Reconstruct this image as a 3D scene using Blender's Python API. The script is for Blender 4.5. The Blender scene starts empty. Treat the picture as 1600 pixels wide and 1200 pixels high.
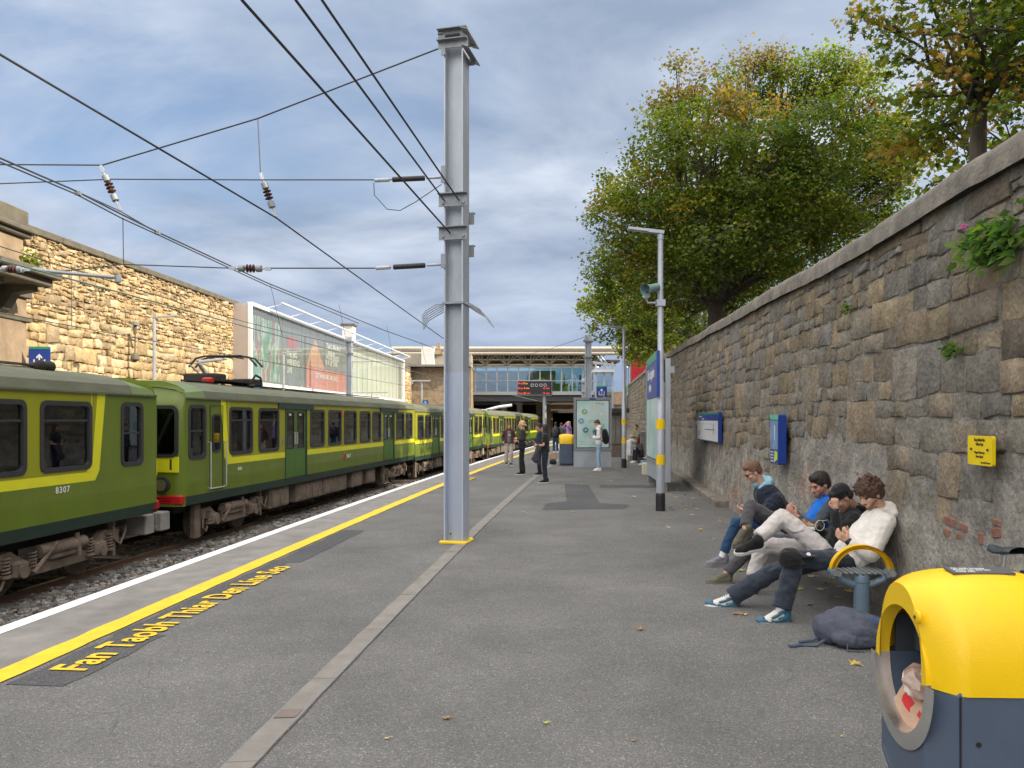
import bpy, bmesh, math, random
import numpy as np
from mathutils import Vector, Matrix, noise
C = bpy.context.scene.collection
R = math.radians
V = Vector
random.seed(7)

# ------------------------------------------------------------------ camera
cam = bpy.data.objects.new('camera', bpy.data.cameras.new('camera')); C.objects.link(cam)
cam.location = (0, 0, 1.75); cam.rotation_euler = (R(90), 0, 0)
cam.data.lens = 27; cam.data.sensor_width = 36; cam.data.shift_y = 55/1600
cam.data.clip_end = 3000; cam.data.clip_start = .05
bpy.context.scene.camera = cam
sc = bpy.context.scene
sc.view_settings.view_transform = 'Standard'; sc.view_settings.look = 'None'
sc.view_settings.exposure = 0.95; sc.view_settings.gamma = 1

# ------------------------------------------------------------------ sun and sky
SUN_AZ = R(-13)          # from +X axis, towards -Y (slightly behind the camera, to the right)
SUN_EL = R(30)
sd = V((math.cos(SUN_EL)*math.cos(SUN_AZ), math.cos(SUN_EL)*math.sin(SUN_AZ), math.sin(SUN_EL)))
sl = bpy.data.lights.new('sun', 'SUN'); sl.energy = 3.3; sl.angle = R(.6); sl.color = (1, .86, .66)
so = bpy.data.objects.new('sun', sl); C.objects.link(so)
so.rotation_euler = sd.to_track_quat('Z', 'Y').to_euler(); so.location = (30, -8, 30)

w = bpy.data.worlds.new('World'); sc.world = w; w.use_nodes = True
nt = w.node_tree; N = nt.nodes; L = nt.links; N.clear()
def nn(tree, t, **k):
    n = tree.nodes.new(t)
    for a, b in k.items():
        if a in n.inputs: n.inputs[a].default_value = b
        else: setattr(n, a, b)
    return n
out = nn(nt, 'ShaderNodeOutputWorld'); bg = nn(nt, 'ShaderNodeBackground'); bg.inputs[1].default_value = .1
sky = nn(nt, 'ShaderNodeTexSky', sky_type='NISHITA', sun_disc=False)
sky.sun_elevation = SUN_EL; sky.sun_rotation = math.pi/2 - SUN_AZ; sky.air_density = 1.0; sky.dust_density = .6; sky.ozone_density = 2.5
tc = nn(nt, 'ShaderNodeTexCoord')
sep = nn(nt, 'ShaderNodeSeparateXYZ'); L.new(tc.outputs['Generated'], sep.inputs[0])
def vmath(op, a, b=None):
    n = nn(nt, 'ShaderNodeMath', operation=op)
    for i, q in enumerate((a, b)):
        if q is None: continue
        if isinstance(q, (int, float)): n.inputs[i].default_value = q
        else: L.new(q, n.inputs[i])
    return n.outputs[0]
# project the view direction on a cloud plane so that clouds flatten towards the horizon
zz = vmath('ADD', vmath('MAXIMUM', sep.outputs[2], 0.0), .16)
cx = vmath('DIVIDE', sep.outputs[0], zz); cy = vmath('DIVIDE', sep.outputs[1], zz)
cmb = nn(nt, 'ShaderNodeCombineXYZ'); L.new(cx, cmb.inputs[0]); L.new(cy, cmb.inputs[1])
mp = nn(nt, 'ShaderNodeMapping'); mp.inputs['Rotation'].default_value = (0, 0, R(20)); mp.inputs['Scale'].default_value = (.8, .95, 1); mp.inputs['Location'].default_value = (3.1, 1.4, 0)
L.new(cmb.outputs[0], mp.inputs[0])
n1 = nn(nt, 'ShaderNodeTexNoise', Scale=1.3, Detail=9, Roughness=.58, Distortion=.35); L.new(mp.outputs[0], n1.inputs[0])
n2 = nn(nt, 'ShaderNodeTexNoise', Scale=.55, Detail=4, Roughness=.5); L.new(mp.outputs[0], n2.inputs[0])
dens = vmath('ADD', vmath('MULTIPLY', n1.outputs[0], .6), vmath('MULTIPLY', n2.outputs[0], .5))
cov = nn(nt, 'ShaderNodeMapRange', interpolation_type='SMOOTHSTEP'); L.new(dens, cov.inputs[0])
cov.inputs[1].default_value = .32; cov.inputs[2].default_value = .56
# cloud colour: grey-blue bellies to pale tops
n3 = nn(nt, 'ShaderNodeTexNoise', Scale=1.7, Detail=8, Roughness=.56, Distortion=.3); L.new(mp.outputs[0], n3.inputs[0])
cr = nn(nt, 'ShaderNodeValToRGB'); L.new(n3.outputs[0], cr.inputs[0])
cr.color_ramp.elements[0].position = .36; cr.color_ramp.elements[0].color = (1.75, 2.2, 3.0, 1)
cr.color_ramp.elements[1].position = .68; cr.color_ramp.elements[1].color = (3.9, 4.3, 5.0, 1)
mx = nn(nt, 'ShaderNodeMix', data_type='RGBA')
# thin blue gaps (nishita, a little toned by high haze)
bl = nn(nt, 'ShaderNodeMix', data_type='RGBA'); bl.inputs[0].default_value = .55
L.new(sky.outputs[0], bl.inputs[6]); bl.inputs[7].default_value = (1.6, 2.15, 3.1, 1)
L.new(cov.outputs[0], mx.inputs[0]); L.new(bl.outputs[2], mx.inputs[6]); L.new(cr.outputs[0], mx.inputs[7])
# fill light added: sky brightened out of view, overhead and behind the camera
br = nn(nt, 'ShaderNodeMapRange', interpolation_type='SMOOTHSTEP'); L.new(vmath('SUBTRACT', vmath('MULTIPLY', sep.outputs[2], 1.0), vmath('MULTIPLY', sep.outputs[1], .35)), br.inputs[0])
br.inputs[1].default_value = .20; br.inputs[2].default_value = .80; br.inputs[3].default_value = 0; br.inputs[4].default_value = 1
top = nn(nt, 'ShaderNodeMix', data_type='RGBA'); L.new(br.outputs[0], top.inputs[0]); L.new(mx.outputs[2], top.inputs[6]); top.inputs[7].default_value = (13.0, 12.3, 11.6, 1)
hz = nn(nt, 'ShaderNodeMapRange', interpolation_type='SMOOTHSTEP'); L.new(sep.outputs[2], hz.inputs[0]); hz.inputs[1].default_value = .02; hz.inputs[2].default_value = .26; hz.inputs[3].default_value = .62; hz.inputs[4].default_value = 0
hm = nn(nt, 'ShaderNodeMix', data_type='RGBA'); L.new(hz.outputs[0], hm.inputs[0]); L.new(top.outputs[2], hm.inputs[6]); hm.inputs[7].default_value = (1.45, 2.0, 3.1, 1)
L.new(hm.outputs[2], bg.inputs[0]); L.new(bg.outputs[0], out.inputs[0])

# ------------------------------------------------------------------ placing helpers
def at(px, py, Y):                       # photo pixel + distance -> world point
    return V(((px-800)/1200*Y, Y, 1.75+(655-py)/1200*Y))
def e(Y):                                # plan line of the platform edge
    return -4.76+.0826*Y+.0009*Y*Y if Y < 40 else -.016+.1546*(Y-40)
def P(s, Y, z=0.):                       # s metres to the right of the edge
    d = .0826+.0018*min(Y, 40); l = math.hypot(1, d)
    return V((e(Y)+s/l, Y-s*d/l, z))
def ang(Y): return -math.atan(.0826+.0018*min(Y, 40))
def wx(Y):                               # plan line of the stone wall on the right
    return (e(Y)+7.62) if Y < 17 else (e(17)+7.62)+.112*(Y-17)
WM = {}
def tag(o, label=None, cat=None, group=None, kind=None):
    if label: o['label'] = label
    if cat: o['category'] = cat
    if group: o['group'] = group
    if kind: o['kind'] = kind
    return o
def thing(name, label, cat, loc=(0, 0, 0), rz=0, group=None):
    o = bpy.data.objects.new(name, None); C.objects.link(o); o.empty_display_size = .1
    o.location = loc; o.rotation_euler = (0, 0, rz)
    WM[o] = Matrix.Translation(loc) @ Matrix.Rotation(rz, 4, 'Z')
    return tag(o, label, cat, group)
def root_of(o):
    while o.parent: o = o.parent
    return o
def kids(o): return [c for c in bpy.data.objects if c.parent == o]
def copy_tree(o, parent=None):
    c = o.copy(); C.objects.link(c)
    if parent: c.parent = parent
    for ch in KIDS.get(o, []): 
        cc = copy_tree(ch, c); KIDS.setdefault(c, []).append(cc)
    return c
KIDS = {}
def adopt(o, parent):
    o.parent = parent; KIDS.setdefault(parent, []).append(o)
    return o

class MB:
    def __init__(s): s.v = []; s.f = []; s.m = []; s.c = []
    def add(s, vs, fs, m=0, col=None):
        b = len(s.v); s.v += [V(q) for q in vs]
        for f in fs: s.f.append([b+i for i in f]); s.m.append(m); s.c.append(col)
        return s
    def box(s, c, sz, rz=0, m=0, M=None, bev=0):
        x, y, z = sz[0]/2, sz[1]/2, sz[2]/2
        T = Matrix.Translation(c) @ (M if M is not None else Matrix.Rotation(rz, 4, 'Z'))
        if bev:
            b = min(bev, x*.9, y*.9, z*.9); vs = []
            ring = lambda x, y: [(-x+b, -y), (x-b, -y), (x, -y+b), (x, y-b), (x-b, y), (-x+b, y), (-x, y-b), (-x, -y+b)]
            for (zz_, ix) in ((-z, b), (-z+b, 0), (z-b, 0), (z, b)):
                vs += [T @ V((p[0], p[1], zz_)) for p in ring(x-ix, y-ix)]
            fs = [list(range(7, -1, -1)), list(range(24, 32))]
            for k in range(3):
                for i in range(8):
                    j = (i+1) % 8; fs.append([k*8+i, k*8+j, k*8+8+j, k*8+8+i])
            return s.add(vs, fs, m)
        vs = [T @ V((a*x, b_*y, c_*z)) for c_ in (-1, 1) for b_ in (-1, 1) for a in (-1, 1)]
        return s.add(vs, [(0, 2, 3, 1), (4, 5, 7, 6), (0, 1, 5, 4), (2, 6, 7, 3), (0, 4, 6, 2), (1, 3, 7, 5)], m)
    def bb(s, a, b, m=0, bev=0):
        return s.box([(a[i]+b[i])/2 for i in range(3)], [abs(b[i]-a[i]) for i in range(3)], m=m, bev=bev)
    def bar(s, p, q, w_, h, m=0, up=(0, 0, 1)):
        p, q = V(p), V(q); d = (q-p); l = d.length; d.normalize(); r_ = d.cross(V(up))
        if r_.length < 1e-4: r_ = d.cross(V((1, 0, 0)))
        r_.normalize(); u = r_.cross(d)
        vs = [pt+r_*a*w_/2+u*b*h/2 for pt in (p, q) for a, b in ((-1, -1), (1, -1), (1, 1), (-1, 1))]
        return s.add(vs, [(0, 1, 2, 3), (7, 6, 5, 4), (0, 4, 5, 1), (1, 5, 6, 2), (2, 6, 7, 3), (3, 7, 4, 0)], m)
    def tube(s, pts, r, n=8, m=0, cap=True):
        pts = [V(p) for p in pts]; k = len(pts)
        rs = r if isinstance(r, (list, tuple)) else [r]*k
        b = len(s.v); prev = None
        for i, p in enumerate(pts):
            d = (pts[min(i+1, k-1)]-pts[max(i-1, 0)]).normalized()
            if prev is None:
                a = d.cross(V((0, 0, 1)))
                if a.length < 1e-3: a = d.cross(V((1, 0, 0)))
            else: a = prev - d*prev.dot(d)
            a.normalize(); prev = a; c = d.cross(a)
            for j in range(n):
                t = 2*math.pi*j/n; s.v.append(p+(a*math.cos(t)+c*math.sin(t))*rs[i])
        for i in range(k-1):
            for j in range(n):
                j2 = (j+1) % n; s.f.append([b+i*n+j, b+i*n+j2, b+(i+1)*n+j2, b+(i+1)*n+j]); s.m.append(m); s.c.append(None)
        if cap:
            s.f.append([b+j for j in range(n-1, -1, -1)]); s.m.append(m); s.c.append(None)
            s.f.append([b+(k-1)*n+j for j in range(n)]); s.m.append(m); s.c.append(None)
        return s
    def cyl(s, p, q, r, n=16, m=0, r2=None): return s.tube([p, q], [r, r if r2 is None else r2], n, m)
    def lathe(s, c, prof, n=24, m=0, M=None, arc=None):
        M = M if M is not None else Matrix.Identity(4); b = len(s.v); T = Matrix.Translation(c) @ M
        for (r_, z) in prof:
            for j in range(n):
                t = 2*math.pi*j/n; s.v.append(T @ V((r_*math.cos(t), r_*math.sin(t), z)))
        for i in range(len(prof)-1):
            for j in range(n):
                j2 = (j+1) % n; s.f.append([b+i*n+j, b+i*n+j2, b+(i+1)*n+j2, b+(i+1)*n+j]); s.m.append(m); s.c.append(None)
        s.f.append([b+j for j in range(n-1, -1, -1)]); s.m.append(m); s.c.append(None)
        s.f.append([b+(len(prof)-1)*n+j for j in range(n)]); s.m.append(m); s.c.append(None)
        return s
    def prism(s, poly, h, T=None, m=0, z0=0):       # polygon in local xy extruded along local z
        T = T if T is not None else Matrix.Identity(4); n = len(poly)
        vs = [T @ V((p[0], p[1], z0)) for p in poly]+[T @ V((p[0], p[1], z0+h)) for p in poly]
        fs = [list(range(n-1, -1, -1)), list(range(n, 2*n))]+[[i, (i+1) % n, n+(i+1) % n, n+i] for i in range(n)]
        return s.add(vs, fs, m)
    def ring(s, outer, inner, h, T=None, m=0, z0=0):  # frame between two outlines with the same count
        T = T if T is not None else Matrix.Identity(4); n = len(outer)
        vs = [T @ V((p[0], p[1], z)) for z in (z0, z0+h) for lp in (outer, inner) for p in lp]
        fs = []
        for i in range(n):
            j = (i+1) % n
            fs += [[2*n+i, 2*n+j, 3*n+j, 3*n+i], [j, i, n+i, n+j], [i, j, 2*n+j, 2*n+i], [n+j, n+i, 3*n+i, 3*n+j]]
        return s.add(vs, fs, m)
    def ball(s, c, r, n=12, k=8, m=0, M=None):
        r = r if isinstance(r, (tuple, list)) else (r, r, r)
        M = M if M is not None else Matrix.Identity(3)
        b = len(s.v); c = V(c); s.v.append(c+M @ V((0, 0, r[2])))
        for i in range(1, k):
            ph = math.pi*i/k
            for j in range(n):
                t = 2*math.pi*j/n; s.v.append(c+M @ V((r[0]*math.sin(ph)*math.cos(t), r[1]*math.sin(ph)*math.sin(t), r[2]*math.cos(ph))))
        s.v.append(c+M @ V((0, 0, -r[2]))); e_ = len(s.v)-1
        def F(f): s.f.append(f); s.m.append(m); s.c.append(None)
        for j in range(n):
            j2 = (j+1) % n
            F([b, b+1+j, b+1+j2]); F([e_, b+1+(k-2)*n+j2, b+1+(k-2)*n+j])
            for i in range(k-2): F([b+1+i*n+j, b+1+(i+1)*n+j, b+1+(i+1)*n+j2, b+1+i*n+j2])
        return s
    def cap(s, p, q, r, r2=None, n=10, m=0):        # rounded, tapered limb
        p, q = V(p), V(q); r2 = r if r2 is None else r2; d = q-p; l = max(d.length, 1e-5); d = d/l
        pts = []; rs = []
        for t in (-.995, -.8, -.45, 0): pts.append(p+d*r*t); rs.append(r*math.sqrt(max(1-t*t, .001)))
        for t in (0, .45, .8, .995): pts.append(q+d*r2*t); rs.append(r2*math.sqrt(max(1-t*t, .001)))
        return s.tube(pts, rs, n, m)
    def mesh(s, name, mats, smooth=False, inv=None):
        me = bpy.data.meshes.new(name)
        vs = [inv @ p for p in s.v] if inv is not None else s.v
        me.from_pydata([tuple(p) for p in vs], [], s.f)
        mats = mats if isinstance(mats, (list, tuple)) else [mats]
        for q in mats: me.materials.append(q)
        if len(mats) > 1: me.polygons.foreach_set('material_index', s.m)
        if any(c is not None for c in s.c):
            at_ = me.color_attributes.new('Col', 'FLOAT_COLOR', 'CORNER'); arr = []
            for f, c in zip(s.f, s.c): arr += (list(c or (.5, .5, .5))[:3]+[1])*len(f)
            at_.data.foreach_set('color', arr)
        if smooth: me.polygons.foreach_set('use_smooth', [True]*len(s.f))
        if smooth == 'auto':
            me.polygons.foreach_set('use_smooth', [True]*len(s.f)); me.set_sharp_from_angle(angle=R(38))
        me.update()
        return me
    def build(s, name, mats, parent=None, smooth=False, local=False):
        inv = None
        if parent is not None and not local:
            inv = WM[root_of(parent)].inverted()
        me = s.mesh(name, mats, smooth, inv)
        o = bpy.data.objects.new(name, me); C.objects.link(o)
        if parent is not None: adopt(o, parent)
        return o
def islands(mb, name, mats, parent, **k):
    par = list(range(len(mb.v)))
    def find(a):
        while par[a] != a: par[a] = par[par[a]]; a = par[a]
        return a
    for f in mb.f:
        for q in f[1:]: par[find(q)] = find(f[0])
    groups = {}
    for i, f in enumerate(mb.f): groups.setdefault(find(f[0]), []).append(i)
    out = []
    for fs in groups.values():
        m2 = MB(); idx = {}
        for i in fs:
            for q in mb.f[i]:
                if q not in idx: idx[q] = len(m2.v); m2.v.append(mb.v[q])
            m2.f.append([idx[q] for q in mb.f[i]]); m2.m.append(mb.m[i]); m2.c.append(mb.c[i])
        out.append(m2.build(name, mats, parent, **k))
    return out
def rrect(w_, h, r, k=4, cx=0, cy=0):
    pts = []
    for (sx, sy, a0) in ((1, 1, 0), (-1, 1, 90), (-1, -1, 180), (1, -1, 270)):
        for i in range(k+1):
            a = R(a0+90*i/k); pts.append((cx+sx*(w_/2-r)+r*math.cos(a), cy+sy*(h/2-r)+r*math.sin(a)))
    return pts
def frameM(o, x, y, z):
    return Matrix(((x[0], y[0], z[0], o[0]), (x[1], y[1], z[1], o[1]), (x[2], y[2], z[2], o[2]), (0, 0, 0, 1)))

def text(name, body, size, org, xd, yd, mat, parent=None, bold=0., sx=1., ext=.001, align='LEFT', local=False, sp=1.):
    cu = bpy.data.curves.new(name, 'FONT'); cu.body = body; cu.size = size; cu.extrude = ext; cu.offset = bold; cu.align_x = align; cu.space_character = sp; cu.resolution_u = 3
    o = bpy.data.objects.new(name, cu); C.objects.link(o)
    dg = bpy.context.evaluated_depsgraph_get(); me = bpy.data.meshes.new_from_object(o.evaluated_get(dg))
    bpy.data.objects.remove(o); bpy.data.curves.remove(cu)
    xd = V(xd).normalized(); yd = V(yd).normalized(); zd = xd.cross(yd)
    M = frameM(org, xd, yd, zd) @ Matrix.Diagonal((sx, 1, 1, 1))
    if parent is not None and not local: M = WM[root_of(parent)].inverted() @ M
    me.transform(M); me.materials.clear(); me.materials.append(mat); me.name = name
    o = bpy.data.objects.new(name, me); C.objects.link(o)
    if parent is not None: adopt(o, parent)
    return o

# ------------------------------------------------------------------ materials
def mat(name, col, rough=.6, metal=0, var=.12, scale=6., bump=0., bscale=40., dirt=0., dcol=(.05, .045, .04), spec=.5, attr=False, stretch=(1, 1, 1), coat=0, detail=5):
    m = bpy.data.materials.new(name); m.use_nodes = True; t = m.node_tree; b = t.nodes['Principled BSDF']
    b.inputs['Roughness'].default_value = rough; b.inputs['Metallic'].default_value = metal; b.inputs['Specular IOR Level'].default_value = spec
    b.inputs['Coat Weight'].default_value = coat
    g = nn(t, 'ShaderNodeNewGeometry') if False else nn(t, 'ShaderNodeTexCoord')
    mp = nn(t, 'ShaderNodeMapping'); mp.inputs['Scale'].default_value = stretch; t.links.new(g.outputs['Object'], mp.inputs[0])
    n = nn(t, 'ShaderNodeTexNoise', Scale=scale, Detail=detail, Roughness=.6); t.links.new(mp.outputs[0], n.inputs[0])
    mr = nn(t, 'ShaderNodeMapRange'); t.links.new(n.outputs[0], mr.inputs[0])
    mr.inputs[1].default_value = .25; mr.inputs[2].default_value = .75; mr.inputs[3].default_value = 1-var; mr.inputs[4].default_value = 1+var
    sc_ = nn(t, 'ShaderNodeVectorMath', operation='SCALE'); t.links.new(mr.outputs[0], sc_.inputs[3])
    if attr:
        a = nn(t, 'ShaderNodeAttribute', attribute_name='Col'); t.links.new(a.outputs[0], sc_.inputs[0])
    else: sc_.inputs[0].default_value = col[:3]
    last = sc_.outputs[0]
    if dirt:
        n2 = nn(t, 'ShaderNodeTexNoise', Scale=scale*.37, Detail=7, Roughness=.68); t.links.new(mp.outputs[0], n2.inputs[0])
        m2 = nn(t, 'ShaderNodeMapRange'); t.links.new(n2.outputs[0], m2.inputs[0]); m2.inputs[1].default_value = .48; m2.inputs[2].default_value = .72; m2.inputs[4].default_value = dirt
        mx = nn(t, 'ShaderNodeMix', data_type='RGBA'); t.links.new(m2.outputs[0], mx.inputs[0]); t.links.new(last, mx.inputs[6]); mx.inputs[7].default_value = (*dcol, 1)
        last = mx.outputs[2]
    t.links.new(last, b.inputs['Base Color'])
    if bump:
        nb = nn(t, 'ShaderNodeTexNoise', Scale=bscale, Detail=6, Roughness=.62); t.links.new(mp.outputs[0], nb.inputs[0])
        bp = nn(t, 'ShaderNodeBump', Strength=min(bump, 1), Distance=.02); t.links.new(nb.outputs[0], bp.inputs['Height']); t.links.new(bp.outputs[0], b.inputs['Normal'])
    return m
def s2l(r, g, b): return tuple(((c/255)/12.92 if c/255 <= .04045 else ((c/255+.055)/1.055)**2.4) for c in (r, g, b))
def asphalt_mat(name, lo, hi, aggr, big=.15):
    m = bpy.data.materials.new(name); m.use_nodes = True; t = m.node_tree; b = t.nodes['Principled BSDF']; b.inputs['Roughness'].default_value = .88; b.inputs['Specular IOR Level'].default_value = .3
    g = nn(t, 'ShaderNodeTexCoord')
    v1 = nn(t, 'ShaderNodeTexVoronoi', Scale=130.); t.links.new(g.outputs['Object'], v1.inputs[0])
    n1 = nn(t, 'ShaderNodeTexNoise', Scale=170., Detail=3); t.links.new(g.outputs['Object'], n1.inputs[0])
    n2 = nn(t, 'ShaderNodeTexNoise', Scale=.7, Detail=8, Roughness=.65); t.links.new(g.outputs['Object'], n2.inputs[0])
    sp = nn(t, 'ShaderNodeSeparateColor'); t.links.new(v1.outputs['Color'], sp.inputs[0])
    r1 = nn(t, 'ShaderNodeValToRGB'); t.links.new(sp.outputs[0], r1.inputs[0]); el = r1.color_ramp.elements
    el[0].position = 0; el[0].color = (*lo, 1); el[1].position = .8; el[1].color = (*hi, 1); x = el.new(.93); x.color = (*hi, 1); x = el.new(1.); x.color = (*aggr, 1)
    mr = nn(t, 'ShaderNodeMapRange'); t.links.new(n2.outputs[0], mr.inputs[0]); mr.inputs[1].default_value = .3; mr.inputs[2].default_value = .7; mr.inputs[3].default_value = 1-big; mr.inputs[4].default_value = 1+big
    mr2 = nn(t, 'ShaderNodeMapRange'); t.links.new(n1.outputs[0], mr2.inputs[0]); mr2.inputs[1].default_value = .3; mr2.inputs[2].default_value = .7; mr2.inputs[3].default_value = .7; mr2.inputs[4].default_value = 1.3
    mu = nn(t, 'ShaderNodeMath', operation='MULTIPLY'); t.links.new(mr.outputs[0], mu.inputs[0]); t.links.new(mr2.outputs[0], mu.inputs[1])
    sc_ = nn(t, 'ShaderNodeVectorMath', operation='SCALE'); t.links.new(r1.outputs[0], sc_.inputs[0]); t.links.new(mu.outputs[0], sc_.inputs[3])
    vg = nn(t, 'ShaderNodeTexVoronoi', Scale=2.6); t.links.new(g.outputs['Object'], vg.inputs[0]); sg_ = nn(t, 'ShaderNodeSeparateColor'); t.links.new(vg.outputs['Color'], sg_.inputs[0])
    thr = nn(t, 'ShaderNodeMapRange'); t.links.new(sg_.outputs[1], thr.inputs[0]); thr.inputs[1].default_value = .45; thr.inputs[2].default_value = 1.; thr.inputs[3].default_value = 0.; thr.inputs[4].default_value = .075
    gum = nn(t, 'ShaderNodeMath', operation='LESS_THAN'); t.links.new(vg.outputs['Distance'], gum.inputs[0]); t.links.new(thr.outputs[0], gum.inputs[1])
    wn = nn(t, 'ShaderNodeTexNoise', Scale=1.6, Detail=5); t.links.new(g.outputs['Object'], wn.inputs[0]); wv = nn(t, 'ShaderNodeVectorMath', operation='SCALE'); t.links.new(wn.outputs['Color'], wv.inputs[0]); wv.inputs[3].default_value = .7; wa = nn(t, 'ShaderNodeVectorMath', operation='ADD'); t.links.new(g.outputs['Object'], wa.inputs[0]); t.links.new(wv.outputs[0], wa.inputs[1])
    ve = nn(t, 'ShaderNodeTexVoronoi', Scale=.33, feature='DISTANCE_TO_EDGE'); t.links.new(wa.outputs[0], ve.inputs[0]); ck = nn(t, 'ShaderNodeMapRange'); t.links.new(ve.outputs['Distance'], ck.inputs[0]); ck.inputs[1].default_value = 0; ck.inputs[2].default_value = .0028; ck.inputs[3].default_value = 1; ck.inputs[4].default_value = 0
    cm_ = nn(t, 'ShaderNodeMapRange'); t.links.new(n2.outputs[0], cm_.inputs[0]); cm_.inputs[1].default_value = .5; cm_.inputs[2].default_value = .56; c2_ = nn(t, 'ShaderNodeMath', operation='MULTIPLY'); t.links.new(ck.outputs[0], c2_.inputs[0]); t.links.new(cm_.outputs[0], c2_.inputs[1])
    mxg = nn(t, 'ShaderNodeMath', operation='MAXIMUM'); t.links.new(gum.outputs[0], mxg.inputs[0]); t.links.new(c2_.outputs[0], mxg.inputs[1]); fg = nn(t, 'ShaderNodeMath', operation='MULTIPLY'); t.links.new(mxg.outputs[0], fg.inputs[0]); fg.inputs[1].default_value = .45
    ns = nn(t, 'ShaderNodeTexNoise', Scale=.28, Detail=9, Roughness=.72, Distortion=.6); t.links.new(g.outputs['Object'], ns.inputs[0]); st = nn(t, 'ShaderNodeMapRange'); t.links.new(ns.outputs[0], st.inputs[0]); st.inputs[1].default_value = .46; st.inputs[2].default_value = .66; st.inputs[4].default_value = .32
    m0 = nn(t, 'ShaderNodeMix', data_type='RGBA'); t.links.new(st.outputs[0], m0.inputs[0]); t.links.new(sc_.outputs[0], m0.inputs[6]); m0.inputs[7].default_value = (lo[0]*.7, lo[1]*.7, lo[2]*.7, 1)
    m1 = nn(t, 'ShaderNodeMix', data_type='RGBA'); t.links.new(fg.outputs[0], m1.inputs[0]); t.links.new(m0.outputs[2], m1.inputs[6]); m1.inputs[7].default_value = (.05, .05, .052, 1)
    t.links.new(m1.outputs[2], b.inputs['Base Color'])
    ad = nn(t, 'ShaderNodeMath', operation='ADD'); t.links.new(v1.outputs['Distance'], ad.inputs[0]); t.links.new(n1.outputs[0], ad.inputs[1])
    bp = nn(t, 'ShaderNodeBump', Strength=.55, Distance=.006); t.links.new(ad.outputs[0], bp.inputs['Height']); t.links.new(bp.outputs[0], b.inputs['Normal'])
    return m
def glass_mat(name, tint, refl=.08, thru=.6, rough=.02, frost=0):
    m = bpy.data.materials.new(name); m.use_nodes = True; t = m.node_tree; t.nodes.remove(t.nodes['Principled BSDF']); o = t.nodes['Material Output']
    tr = nn(t, 'ShaderNodeBsdfTransparent'); tr.inputs[0].default_value = (*tint, 1)
    gl = nn(t, 'ShaderNodeBsdfGlossy', Roughness=rough); gl.inputs[0].default_value = (.9, .95, 1, 1)
    fr = nn(t, 'ShaderNodeFresnel', IOR=1.5); ma = nn(t, 'ShaderNodeMath', operation='ADD', use_clamp=True); t.links.new(fr.outputs[0], ma.inputs[0]); ma.inputs[1].default_value = refl
    mx = nn(t, 'ShaderNodeMixShader'); t.links.new(ma.outputs[0], mx.inputs[0]); t.links.new(tr.outputs[0], mx.inputs[1]); t.links.new(gl.outputs[0], mx.inputs[2])
    last = mx.outputs[0]
    if frost:
        df = nn(t, 'ShaderNodeBsdfDiffuse'); df.inputs[0].default_value = (.72, .76, .73, 1); m3 = nn(t, 'ShaderNodeMixShader', Fac=frost); t.links.new(last, m3.inputs[1]); t.links.new(df.outputs[0], m3.inputs[2]); last = m3.outputs[0]
    t.links.new(last, o.inputs[0]); return m
def leaf_mat(name, trans=.45):
    m = bpy.data.materials.new(name); m.use_nodes = True; t = m.node_tree; b = t.nodes['Principled BSDF']; b.inputs['Roughness'].default_value = .5; b.inputs['Specular IOR Level'].default_value = .35
    a = nn(t, 'ShaderNodeAttribute', attribute_name='Col'); t.links.new(a.outputs[0], b.inputs['Base Color'])
    tr = nn(t, 'ShaderNodeBsdfTranslucent'); sc_ = nn(t, 'ShaderNodeVectorMath', operation='MULTIPLY'); sc_.inputs[1].default_value = (1.5, 1.6, .7); t.links.new(a.outputs[0], sc_.inputs[0]); t.links.new(sc_.outputs[0], tr.inputs[0])
    mx = nn(t, 'ShaderNodeMixShader', Fac=trans); t.links.new(b.outputs[0], mx.inputs[1]); t.links.new(tr.outputs[0], mx.inputs[2]); t.links.new(mx.outputs[0], t.nodes['Material Output'].inputs[0])
    return m
def emis(name, col, st):
    m = bpy.data.materials.new(name); m.use_nodes = True; b = m.node_tree.nodes['Principled BSDF']; b.inputs['Base Color'].default_value = (*col, 1); b.inputs['Emission Color'].default_value = (*col, 1); b.inputs['Emission Strength'].default_value = st; return m

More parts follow.
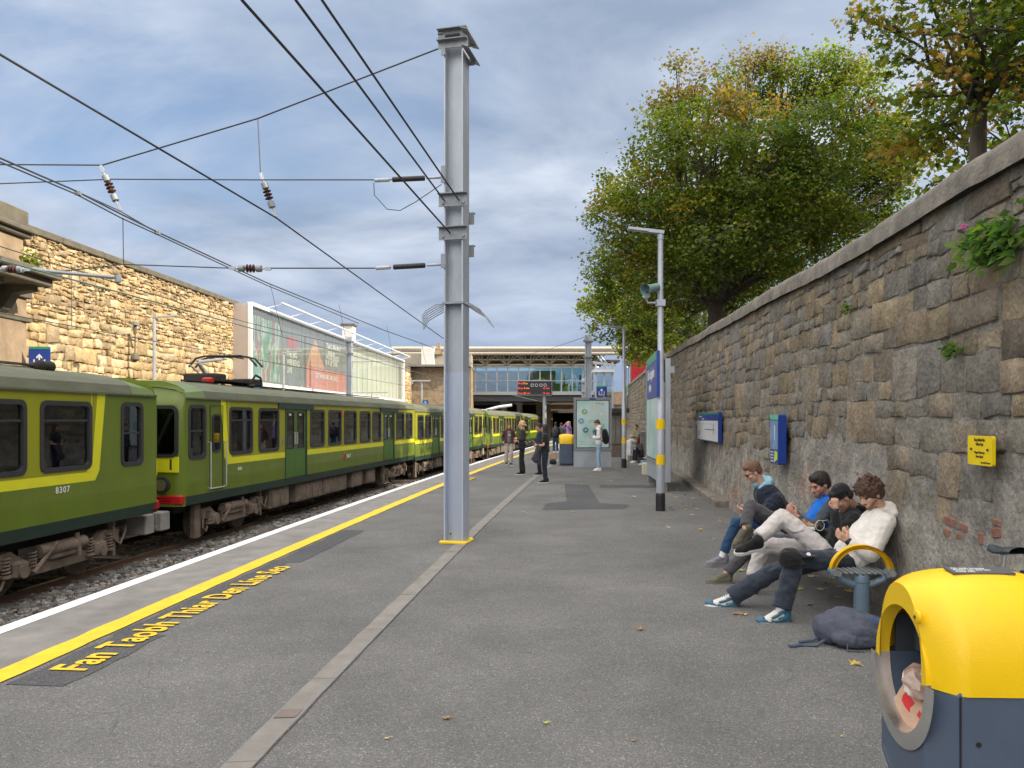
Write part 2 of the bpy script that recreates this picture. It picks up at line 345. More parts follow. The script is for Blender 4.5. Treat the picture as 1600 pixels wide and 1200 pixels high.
def stone_mat(name, dcol, b1, b2):
    m = bpy.data.materials.new(name); m.use_nodes = True; t = m.node_tree; b = t.nodes['Principled BSDF']; b.inputs['Roughness'].default_value = .93; b.inputs['Specular IOR Level'].default_value = .25
    g = nn(t, 'ShaderNodeTexCoord'); ln = t.links.new
    a = nn(t, 'ShaderNodeAttribute', attribute_name='Col')
    def nz(sc, det, ro=.6, dist=0.): n = nn(t, 'ShaderNodeTexNoise', Scale=sc, Detail=det, Roughness=ro, Distortion=dist); ln(g.outputs['Object'], n.inputs[0]); return n.outputs[0]
    def rng(x, a_, b_, c_, d_): r_ = nn(t, 'ShaderNodeMapRange'); ln(x, r_.inputs[0]); r_.inputs[1].default_value = a_; r_.inputs[2].default_value = b_; r_.inputs[3].default_value = c_; r_.inputs[4].default_value = d_; return r_.outputs[0]
    def mul(x, y, op='MULTIPLY'): r_ = nn(t, 'ShaderNodeMath', operation=op); ln(x, r_.inputs[0]); (ln(y, r_.inputs[1]) if not isinstance(y, float) else setattr(r_.inputs[1], 'default_value', y)); return r_.outputs[0]
    k = mul(rng(nz(5., 9, .7), .3, .7, .66, 1.34), rng(nz(38., 6, .75), .3, .7, .72, 1.28))
    sc_ = nn(t, 'ShaderNodeVectorMath', operation='SCALE'); ln(a.outputs[0], sc_.inputs[0]); ln(k, sc_.inputs[3])
    d1 = nn(t, 'ShaderNodeMix', data_type='RGBA'); ln(rng(nz(1.4, 9, .72, .4), .50, .68, 0, .6), d1.inputs[0]); ln(sc_.outputs[0], d1.inputs[6]); d1.inputs[7].default_value = (*dcol, 1)
    # pale lime blooms and small pits
    d2 = nn(t, 'ShaderNodeMix', data_type='RGBA'); ln(rng(nz(11., 8, .8, .6), .62, .70, 0, .55), d2.inputs[0]); ln(d1.outputs[2], d2.inputs[6]); d2.inputs[7].default_value = (.36, .35, .32, 1)
    ln(d2.outputs[2], b.inputs['Base Color'])
    h = mul(mul(nz(b1, 9, .68, .5), 1.0), mul(nz(b2, 5, .6), .35), 'ADD')
    v_ = nn(t, 'ShaderNodeTexVoronoi', Scale=b1*1.4, feature='F1'); ln(g.outputs['Object'], v_.inputs[0]); h = mul(h, mul(v_.outputs[0], .45), 'ADD')
    bp = nn(t, 'ShaderNodeBump', Strength=1., Distance=.035); ln(h, bp.inputs['Height']); ln(bp.outputs[0], b.inputs['Normal']); return m
M_ = dict(
 asph=asphalt_mat('asphalt', (.10, .101, .10), (.172, .173, .171), (.33, .33, .32), .22),
 asphd=asphalt_mat('asphalt_dark', (.062, .064, .068), (.105, .107, .113), (.2, .2, .2)),
 slab=mat('coping_concrete', (.235, .225, .215), .85, var=.28, scale=3.2, bump=.45, bscale=120, dirt=.75, dcol=(.155, .15, .148), detail=9),
 drain=mat('drain_concrete', (.215, .205, .19), .88, var=.2, scale=5, bump=.35, bscale=60, dirt=.5, dcol=(.15, .145, .135)),
 white=mat('white_line_paint', (.80, .81, .84), .6, var=.07, scale=9, bump=.15, bscale=90, dirt=.25, dcol=(.45, .45, .45)),
 yel=mat('yellow_line_paint', (.82, .56, .015), .6, var=.12, scale=7, bump=.2, bscale=130, dirt=.3, dcol=(.5, .36, .04)),
 yelt=mat('yellow_letter_paint', (.80, .54, .015), .65, var=.12, scale=9, bump=.3, bscale=130, dirt=.75, dcol=(.36, .27, .07)),
 ballast=mat('ballast_bed', (.075, .068, .062), .95, var=.4, scale=22, bump=1, bscale=26),
 bstone=mat('ballast_stone', (.2, .19, .18), .9, attr=True, var=.25, scale=14, bump=.4, bscale=50),
 rail=mat('rusty_rail', (.15, .095, .062), .75, .2, var=.25, scale=12, bump=.2),
 railtop=mat('worn_rail_top', (.42, .40, .38), .35, .9, var=.1),
 sleeper=mat('sleeper_concrete', (.16, .15, .135), .9, var=.25, scale=8, bump=.3),
 stone=stone_mat('wall_stone', (.13, .125, .115), 13., 70.),
 lstone=stone_mat('sandstone_rubble', (.36, .27, .16), 7., 30.),
 cope=mat('wall_coping', (.215, .195, .165), .93, var=.5, scale=4.5, bump=1., bscale=22, dirt=.75, dcol=(.10, .095, .08), detail=9),
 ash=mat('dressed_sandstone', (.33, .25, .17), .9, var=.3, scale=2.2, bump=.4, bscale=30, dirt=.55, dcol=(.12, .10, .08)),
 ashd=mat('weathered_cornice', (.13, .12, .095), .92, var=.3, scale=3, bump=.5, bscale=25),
 galv=mat('galvanised_steel', (.42, .46, .52), .45, .35, var=.16, scale=5, bump=.05, bscale=60, stretch=(1, 1, .35), dirt=.25, dcol=(.33, .36, .40)),
 galvd=mat('grey_steel', (.26, .285, .31), .5, .3, var=.18, scale=8, bump=.08),
 steeld=mat('dark_steel', (.05, .052, .058), .55, .3, var=.2, scale=12),
 black=mat('black_plastic', (.018, .018, .02), .5, var=.15),
 wire=mat('catenary_wire', (.06, .068, .08), .5, .5, var=.15),
 wireg=mat('verdigris_wire', (.22, .36, .32), .6, .2, var=.2),
 ybox=mat('yellow_enamel', (.86, .56, .0), .42, var=.05, scale=5, bump=.12, bscale=160, dirt=.3, dcol=(.52, .36, .06), detail=9),
 navy=mat('navy_grey_plastic', (.075, .105, .16), .5, var=.1, scale=4, bump=.12, bscale=170, dirt=.45, dcol=(.12, .13, .145), detail=9),
 blue=mat('sign_blue', (.012, .05, .30), .35, var=.05), green=mat('sign_green', (.03, .30, .16), .4, var=.05),
 wsign=mat('sign_white', (.75, .77, .80), .4, var=.03), ysign=mat('sign_yellow', (.88, .66, .0), .4, var=.05), ktext=mat('sign_lettering', (.05, .04, .02), .6, var=.05),
 chrome=mat('brushed_steel', (.78, .78, .78), .24, .95, var=.1, scale=8, dirt=.3, dcol=(.35, .34, .32)),
 wood=mat('weathered_board', (.16, .13, .11), .85, var=.3, scale=6, bump=.3),
 bark=mat('tree_bark', (.085, .072, .055), .95, var=.4, scale=9, bump=.8, bscale=18, stretch=(1, 1, .3)),
 leaf=leaf_mat('leaves'), wall_w=mat('white_render', (.66, .66, .64), .85, var=.1, scale=3, bump=.1, dirt=.25, dcol=(.4, .39, .37)),
)
# ------------------------------------------------------------------ ground, platforms, track bed
def ribbon(mb, s0, s1, Y0, Y1, z, step=1.5, m=0, z1=None, wall=None, k=1):
    n = max(1, int((Y1-Y0)/step)); b = len(mb.v)
    for i in range(n+1):
        Y = Y0+(Y1-Y0)*i/n
        for j in range(k+1):
            t = j/k
            mb.v.append(P(s0+(s1-s0)*t, Y, z if z1 is None else z+(z1-z)*t))
    for i in range(n):
        for j in range(k):
            a = b+i*(k+1)+j; mb.f.append([a, a+1, a+k+2, a+k+1]); mb.m.append(m); mb.c.append(None)
def struct(name, mb, m, smooth=False):
    o = mb.build(name, m, None, smooth); o['kind'] = 'structure'; return o
g = MB(); g.add([(-900, -300, -1.45), (900, -300, -1.45), (900, 1500, -1.45), (-900, 1500, -1.45)], [(0, 1, 2, 3)])
struct('ground', g, mat('ground_soil', (.10, .095, .08), .95, var=.3, scale=.4))
# street level behind the wall on the right
g = MB(); n = 40
pts = []
for i in range(n+1):
    Y = -14+ (150+14)*i/n; pts.append(Y)
vs = []; fs = []
for Y in pts: vs += [(wx(Y)+.75, Y, 1.9), (wx(Y)+120, Y, 1.9), (wx(Y)+.75, Y, -1.4)]
for i in range(n): a = 3*i; fs += [(a, a+1, a+4, a+3), (a+2, a, a+3, a+5)]
g.add(vs, fs); struct('street', g, M_['asphd'])
pl = MB(); ribbon(pl, .78, 9.3, -6, 110, 0, k=1); struct('platform', pl, M_['asph'])
pl = MB(); ribbon(pl, -.12, .78, -6, 110, 0.0); ribbon(pl, -.12, -.12, -6, 110, -.13, z1=0.0); ribbon(pl, .02, -.12, -6, 110, -.13); ribbon(pl, .02, .02, -6, 110, -1.4, z1=-.13)
struct('platform_edge', pl, M_['slab'])
tag(bpy.data.objects['platform_edge'], kind='structure')
mk = MB(); ribbon(mk, -.115, .045, -6, 110, .004); ribbon(mk, -.122, -.122, -6, 110, -.05, z1=.004); struct('white_edge_line', mk, M_['white'])
# yellow line: slightly ragged edges
def ragged(mb, s0, s1, Y0, Y1, z, step, amp, m=0):
    n = int((Y1-Y0)/step); b = len(mb.v)
    for i in range(n+1):
        Y = Y0+(Y1-Y0)*i/n
        mb.v.append(P(s0+amp*noise.noise((Y*3, 1, 0)), Y, z)); mb.v.append(P(s1+amp*noise.noise((Y*3, 9, 0)), Y, z))
    for i in range(n): a = b+2*i; mb.f.append([a, a+1, a+3, a+2]); mb.m.append(m); mb.c.append(None)
mk = MB(); ragged(mk, .725, .93, -4, 95, .008, .12, .02); struct('yellow_safety_line', mk, M_['yel'])
mk = MB(); ragged(mk, 2.95, 3.11, -4, 60, .004, .15, .012)
rnd_ = random.Random(2)
for i in range(70):                                     # joints of the drain blocks
    Y = -2+i*.62+random.uniform(-.03, .03)
    if i % 2 == 0 or rnd_.random() < .3: mk.bar(P(2.955, Y, .0045), P(3.105, Y+.03, .0045), .006, .003, m=1)
struct('drain_channel', mk, [M_['drain'], mat('drain_joint_dirt', (.17, .162, .15), .9)])
mk = MB(); 
for s_ in (3.115,): ragged(mk, s_-.006, s_+.006, -4, 60, .006, .15, .008)
struct('drain_joint', mk, M_['asphd'])
mk = MB(); mk.add([P(2.965, 4.75, .0085), P(3.09, 4.77, .0085), P(3.09, 4.90, .0085), P(2.965, 4.88, .0085)], [(0, 1, 2, 3)]); struct('drain_patch', mk, mat('red_patch', (.17, .14, .13), .9))
# dark tar patches
pa = MB(); ragged(pa, .99, 1.40, 5.15, 6.35, .004, .1, .05); ragged(pa, .97, 1.18, 6.3, 9.6, .0042, .1, .04); ragged(pa, .98, 1.32, 9.5, 12.2, .004, .1, .05)
pa.add([P(3.9, 15.2, .004), P(5.5, 15.6, .004), P(5.6, 16.3, .004), P(5.0, 16.6, .004), P(4.7, 21, .004), P(4.05, 21.2, .004), P(4.3, 16.9, .004), P(3.9, 16.3, .004)], [range(8)])
pa.add([P(5.0, 20.2, .004), P(6.5, 20.4, .004), P(6.5, 21.2, .004), P(5.0, 21.0, .004)], [range(4)])
pa.add([P(1.0, 19.5, .004), P(1.35, 19.5, .004), P(1.35, 23, .004), P(1.0, 23, .004)], [range(4)])
struct('asphalt_patch', pa, M_['asphd'])
# painted warning in Irish
def ground_text(body, s0, Y0, Y1, h, name, label):
    def run(tx, nm='tmp'):
        o = text(nm, tx, 1., (0, 0, 0), (1, 0, 0), (0, 1, 0), M_['yelt'], bold=.026, ext=.0, sp=1.06); xs = [v.co.x for v in o.data.vertices]; return o, min(xs), max(xs)
    pieces = []; total = None
    for i, chh in enumerate(body):
        if chh == ' ': continue
        o, _, xe = run(body[:i+1]); me0 = o.data; bpy.data.objects.remove(o); bpy.data.meshes.remove(me0)
        o, xa, xb = run(chh); pieces.append((o, xe-xb, i)); total = xe
    mb = MB()
    for (o, off, i) in pieces:
        b0 = len(mb.v)
        for v in o.data.vertices:
            u = (v.co.x+off)/total; Y = Y0+(Y1-Y0)*u; mb.v.append(P(s0-(v.co.y/.73)*h, Y, .0118+.0012*(i % 3)))
        for p in o.data.polygons: mb.f.append([b0+q for q in p.vertices]); mb.m.append(0); mb.c.append(None)
        me0 = o.data; bpy.data.objects.remove(o); bpy.data.meshes.remove(me0)
    tag(mb.build(name, M_['yelt']), label, 'road marking')
ground_text('Fan Taobh Thiar Den Líne Seo', 1.325, 5.42, 9.2, .265, 'painted_lettering', 'yellow painted words on a dark patch beside the yellow platform line')
ground_text('Fan Taobh Thiar Den Líne Seo', 1.325, 19.7, 23.0, .265, 'painted_lettering', 'distant yellow painted words beyond the steel column near the walking woman')

tb = MB(); ribbon(tb, -9.0, .02, -4, 120, -1.15, k=3); struct('track_bed', tb, M_['ballast'])
# ballast stones (nobody could count them)
bs = MB(); rnd = random.Random(3)
def pebble(mb, c, r, col):
    M = Matrix.Rotation(rnd.uniform(0, 6.28), 3, 'Z') @ Matrix.Rotation(rnd.uniform(-.9, .9), 3, 'X')
    sx, sy, sz_ = r*rnd.uniform(.75, 1.3), r*rnd.uniform(.6, 1.), r*rnd.uniform(.45, .8)
    vs = [c+M @ V((x*sx*rnd.uniform(.7, 1.1), y*sy*rnd.uniform(.7, 1.1), z*sz_*rnd.uniform(.7, 1.1))) for x in (-1, 1) for y in (-1, 1) for z in (-1, 1)]
    mb.add(vs, [(0, 1, 3, 2), (4, 6, 7, 5), (0, 4, 5, 1), (2, 3, 7, 6), (0, 2, 6, 4), (1, 5, 7, 3)], 0, col)
for i in range(17000):
    Y = 7.5+ 26*(rnd.random()**1.7); s_ = rnd.uniform(-4.05, -1.5) if rnd.random() < .86 else rnd.uniform(-6, -4)
    k = rnd.uniform(.1, .34); tint = rnd.choice([(1, .98, .95), (1, .93, .85), (.95, 1, 1.02), (1, .82, .68)])
    hump = .03*noise.noise((s_*1.3, Y*.8, 0))
    pebble(bs, P(s_, Y, -1.12+hump+rnd.uniform(0, .04)), rnd.uniform(.022, .05)*(1 if Y < 16 else 1.5), (k*tint[0], k*tint[1], k*tint[2]))
bo = bs.build('ballast_stones', M_['bstone']); tag(bo, 'grey crushed ballast stones between platform edge and train', 'ballast', kind='stuff')
# rails and sleepers
def track(sc_, label):
    t_ = thing('railway_track', label, 'railway track', P(sc_, 10, -1.15))
    for s_ in (sc_-.8, sc_+.8):
        prof = [(-.07, 0), (.07, 0), (.07, .015), (.012, .03), (.012, .10), (.036, .115), (.036, .145), (-.036, .145), (-.036, .115), (-.012, .10), (-.012, .03), (-.07, .015)]
        mb = MB(); n = 60; k = len(prof)
        for i in range(n+1):
            Y = -3+ 113*i/n
            for q in prof: mb.v.append(P(s_+q[0], Y, -1.10+q[1]-.004*max(0, Y-15)))
        for i in range(n):
            for j in range(k):
                j2 = (j+1) % k; mb.f.append([i*k+j, i*k+j2, (i+1)*k+j2, (i+1)*k+j]); mb.m.append(1 if prof[j][1] > .14 and prof[j2][1] > .14 else 0); mb.c.append(None)
        mb.build('rail', [M_['rail'], M_['railtop']], t_)
    for i in range(60):
        Y = 6+i*.65; c = P(sc_, Y, -1.105); mb = MB(); mb.box(c, (2.6, .26, .09), ang(Y)); mb.build('sleeper', M_['sleeper'], t_)
    return t_
track(-4.93, 'railway track with rusty rails under the green train')
track(-1.5, 'empty railway track below the platform edge beside the ballast')
# far platform
fp = MB(); ribbon(fp, -10.6, -6.75, -6, 110, 0); ribbon(fp, -6.75, -6.75, -6, 110, 0, z1=-1.4); struct('far_platform', fp, M_['asph'])
fb = MB(); vs = []; fs = []
for i in range(30):
    Y = -6+4*i; vs += [(-14.6+.06*Y, Y, 0.0), P(-10.6, Y, 0.0)]
for i in range(29): a = 2*i; fs.append((a, a+1, a+3, a+2))
fb.add(vs, fs); struct('far_verge', fb, M_['asphd'])

# ------------------------------------------------------------------ rubble walls, stone by stone
def lerp(a, b, t): return a+(b-a)*t
def mixc(a, b, t): return tuple(lerp(a[i], b[i], t) for i in range(3))
def rubble(name, pos, nrm, u0, u1, z0, top, bandh, wid, pal, seed, gap=.012, prot=(.02, .05), mort=(.2, .19, .17), parent=None, mt=None, res=.12, cover=None, jit=.022, far=None):
    rn = random.Random(seed); mb = MB()
    def stone(a, b, c_, d):            # quad in (u,z): bl, br, tr, tl
        ctr = ((a[0]+b[0]+c_[0]+d[0])/4, (a[1]+b[1]+c_[1]+d[1])/4)
        ring = []
        for p, q in ((a, b), (b, c_), (c_, d), (d, a)):
            ring.append(p); ring.append((lerp(p[0], q[0], .5)+rn.uniform(-jit, jit), lerp(p[1], q[1], .5)+rn.uniform(-jit, jit)*.8))
        w_ = max(.02, min(abs(b[0]-a[0]), abs(d[1]-a[1]))/2)
        h = rn.uniform(*prot); col = rn.choice(pal); kk = rn.uniform(.80, 1.2); col = tuple(x*kk for x in col)
        cv = cover(ctr[0], ctr[1]) if cover else 0
        h = h*(1-cv)+.004*cv; col = mixc(col, mort, cv*.9)
        tu, tv = rn.uniform(-.3, .3)*h, rn.uniform(-.3, .3)*h
        rings = []
        for (ins, dep) in ((0, -.03), (gap*.25, h*.75), (gap*.6+w_*.04, h*.99)):
            rg = []
            for i, (u, z) in enumerate(ring):
                du, dz = ctr[0]-u, ctr[1]-z; l = math.hypot(du, dz) or 1; f = min(1, (gap*.7+ins)/l*(1.25 if i % 2 == 0 else 1)); uu = u+du*f; zz_ = z+dz*f
                tilt = (tu*(uu-ctr[0])+tv*(zz_-ctr[1]))/w_ if dep > 0 else 0
                rg.append(pos(uu, zz_)+nrm(uu)*(dep+tilt+(rn.uniform(-.004, .004) if dep > 0 else 0)))
            rings.append(rg)
        vs = rings[0]+rings[1]+rings[2]+[pos(*ctr)+nrm(ctr[0])*(h+rn.uniform(-.006, .008))]
        fs = []
        for k in range(2):
            for i in range(8): j = (i+1) % 8; fs.append((k*8+i, k*8+j, k*8+8+j, k*8+8+i))
        for i in range(8): fs.append((16+i, 16+(i+1) % 8, 24))
        mb.add(vs, fs, 0, col)
    ztop = max(top(u0), top(u1), top((u0+u1)/2))
    bands = [z0]
    while bands[-1] < ztop: bands.append(bands[-1]+rn.uniform(*bandh)*(far(bands[-1]) if far else 1))
    def zb(i, u): return bands[i]+.045*noise.noise((u*.9, i*7.3, seed))+(.02*noise.noise((u*3.1, i*3.3, seed)))
    for i in range(len(bands)-1):
        u = u0
        while u < u1:
            s_ = far(bands[i]) if far else 1
            segw = rn.uniform(wid[0], wid[1])*s_*rn.choice([1, 1, 1.5, 2.])
            ue = u+segw; H = bands[i+1]-bands[i]
            if top((u+ue)/2) < bands[i]+.05: u = ue; continue
            lo_, hi_ = (lambda x: zb(i, x)), (lambda x: min(zb(i+1, x), top(x)))
            typ = rn.random()
            if typ < .3 and segw < H*2.4: rows = [(0, 1)]
            elif typ < .93: f = rn.uniform(.35, .65); rows = [(0, f), (f, 1)]
            else: f = rn.uniform(.25, .4); f2 = rn.uniform(.6, .75); rows = [(0, f), (f, f2), (f2, 1)]
            fj = [rn.uniform(-.03, .03) for _ in rows]
            for ri, (fa, fb_) in enumerate(rows):
                hh = H*(fb_-fa); n = max(1, round(segw/(hh*rn.uniform(1.0, 2.1)+.03))); cuts = [0]+sorted([(k+rn.uniform(-.25, .25))/n for k in range(1, n)])+[1]
                for k in range(n):
                    ua, ub = u+segw*cuts[k], u+segw*cuts[k+1]
                    zf = lambda x, f: lo_(x)+(hi_(x)-lo_(x))*f
                    J = lambda: rn.uniform(-jit, jit)
                    a = (ua+J()*.6, zf(ua, fa)+J()*.6); b = (ub+J()*.6, zf(ub, fa)+J()*.6); c_ = (ub+J()*.6, zf(ub, fb_)+J()*.6); d = (ua+J()*.6, zf(ua, fb_)+J()*.6)
                    if c_[1]-b[1] < .035 or d[1]-a[1] < .035 or b[0]-a[0] < .04: continue
                    stone(a, b, c_, d)
            u = ue
    # mortar sheet
    nu = int((u1-u0)/res); nz = int((ztop-z0)/res)+1; b0 = len(mb.v)
    for i in range(nu+1):
        u = u0+(u1-u0)*i/nu
        for j in range(nz+1):
            z = z0+(top(u)-z0)*j/nz; cv = cover(u, z) if cover else 0
            d = .003+.006*noise.noise((u*5, z*5, seed))+.004*noise.noise((u*17, z*17, 2))+cv*(.028+.016*noise.noise((u*7, z*7, 4))+.008*noise.noise((u*21, z*21, 4)))
            mb.v.append(pos(u, z)+nrm(u)*d)
    for i in range(nu):
        u = u0+(u1-u0)*(i+.5)/nu
        for j in range(nz):
            z = z0+(top(u)-z0)*(j+.5)/nz; cv = cover(u, z) if cover else 0
            k = 1+.3*noise.noise((u*2.3, z*2.3, 5))+.22*noise.noise((u*6.1, z*6.1, 9)); a = b0+i*(nz+1)+j
            mb.f.append([a, a+1, a+nz+2, a+nz+1]); mb.m.append(0); pk = max(0, noise.noise((u*1.1, z*1.6, 31))-.18)*1.3*cv; mb.c.append((mort[0]*k*lerp(.8, 1.08, cv)*(1+.25*pk), mort[1]*k*lerp(.8, 1.08, cv)*(1-.25*pk), mort[2]*k*lerp(.8, 1.08, cv)*(1-.35*pk)))
    return mb.build(name, mt, parent, smooth=True)
rw_top = lambda Y: 3.46+max(0, min(Y, 34)-8)*.031 + (.012*(Y-34) if Y > 34 else 0)
def rw_cover(u, z):
    t = 1.15-z*.75+.55*noise.noise((u*.55, z*.9, 3))+.35*noise.noise((u*1.9, z*1.9, 8))
    if u > 22: t -= .3
    return max(0, min(1, t*1.5))
rwt = thing('stone_wall', 'long brown grey rubble retaining wall with rounded cement coping on the right', 'wall', (wx(8), 8, 0))
rubble('masonry', lambda u, z: V((wx(u)+.03*z, u, z)), lambda u: V((-1, .1, 0)).normalized(), 1.5, 27, -.02, rw_top, (.30, .62), (.45, .95),
       [(.275, .232, .165), (.26, .228, .175), (.25, .23, .195), (.29, .235, .155), (.225, .212, .19), (.27, .25, .21), (.255, .215, .165), (.30, .24, .17)], 11, parent=rwt, mt=M_['stone'], cover=rw_cover, mort=(.335, .32, .285), prot=(.006, .024), res=.07, jit=.03)
rubble('masonry', lambda u, z: V((wx(u)+.03*z, u, z)), lambda u: V((-1, .1, 0)).normalized(), 27, 84, -.05, rw_top, (.40, .7), (.6, 1.2),
       [(.275, .232, .165), (.26, .228, .175), (.25, .23, .195), (.29, .235, .155), (.225, .212, .19), (.27, .25, .21)], 12, parent=rwt, mt=M_['stone'], cover=rw_cover, mort=(.335, .32, .285), prot=(.01, .035), res=.3)
# coping: rounded, lumpy
mb = MB(); k = 14; ys = [1.5+i*.2 for i in range(140)]+[29.5+i for i in range(56)]
for Y in ys:
    zt = rw_top(Y)
    for j in range(k+1):
        t = j/k; a = math.pi*t; x = wx(Y)+.03*zt+.24-.32*math.cos(a); z = zt+.02+.25*math.sin(a)**.6 if 0 < j < k else zt-.02
        dn = .012*noise.noise((Y*2.1, j*.7, 0))+.006*noise.noise((Y*7, j*1.7, 5)); step = .015*(math.floor(Y/1.9) % 2)+.045*noise.noise((Y*.45, 3, 1))
        mb.v.append(V((x+dn, Y, z+dn+step)))
for i in range(len(ys)-1):
    for j in range(k): a = i*(k+1)+j; mb.f.append([a, a+1, a+k+2, a+k+1]); mb.m.append(0); mb.c.append(None)
mb.build('coping', M_['cope'], rwt, smooth=True)
# exposed bricks where the render has fallen off
def wallpt(px, py): # hit on the right wall
    r_ = (px-800)/1200; lo, hi = 1.5, 80
    for _ in range(50):
        m_ = (lo+hi)/2
        z = 1.75+(655-py)/1200*m_
        if (wx(m_)+.03*z-.03)/m_ > r_: lo = m_
        else: hi = m_
    return V((wx(lo)+.03*(1.75+(655-py)/1200*lo)-.03, lo, 1.75+(655-py)/1200*lo))
brick = mat('exposed_brick', (.27, .125, .085), .9, var=.35, scale=14, bump=.5, bscale=50, dirt=.6, dcol=(.26, .24, .215))
bm_ = MB(); rnb = random.Random(5)
for (px, py, w_, h) in ((1482, 815, .17, .07), (1503, 824, .14, .06), (1478, 832, .12, .06), (1497, 838, .1, .05), (1556, 817, .12, .05), (1555, 833, .13, .07), (1338, 741, .07, .05), (1342, 752, .05, .04), (1330, 752, .06, .05), (1262, 762, .1, .05), (1255, 770, .06, .05), (1530, 842, .07, .09), (1135, 708, .1, .07), (1140, 716, .08, .05)):
    p = wallpt(px, py); bm_.box(p+V((.022, 0, 0)), (.035, w_, h), ang(p.y)+rnb.uniform(-.02, .02), M=Matrix.Rotation(ang(p.y), 4, 'Z') @ Matrix.Rotation(rnb.uniform(-.15, .15), 4, 'X'), bev=.008)
bm_.build('exposed_bricks', brick, rwt)
# low plinth kerb at the foot of the wall
kb = MB()
for i in range(9):
    Y = 15.2+i*1.1; kb.box((wx(Y+.55)-.13, Y+.55, .06), (.34, 1.07, .16), -math.atan(.112), bev=.02)
tag(kb.build('wall_plinth', M_['cope'], rwt), None)

# left wall (sunlit sandstone) with pilaster
def lx(Y): return -14.44+.06*Y
lwt = thing('stone_wall', 'sunlit yellow sandstone rubble wall behind the train on the left', 'wall', (lx(28), 28, 0))
lpal = [(.50, .385, .22), (.44, .33, .185), (.55, .44, .27), (.38, .28, .16), (.48, .35, .19), (.58, .48, .32), (.33, .26, .17)]
rubble('masonry', lambda u, z: V((lx(u), u, z)), lambda u: V((1, -.06, 0)).normalized(), 14, 34.2, 0.0, lambda u: 6.82, (.34, .62), (.4, .8), lpal, 21, gap=.018, parent=lwt, mt=M_['lstone'], mort=(.30, .245, .16), prot=(.03, .08), jit=.05, res=.2, far=lambda z: 1.0 if z < 4.8 else .62)
rubble('masonry', lambda u, z: V((lx(u), u, z)), lambda u: V((1, -.06, 0)).normalized(), 34.2, 76, 1.8, lambda u: 6.6, (.5, .8), (.7, 1.2), lpal, 22, gap=.018, parent=lwt, mt=M_['lstone'], mort=(.30, .245, .16), prot=(.03, .06), jit=.05, res=.5)
mb = MB(); 
for i in range(12): 
    Y = 10+i*2.05; mb.box((lx(Y+1)-.2, Y+1, 6.93), (.62, 2.03, .2), -.06, bev=.02)
for i in range(20): 
    Y = 34.6+i*2.05; mb.box((lx(Y+1)-.2, Y+1, 6.7), (.6, 2.03, .18), -.06, bev=.02)
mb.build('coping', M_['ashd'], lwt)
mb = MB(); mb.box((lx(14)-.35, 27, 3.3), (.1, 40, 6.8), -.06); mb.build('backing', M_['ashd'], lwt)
# pilaster
pt = thing('stone_pilaster', 'weathered dressed stone pilaster with cornice at the far left', 'pilaster', (lx(19.8), 19.8, 0))
def pil(Y0, Y1, X1):
    mb = MB(); x0 = lx(Y0)-.2
    mb.bb((x0, Y0, 0), (X1, Y1, 4.95), bev=.03); mb.bb((x0, Y0+.06, 5.2), (X1-.05, Y1-.06, 6.55), bev=.03)
    mb.bb((X1-.052, Y0+.3, 5.45), (X1-.03, Y1-.3, 6.35)); mb.bb((X1-.01, Y0+.25, 2.2), (X1+.02, Y1-.25, 4.5))
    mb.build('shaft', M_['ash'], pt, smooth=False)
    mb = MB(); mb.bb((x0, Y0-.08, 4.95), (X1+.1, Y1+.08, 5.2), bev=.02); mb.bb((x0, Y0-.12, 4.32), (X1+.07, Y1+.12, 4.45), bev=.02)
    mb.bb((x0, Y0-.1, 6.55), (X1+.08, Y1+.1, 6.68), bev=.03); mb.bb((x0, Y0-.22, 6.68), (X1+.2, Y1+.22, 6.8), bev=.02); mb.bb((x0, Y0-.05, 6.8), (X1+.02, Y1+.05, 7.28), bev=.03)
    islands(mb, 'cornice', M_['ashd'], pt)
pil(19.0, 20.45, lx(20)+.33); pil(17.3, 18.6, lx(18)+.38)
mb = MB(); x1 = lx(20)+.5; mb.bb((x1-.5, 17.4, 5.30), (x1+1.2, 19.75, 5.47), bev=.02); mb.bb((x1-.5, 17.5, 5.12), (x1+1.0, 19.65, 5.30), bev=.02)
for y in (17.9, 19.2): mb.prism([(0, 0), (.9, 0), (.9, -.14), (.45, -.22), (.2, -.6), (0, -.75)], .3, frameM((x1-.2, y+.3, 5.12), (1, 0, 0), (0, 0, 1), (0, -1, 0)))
mb.build('bracketed_ledge', M_['ashd'], pt)
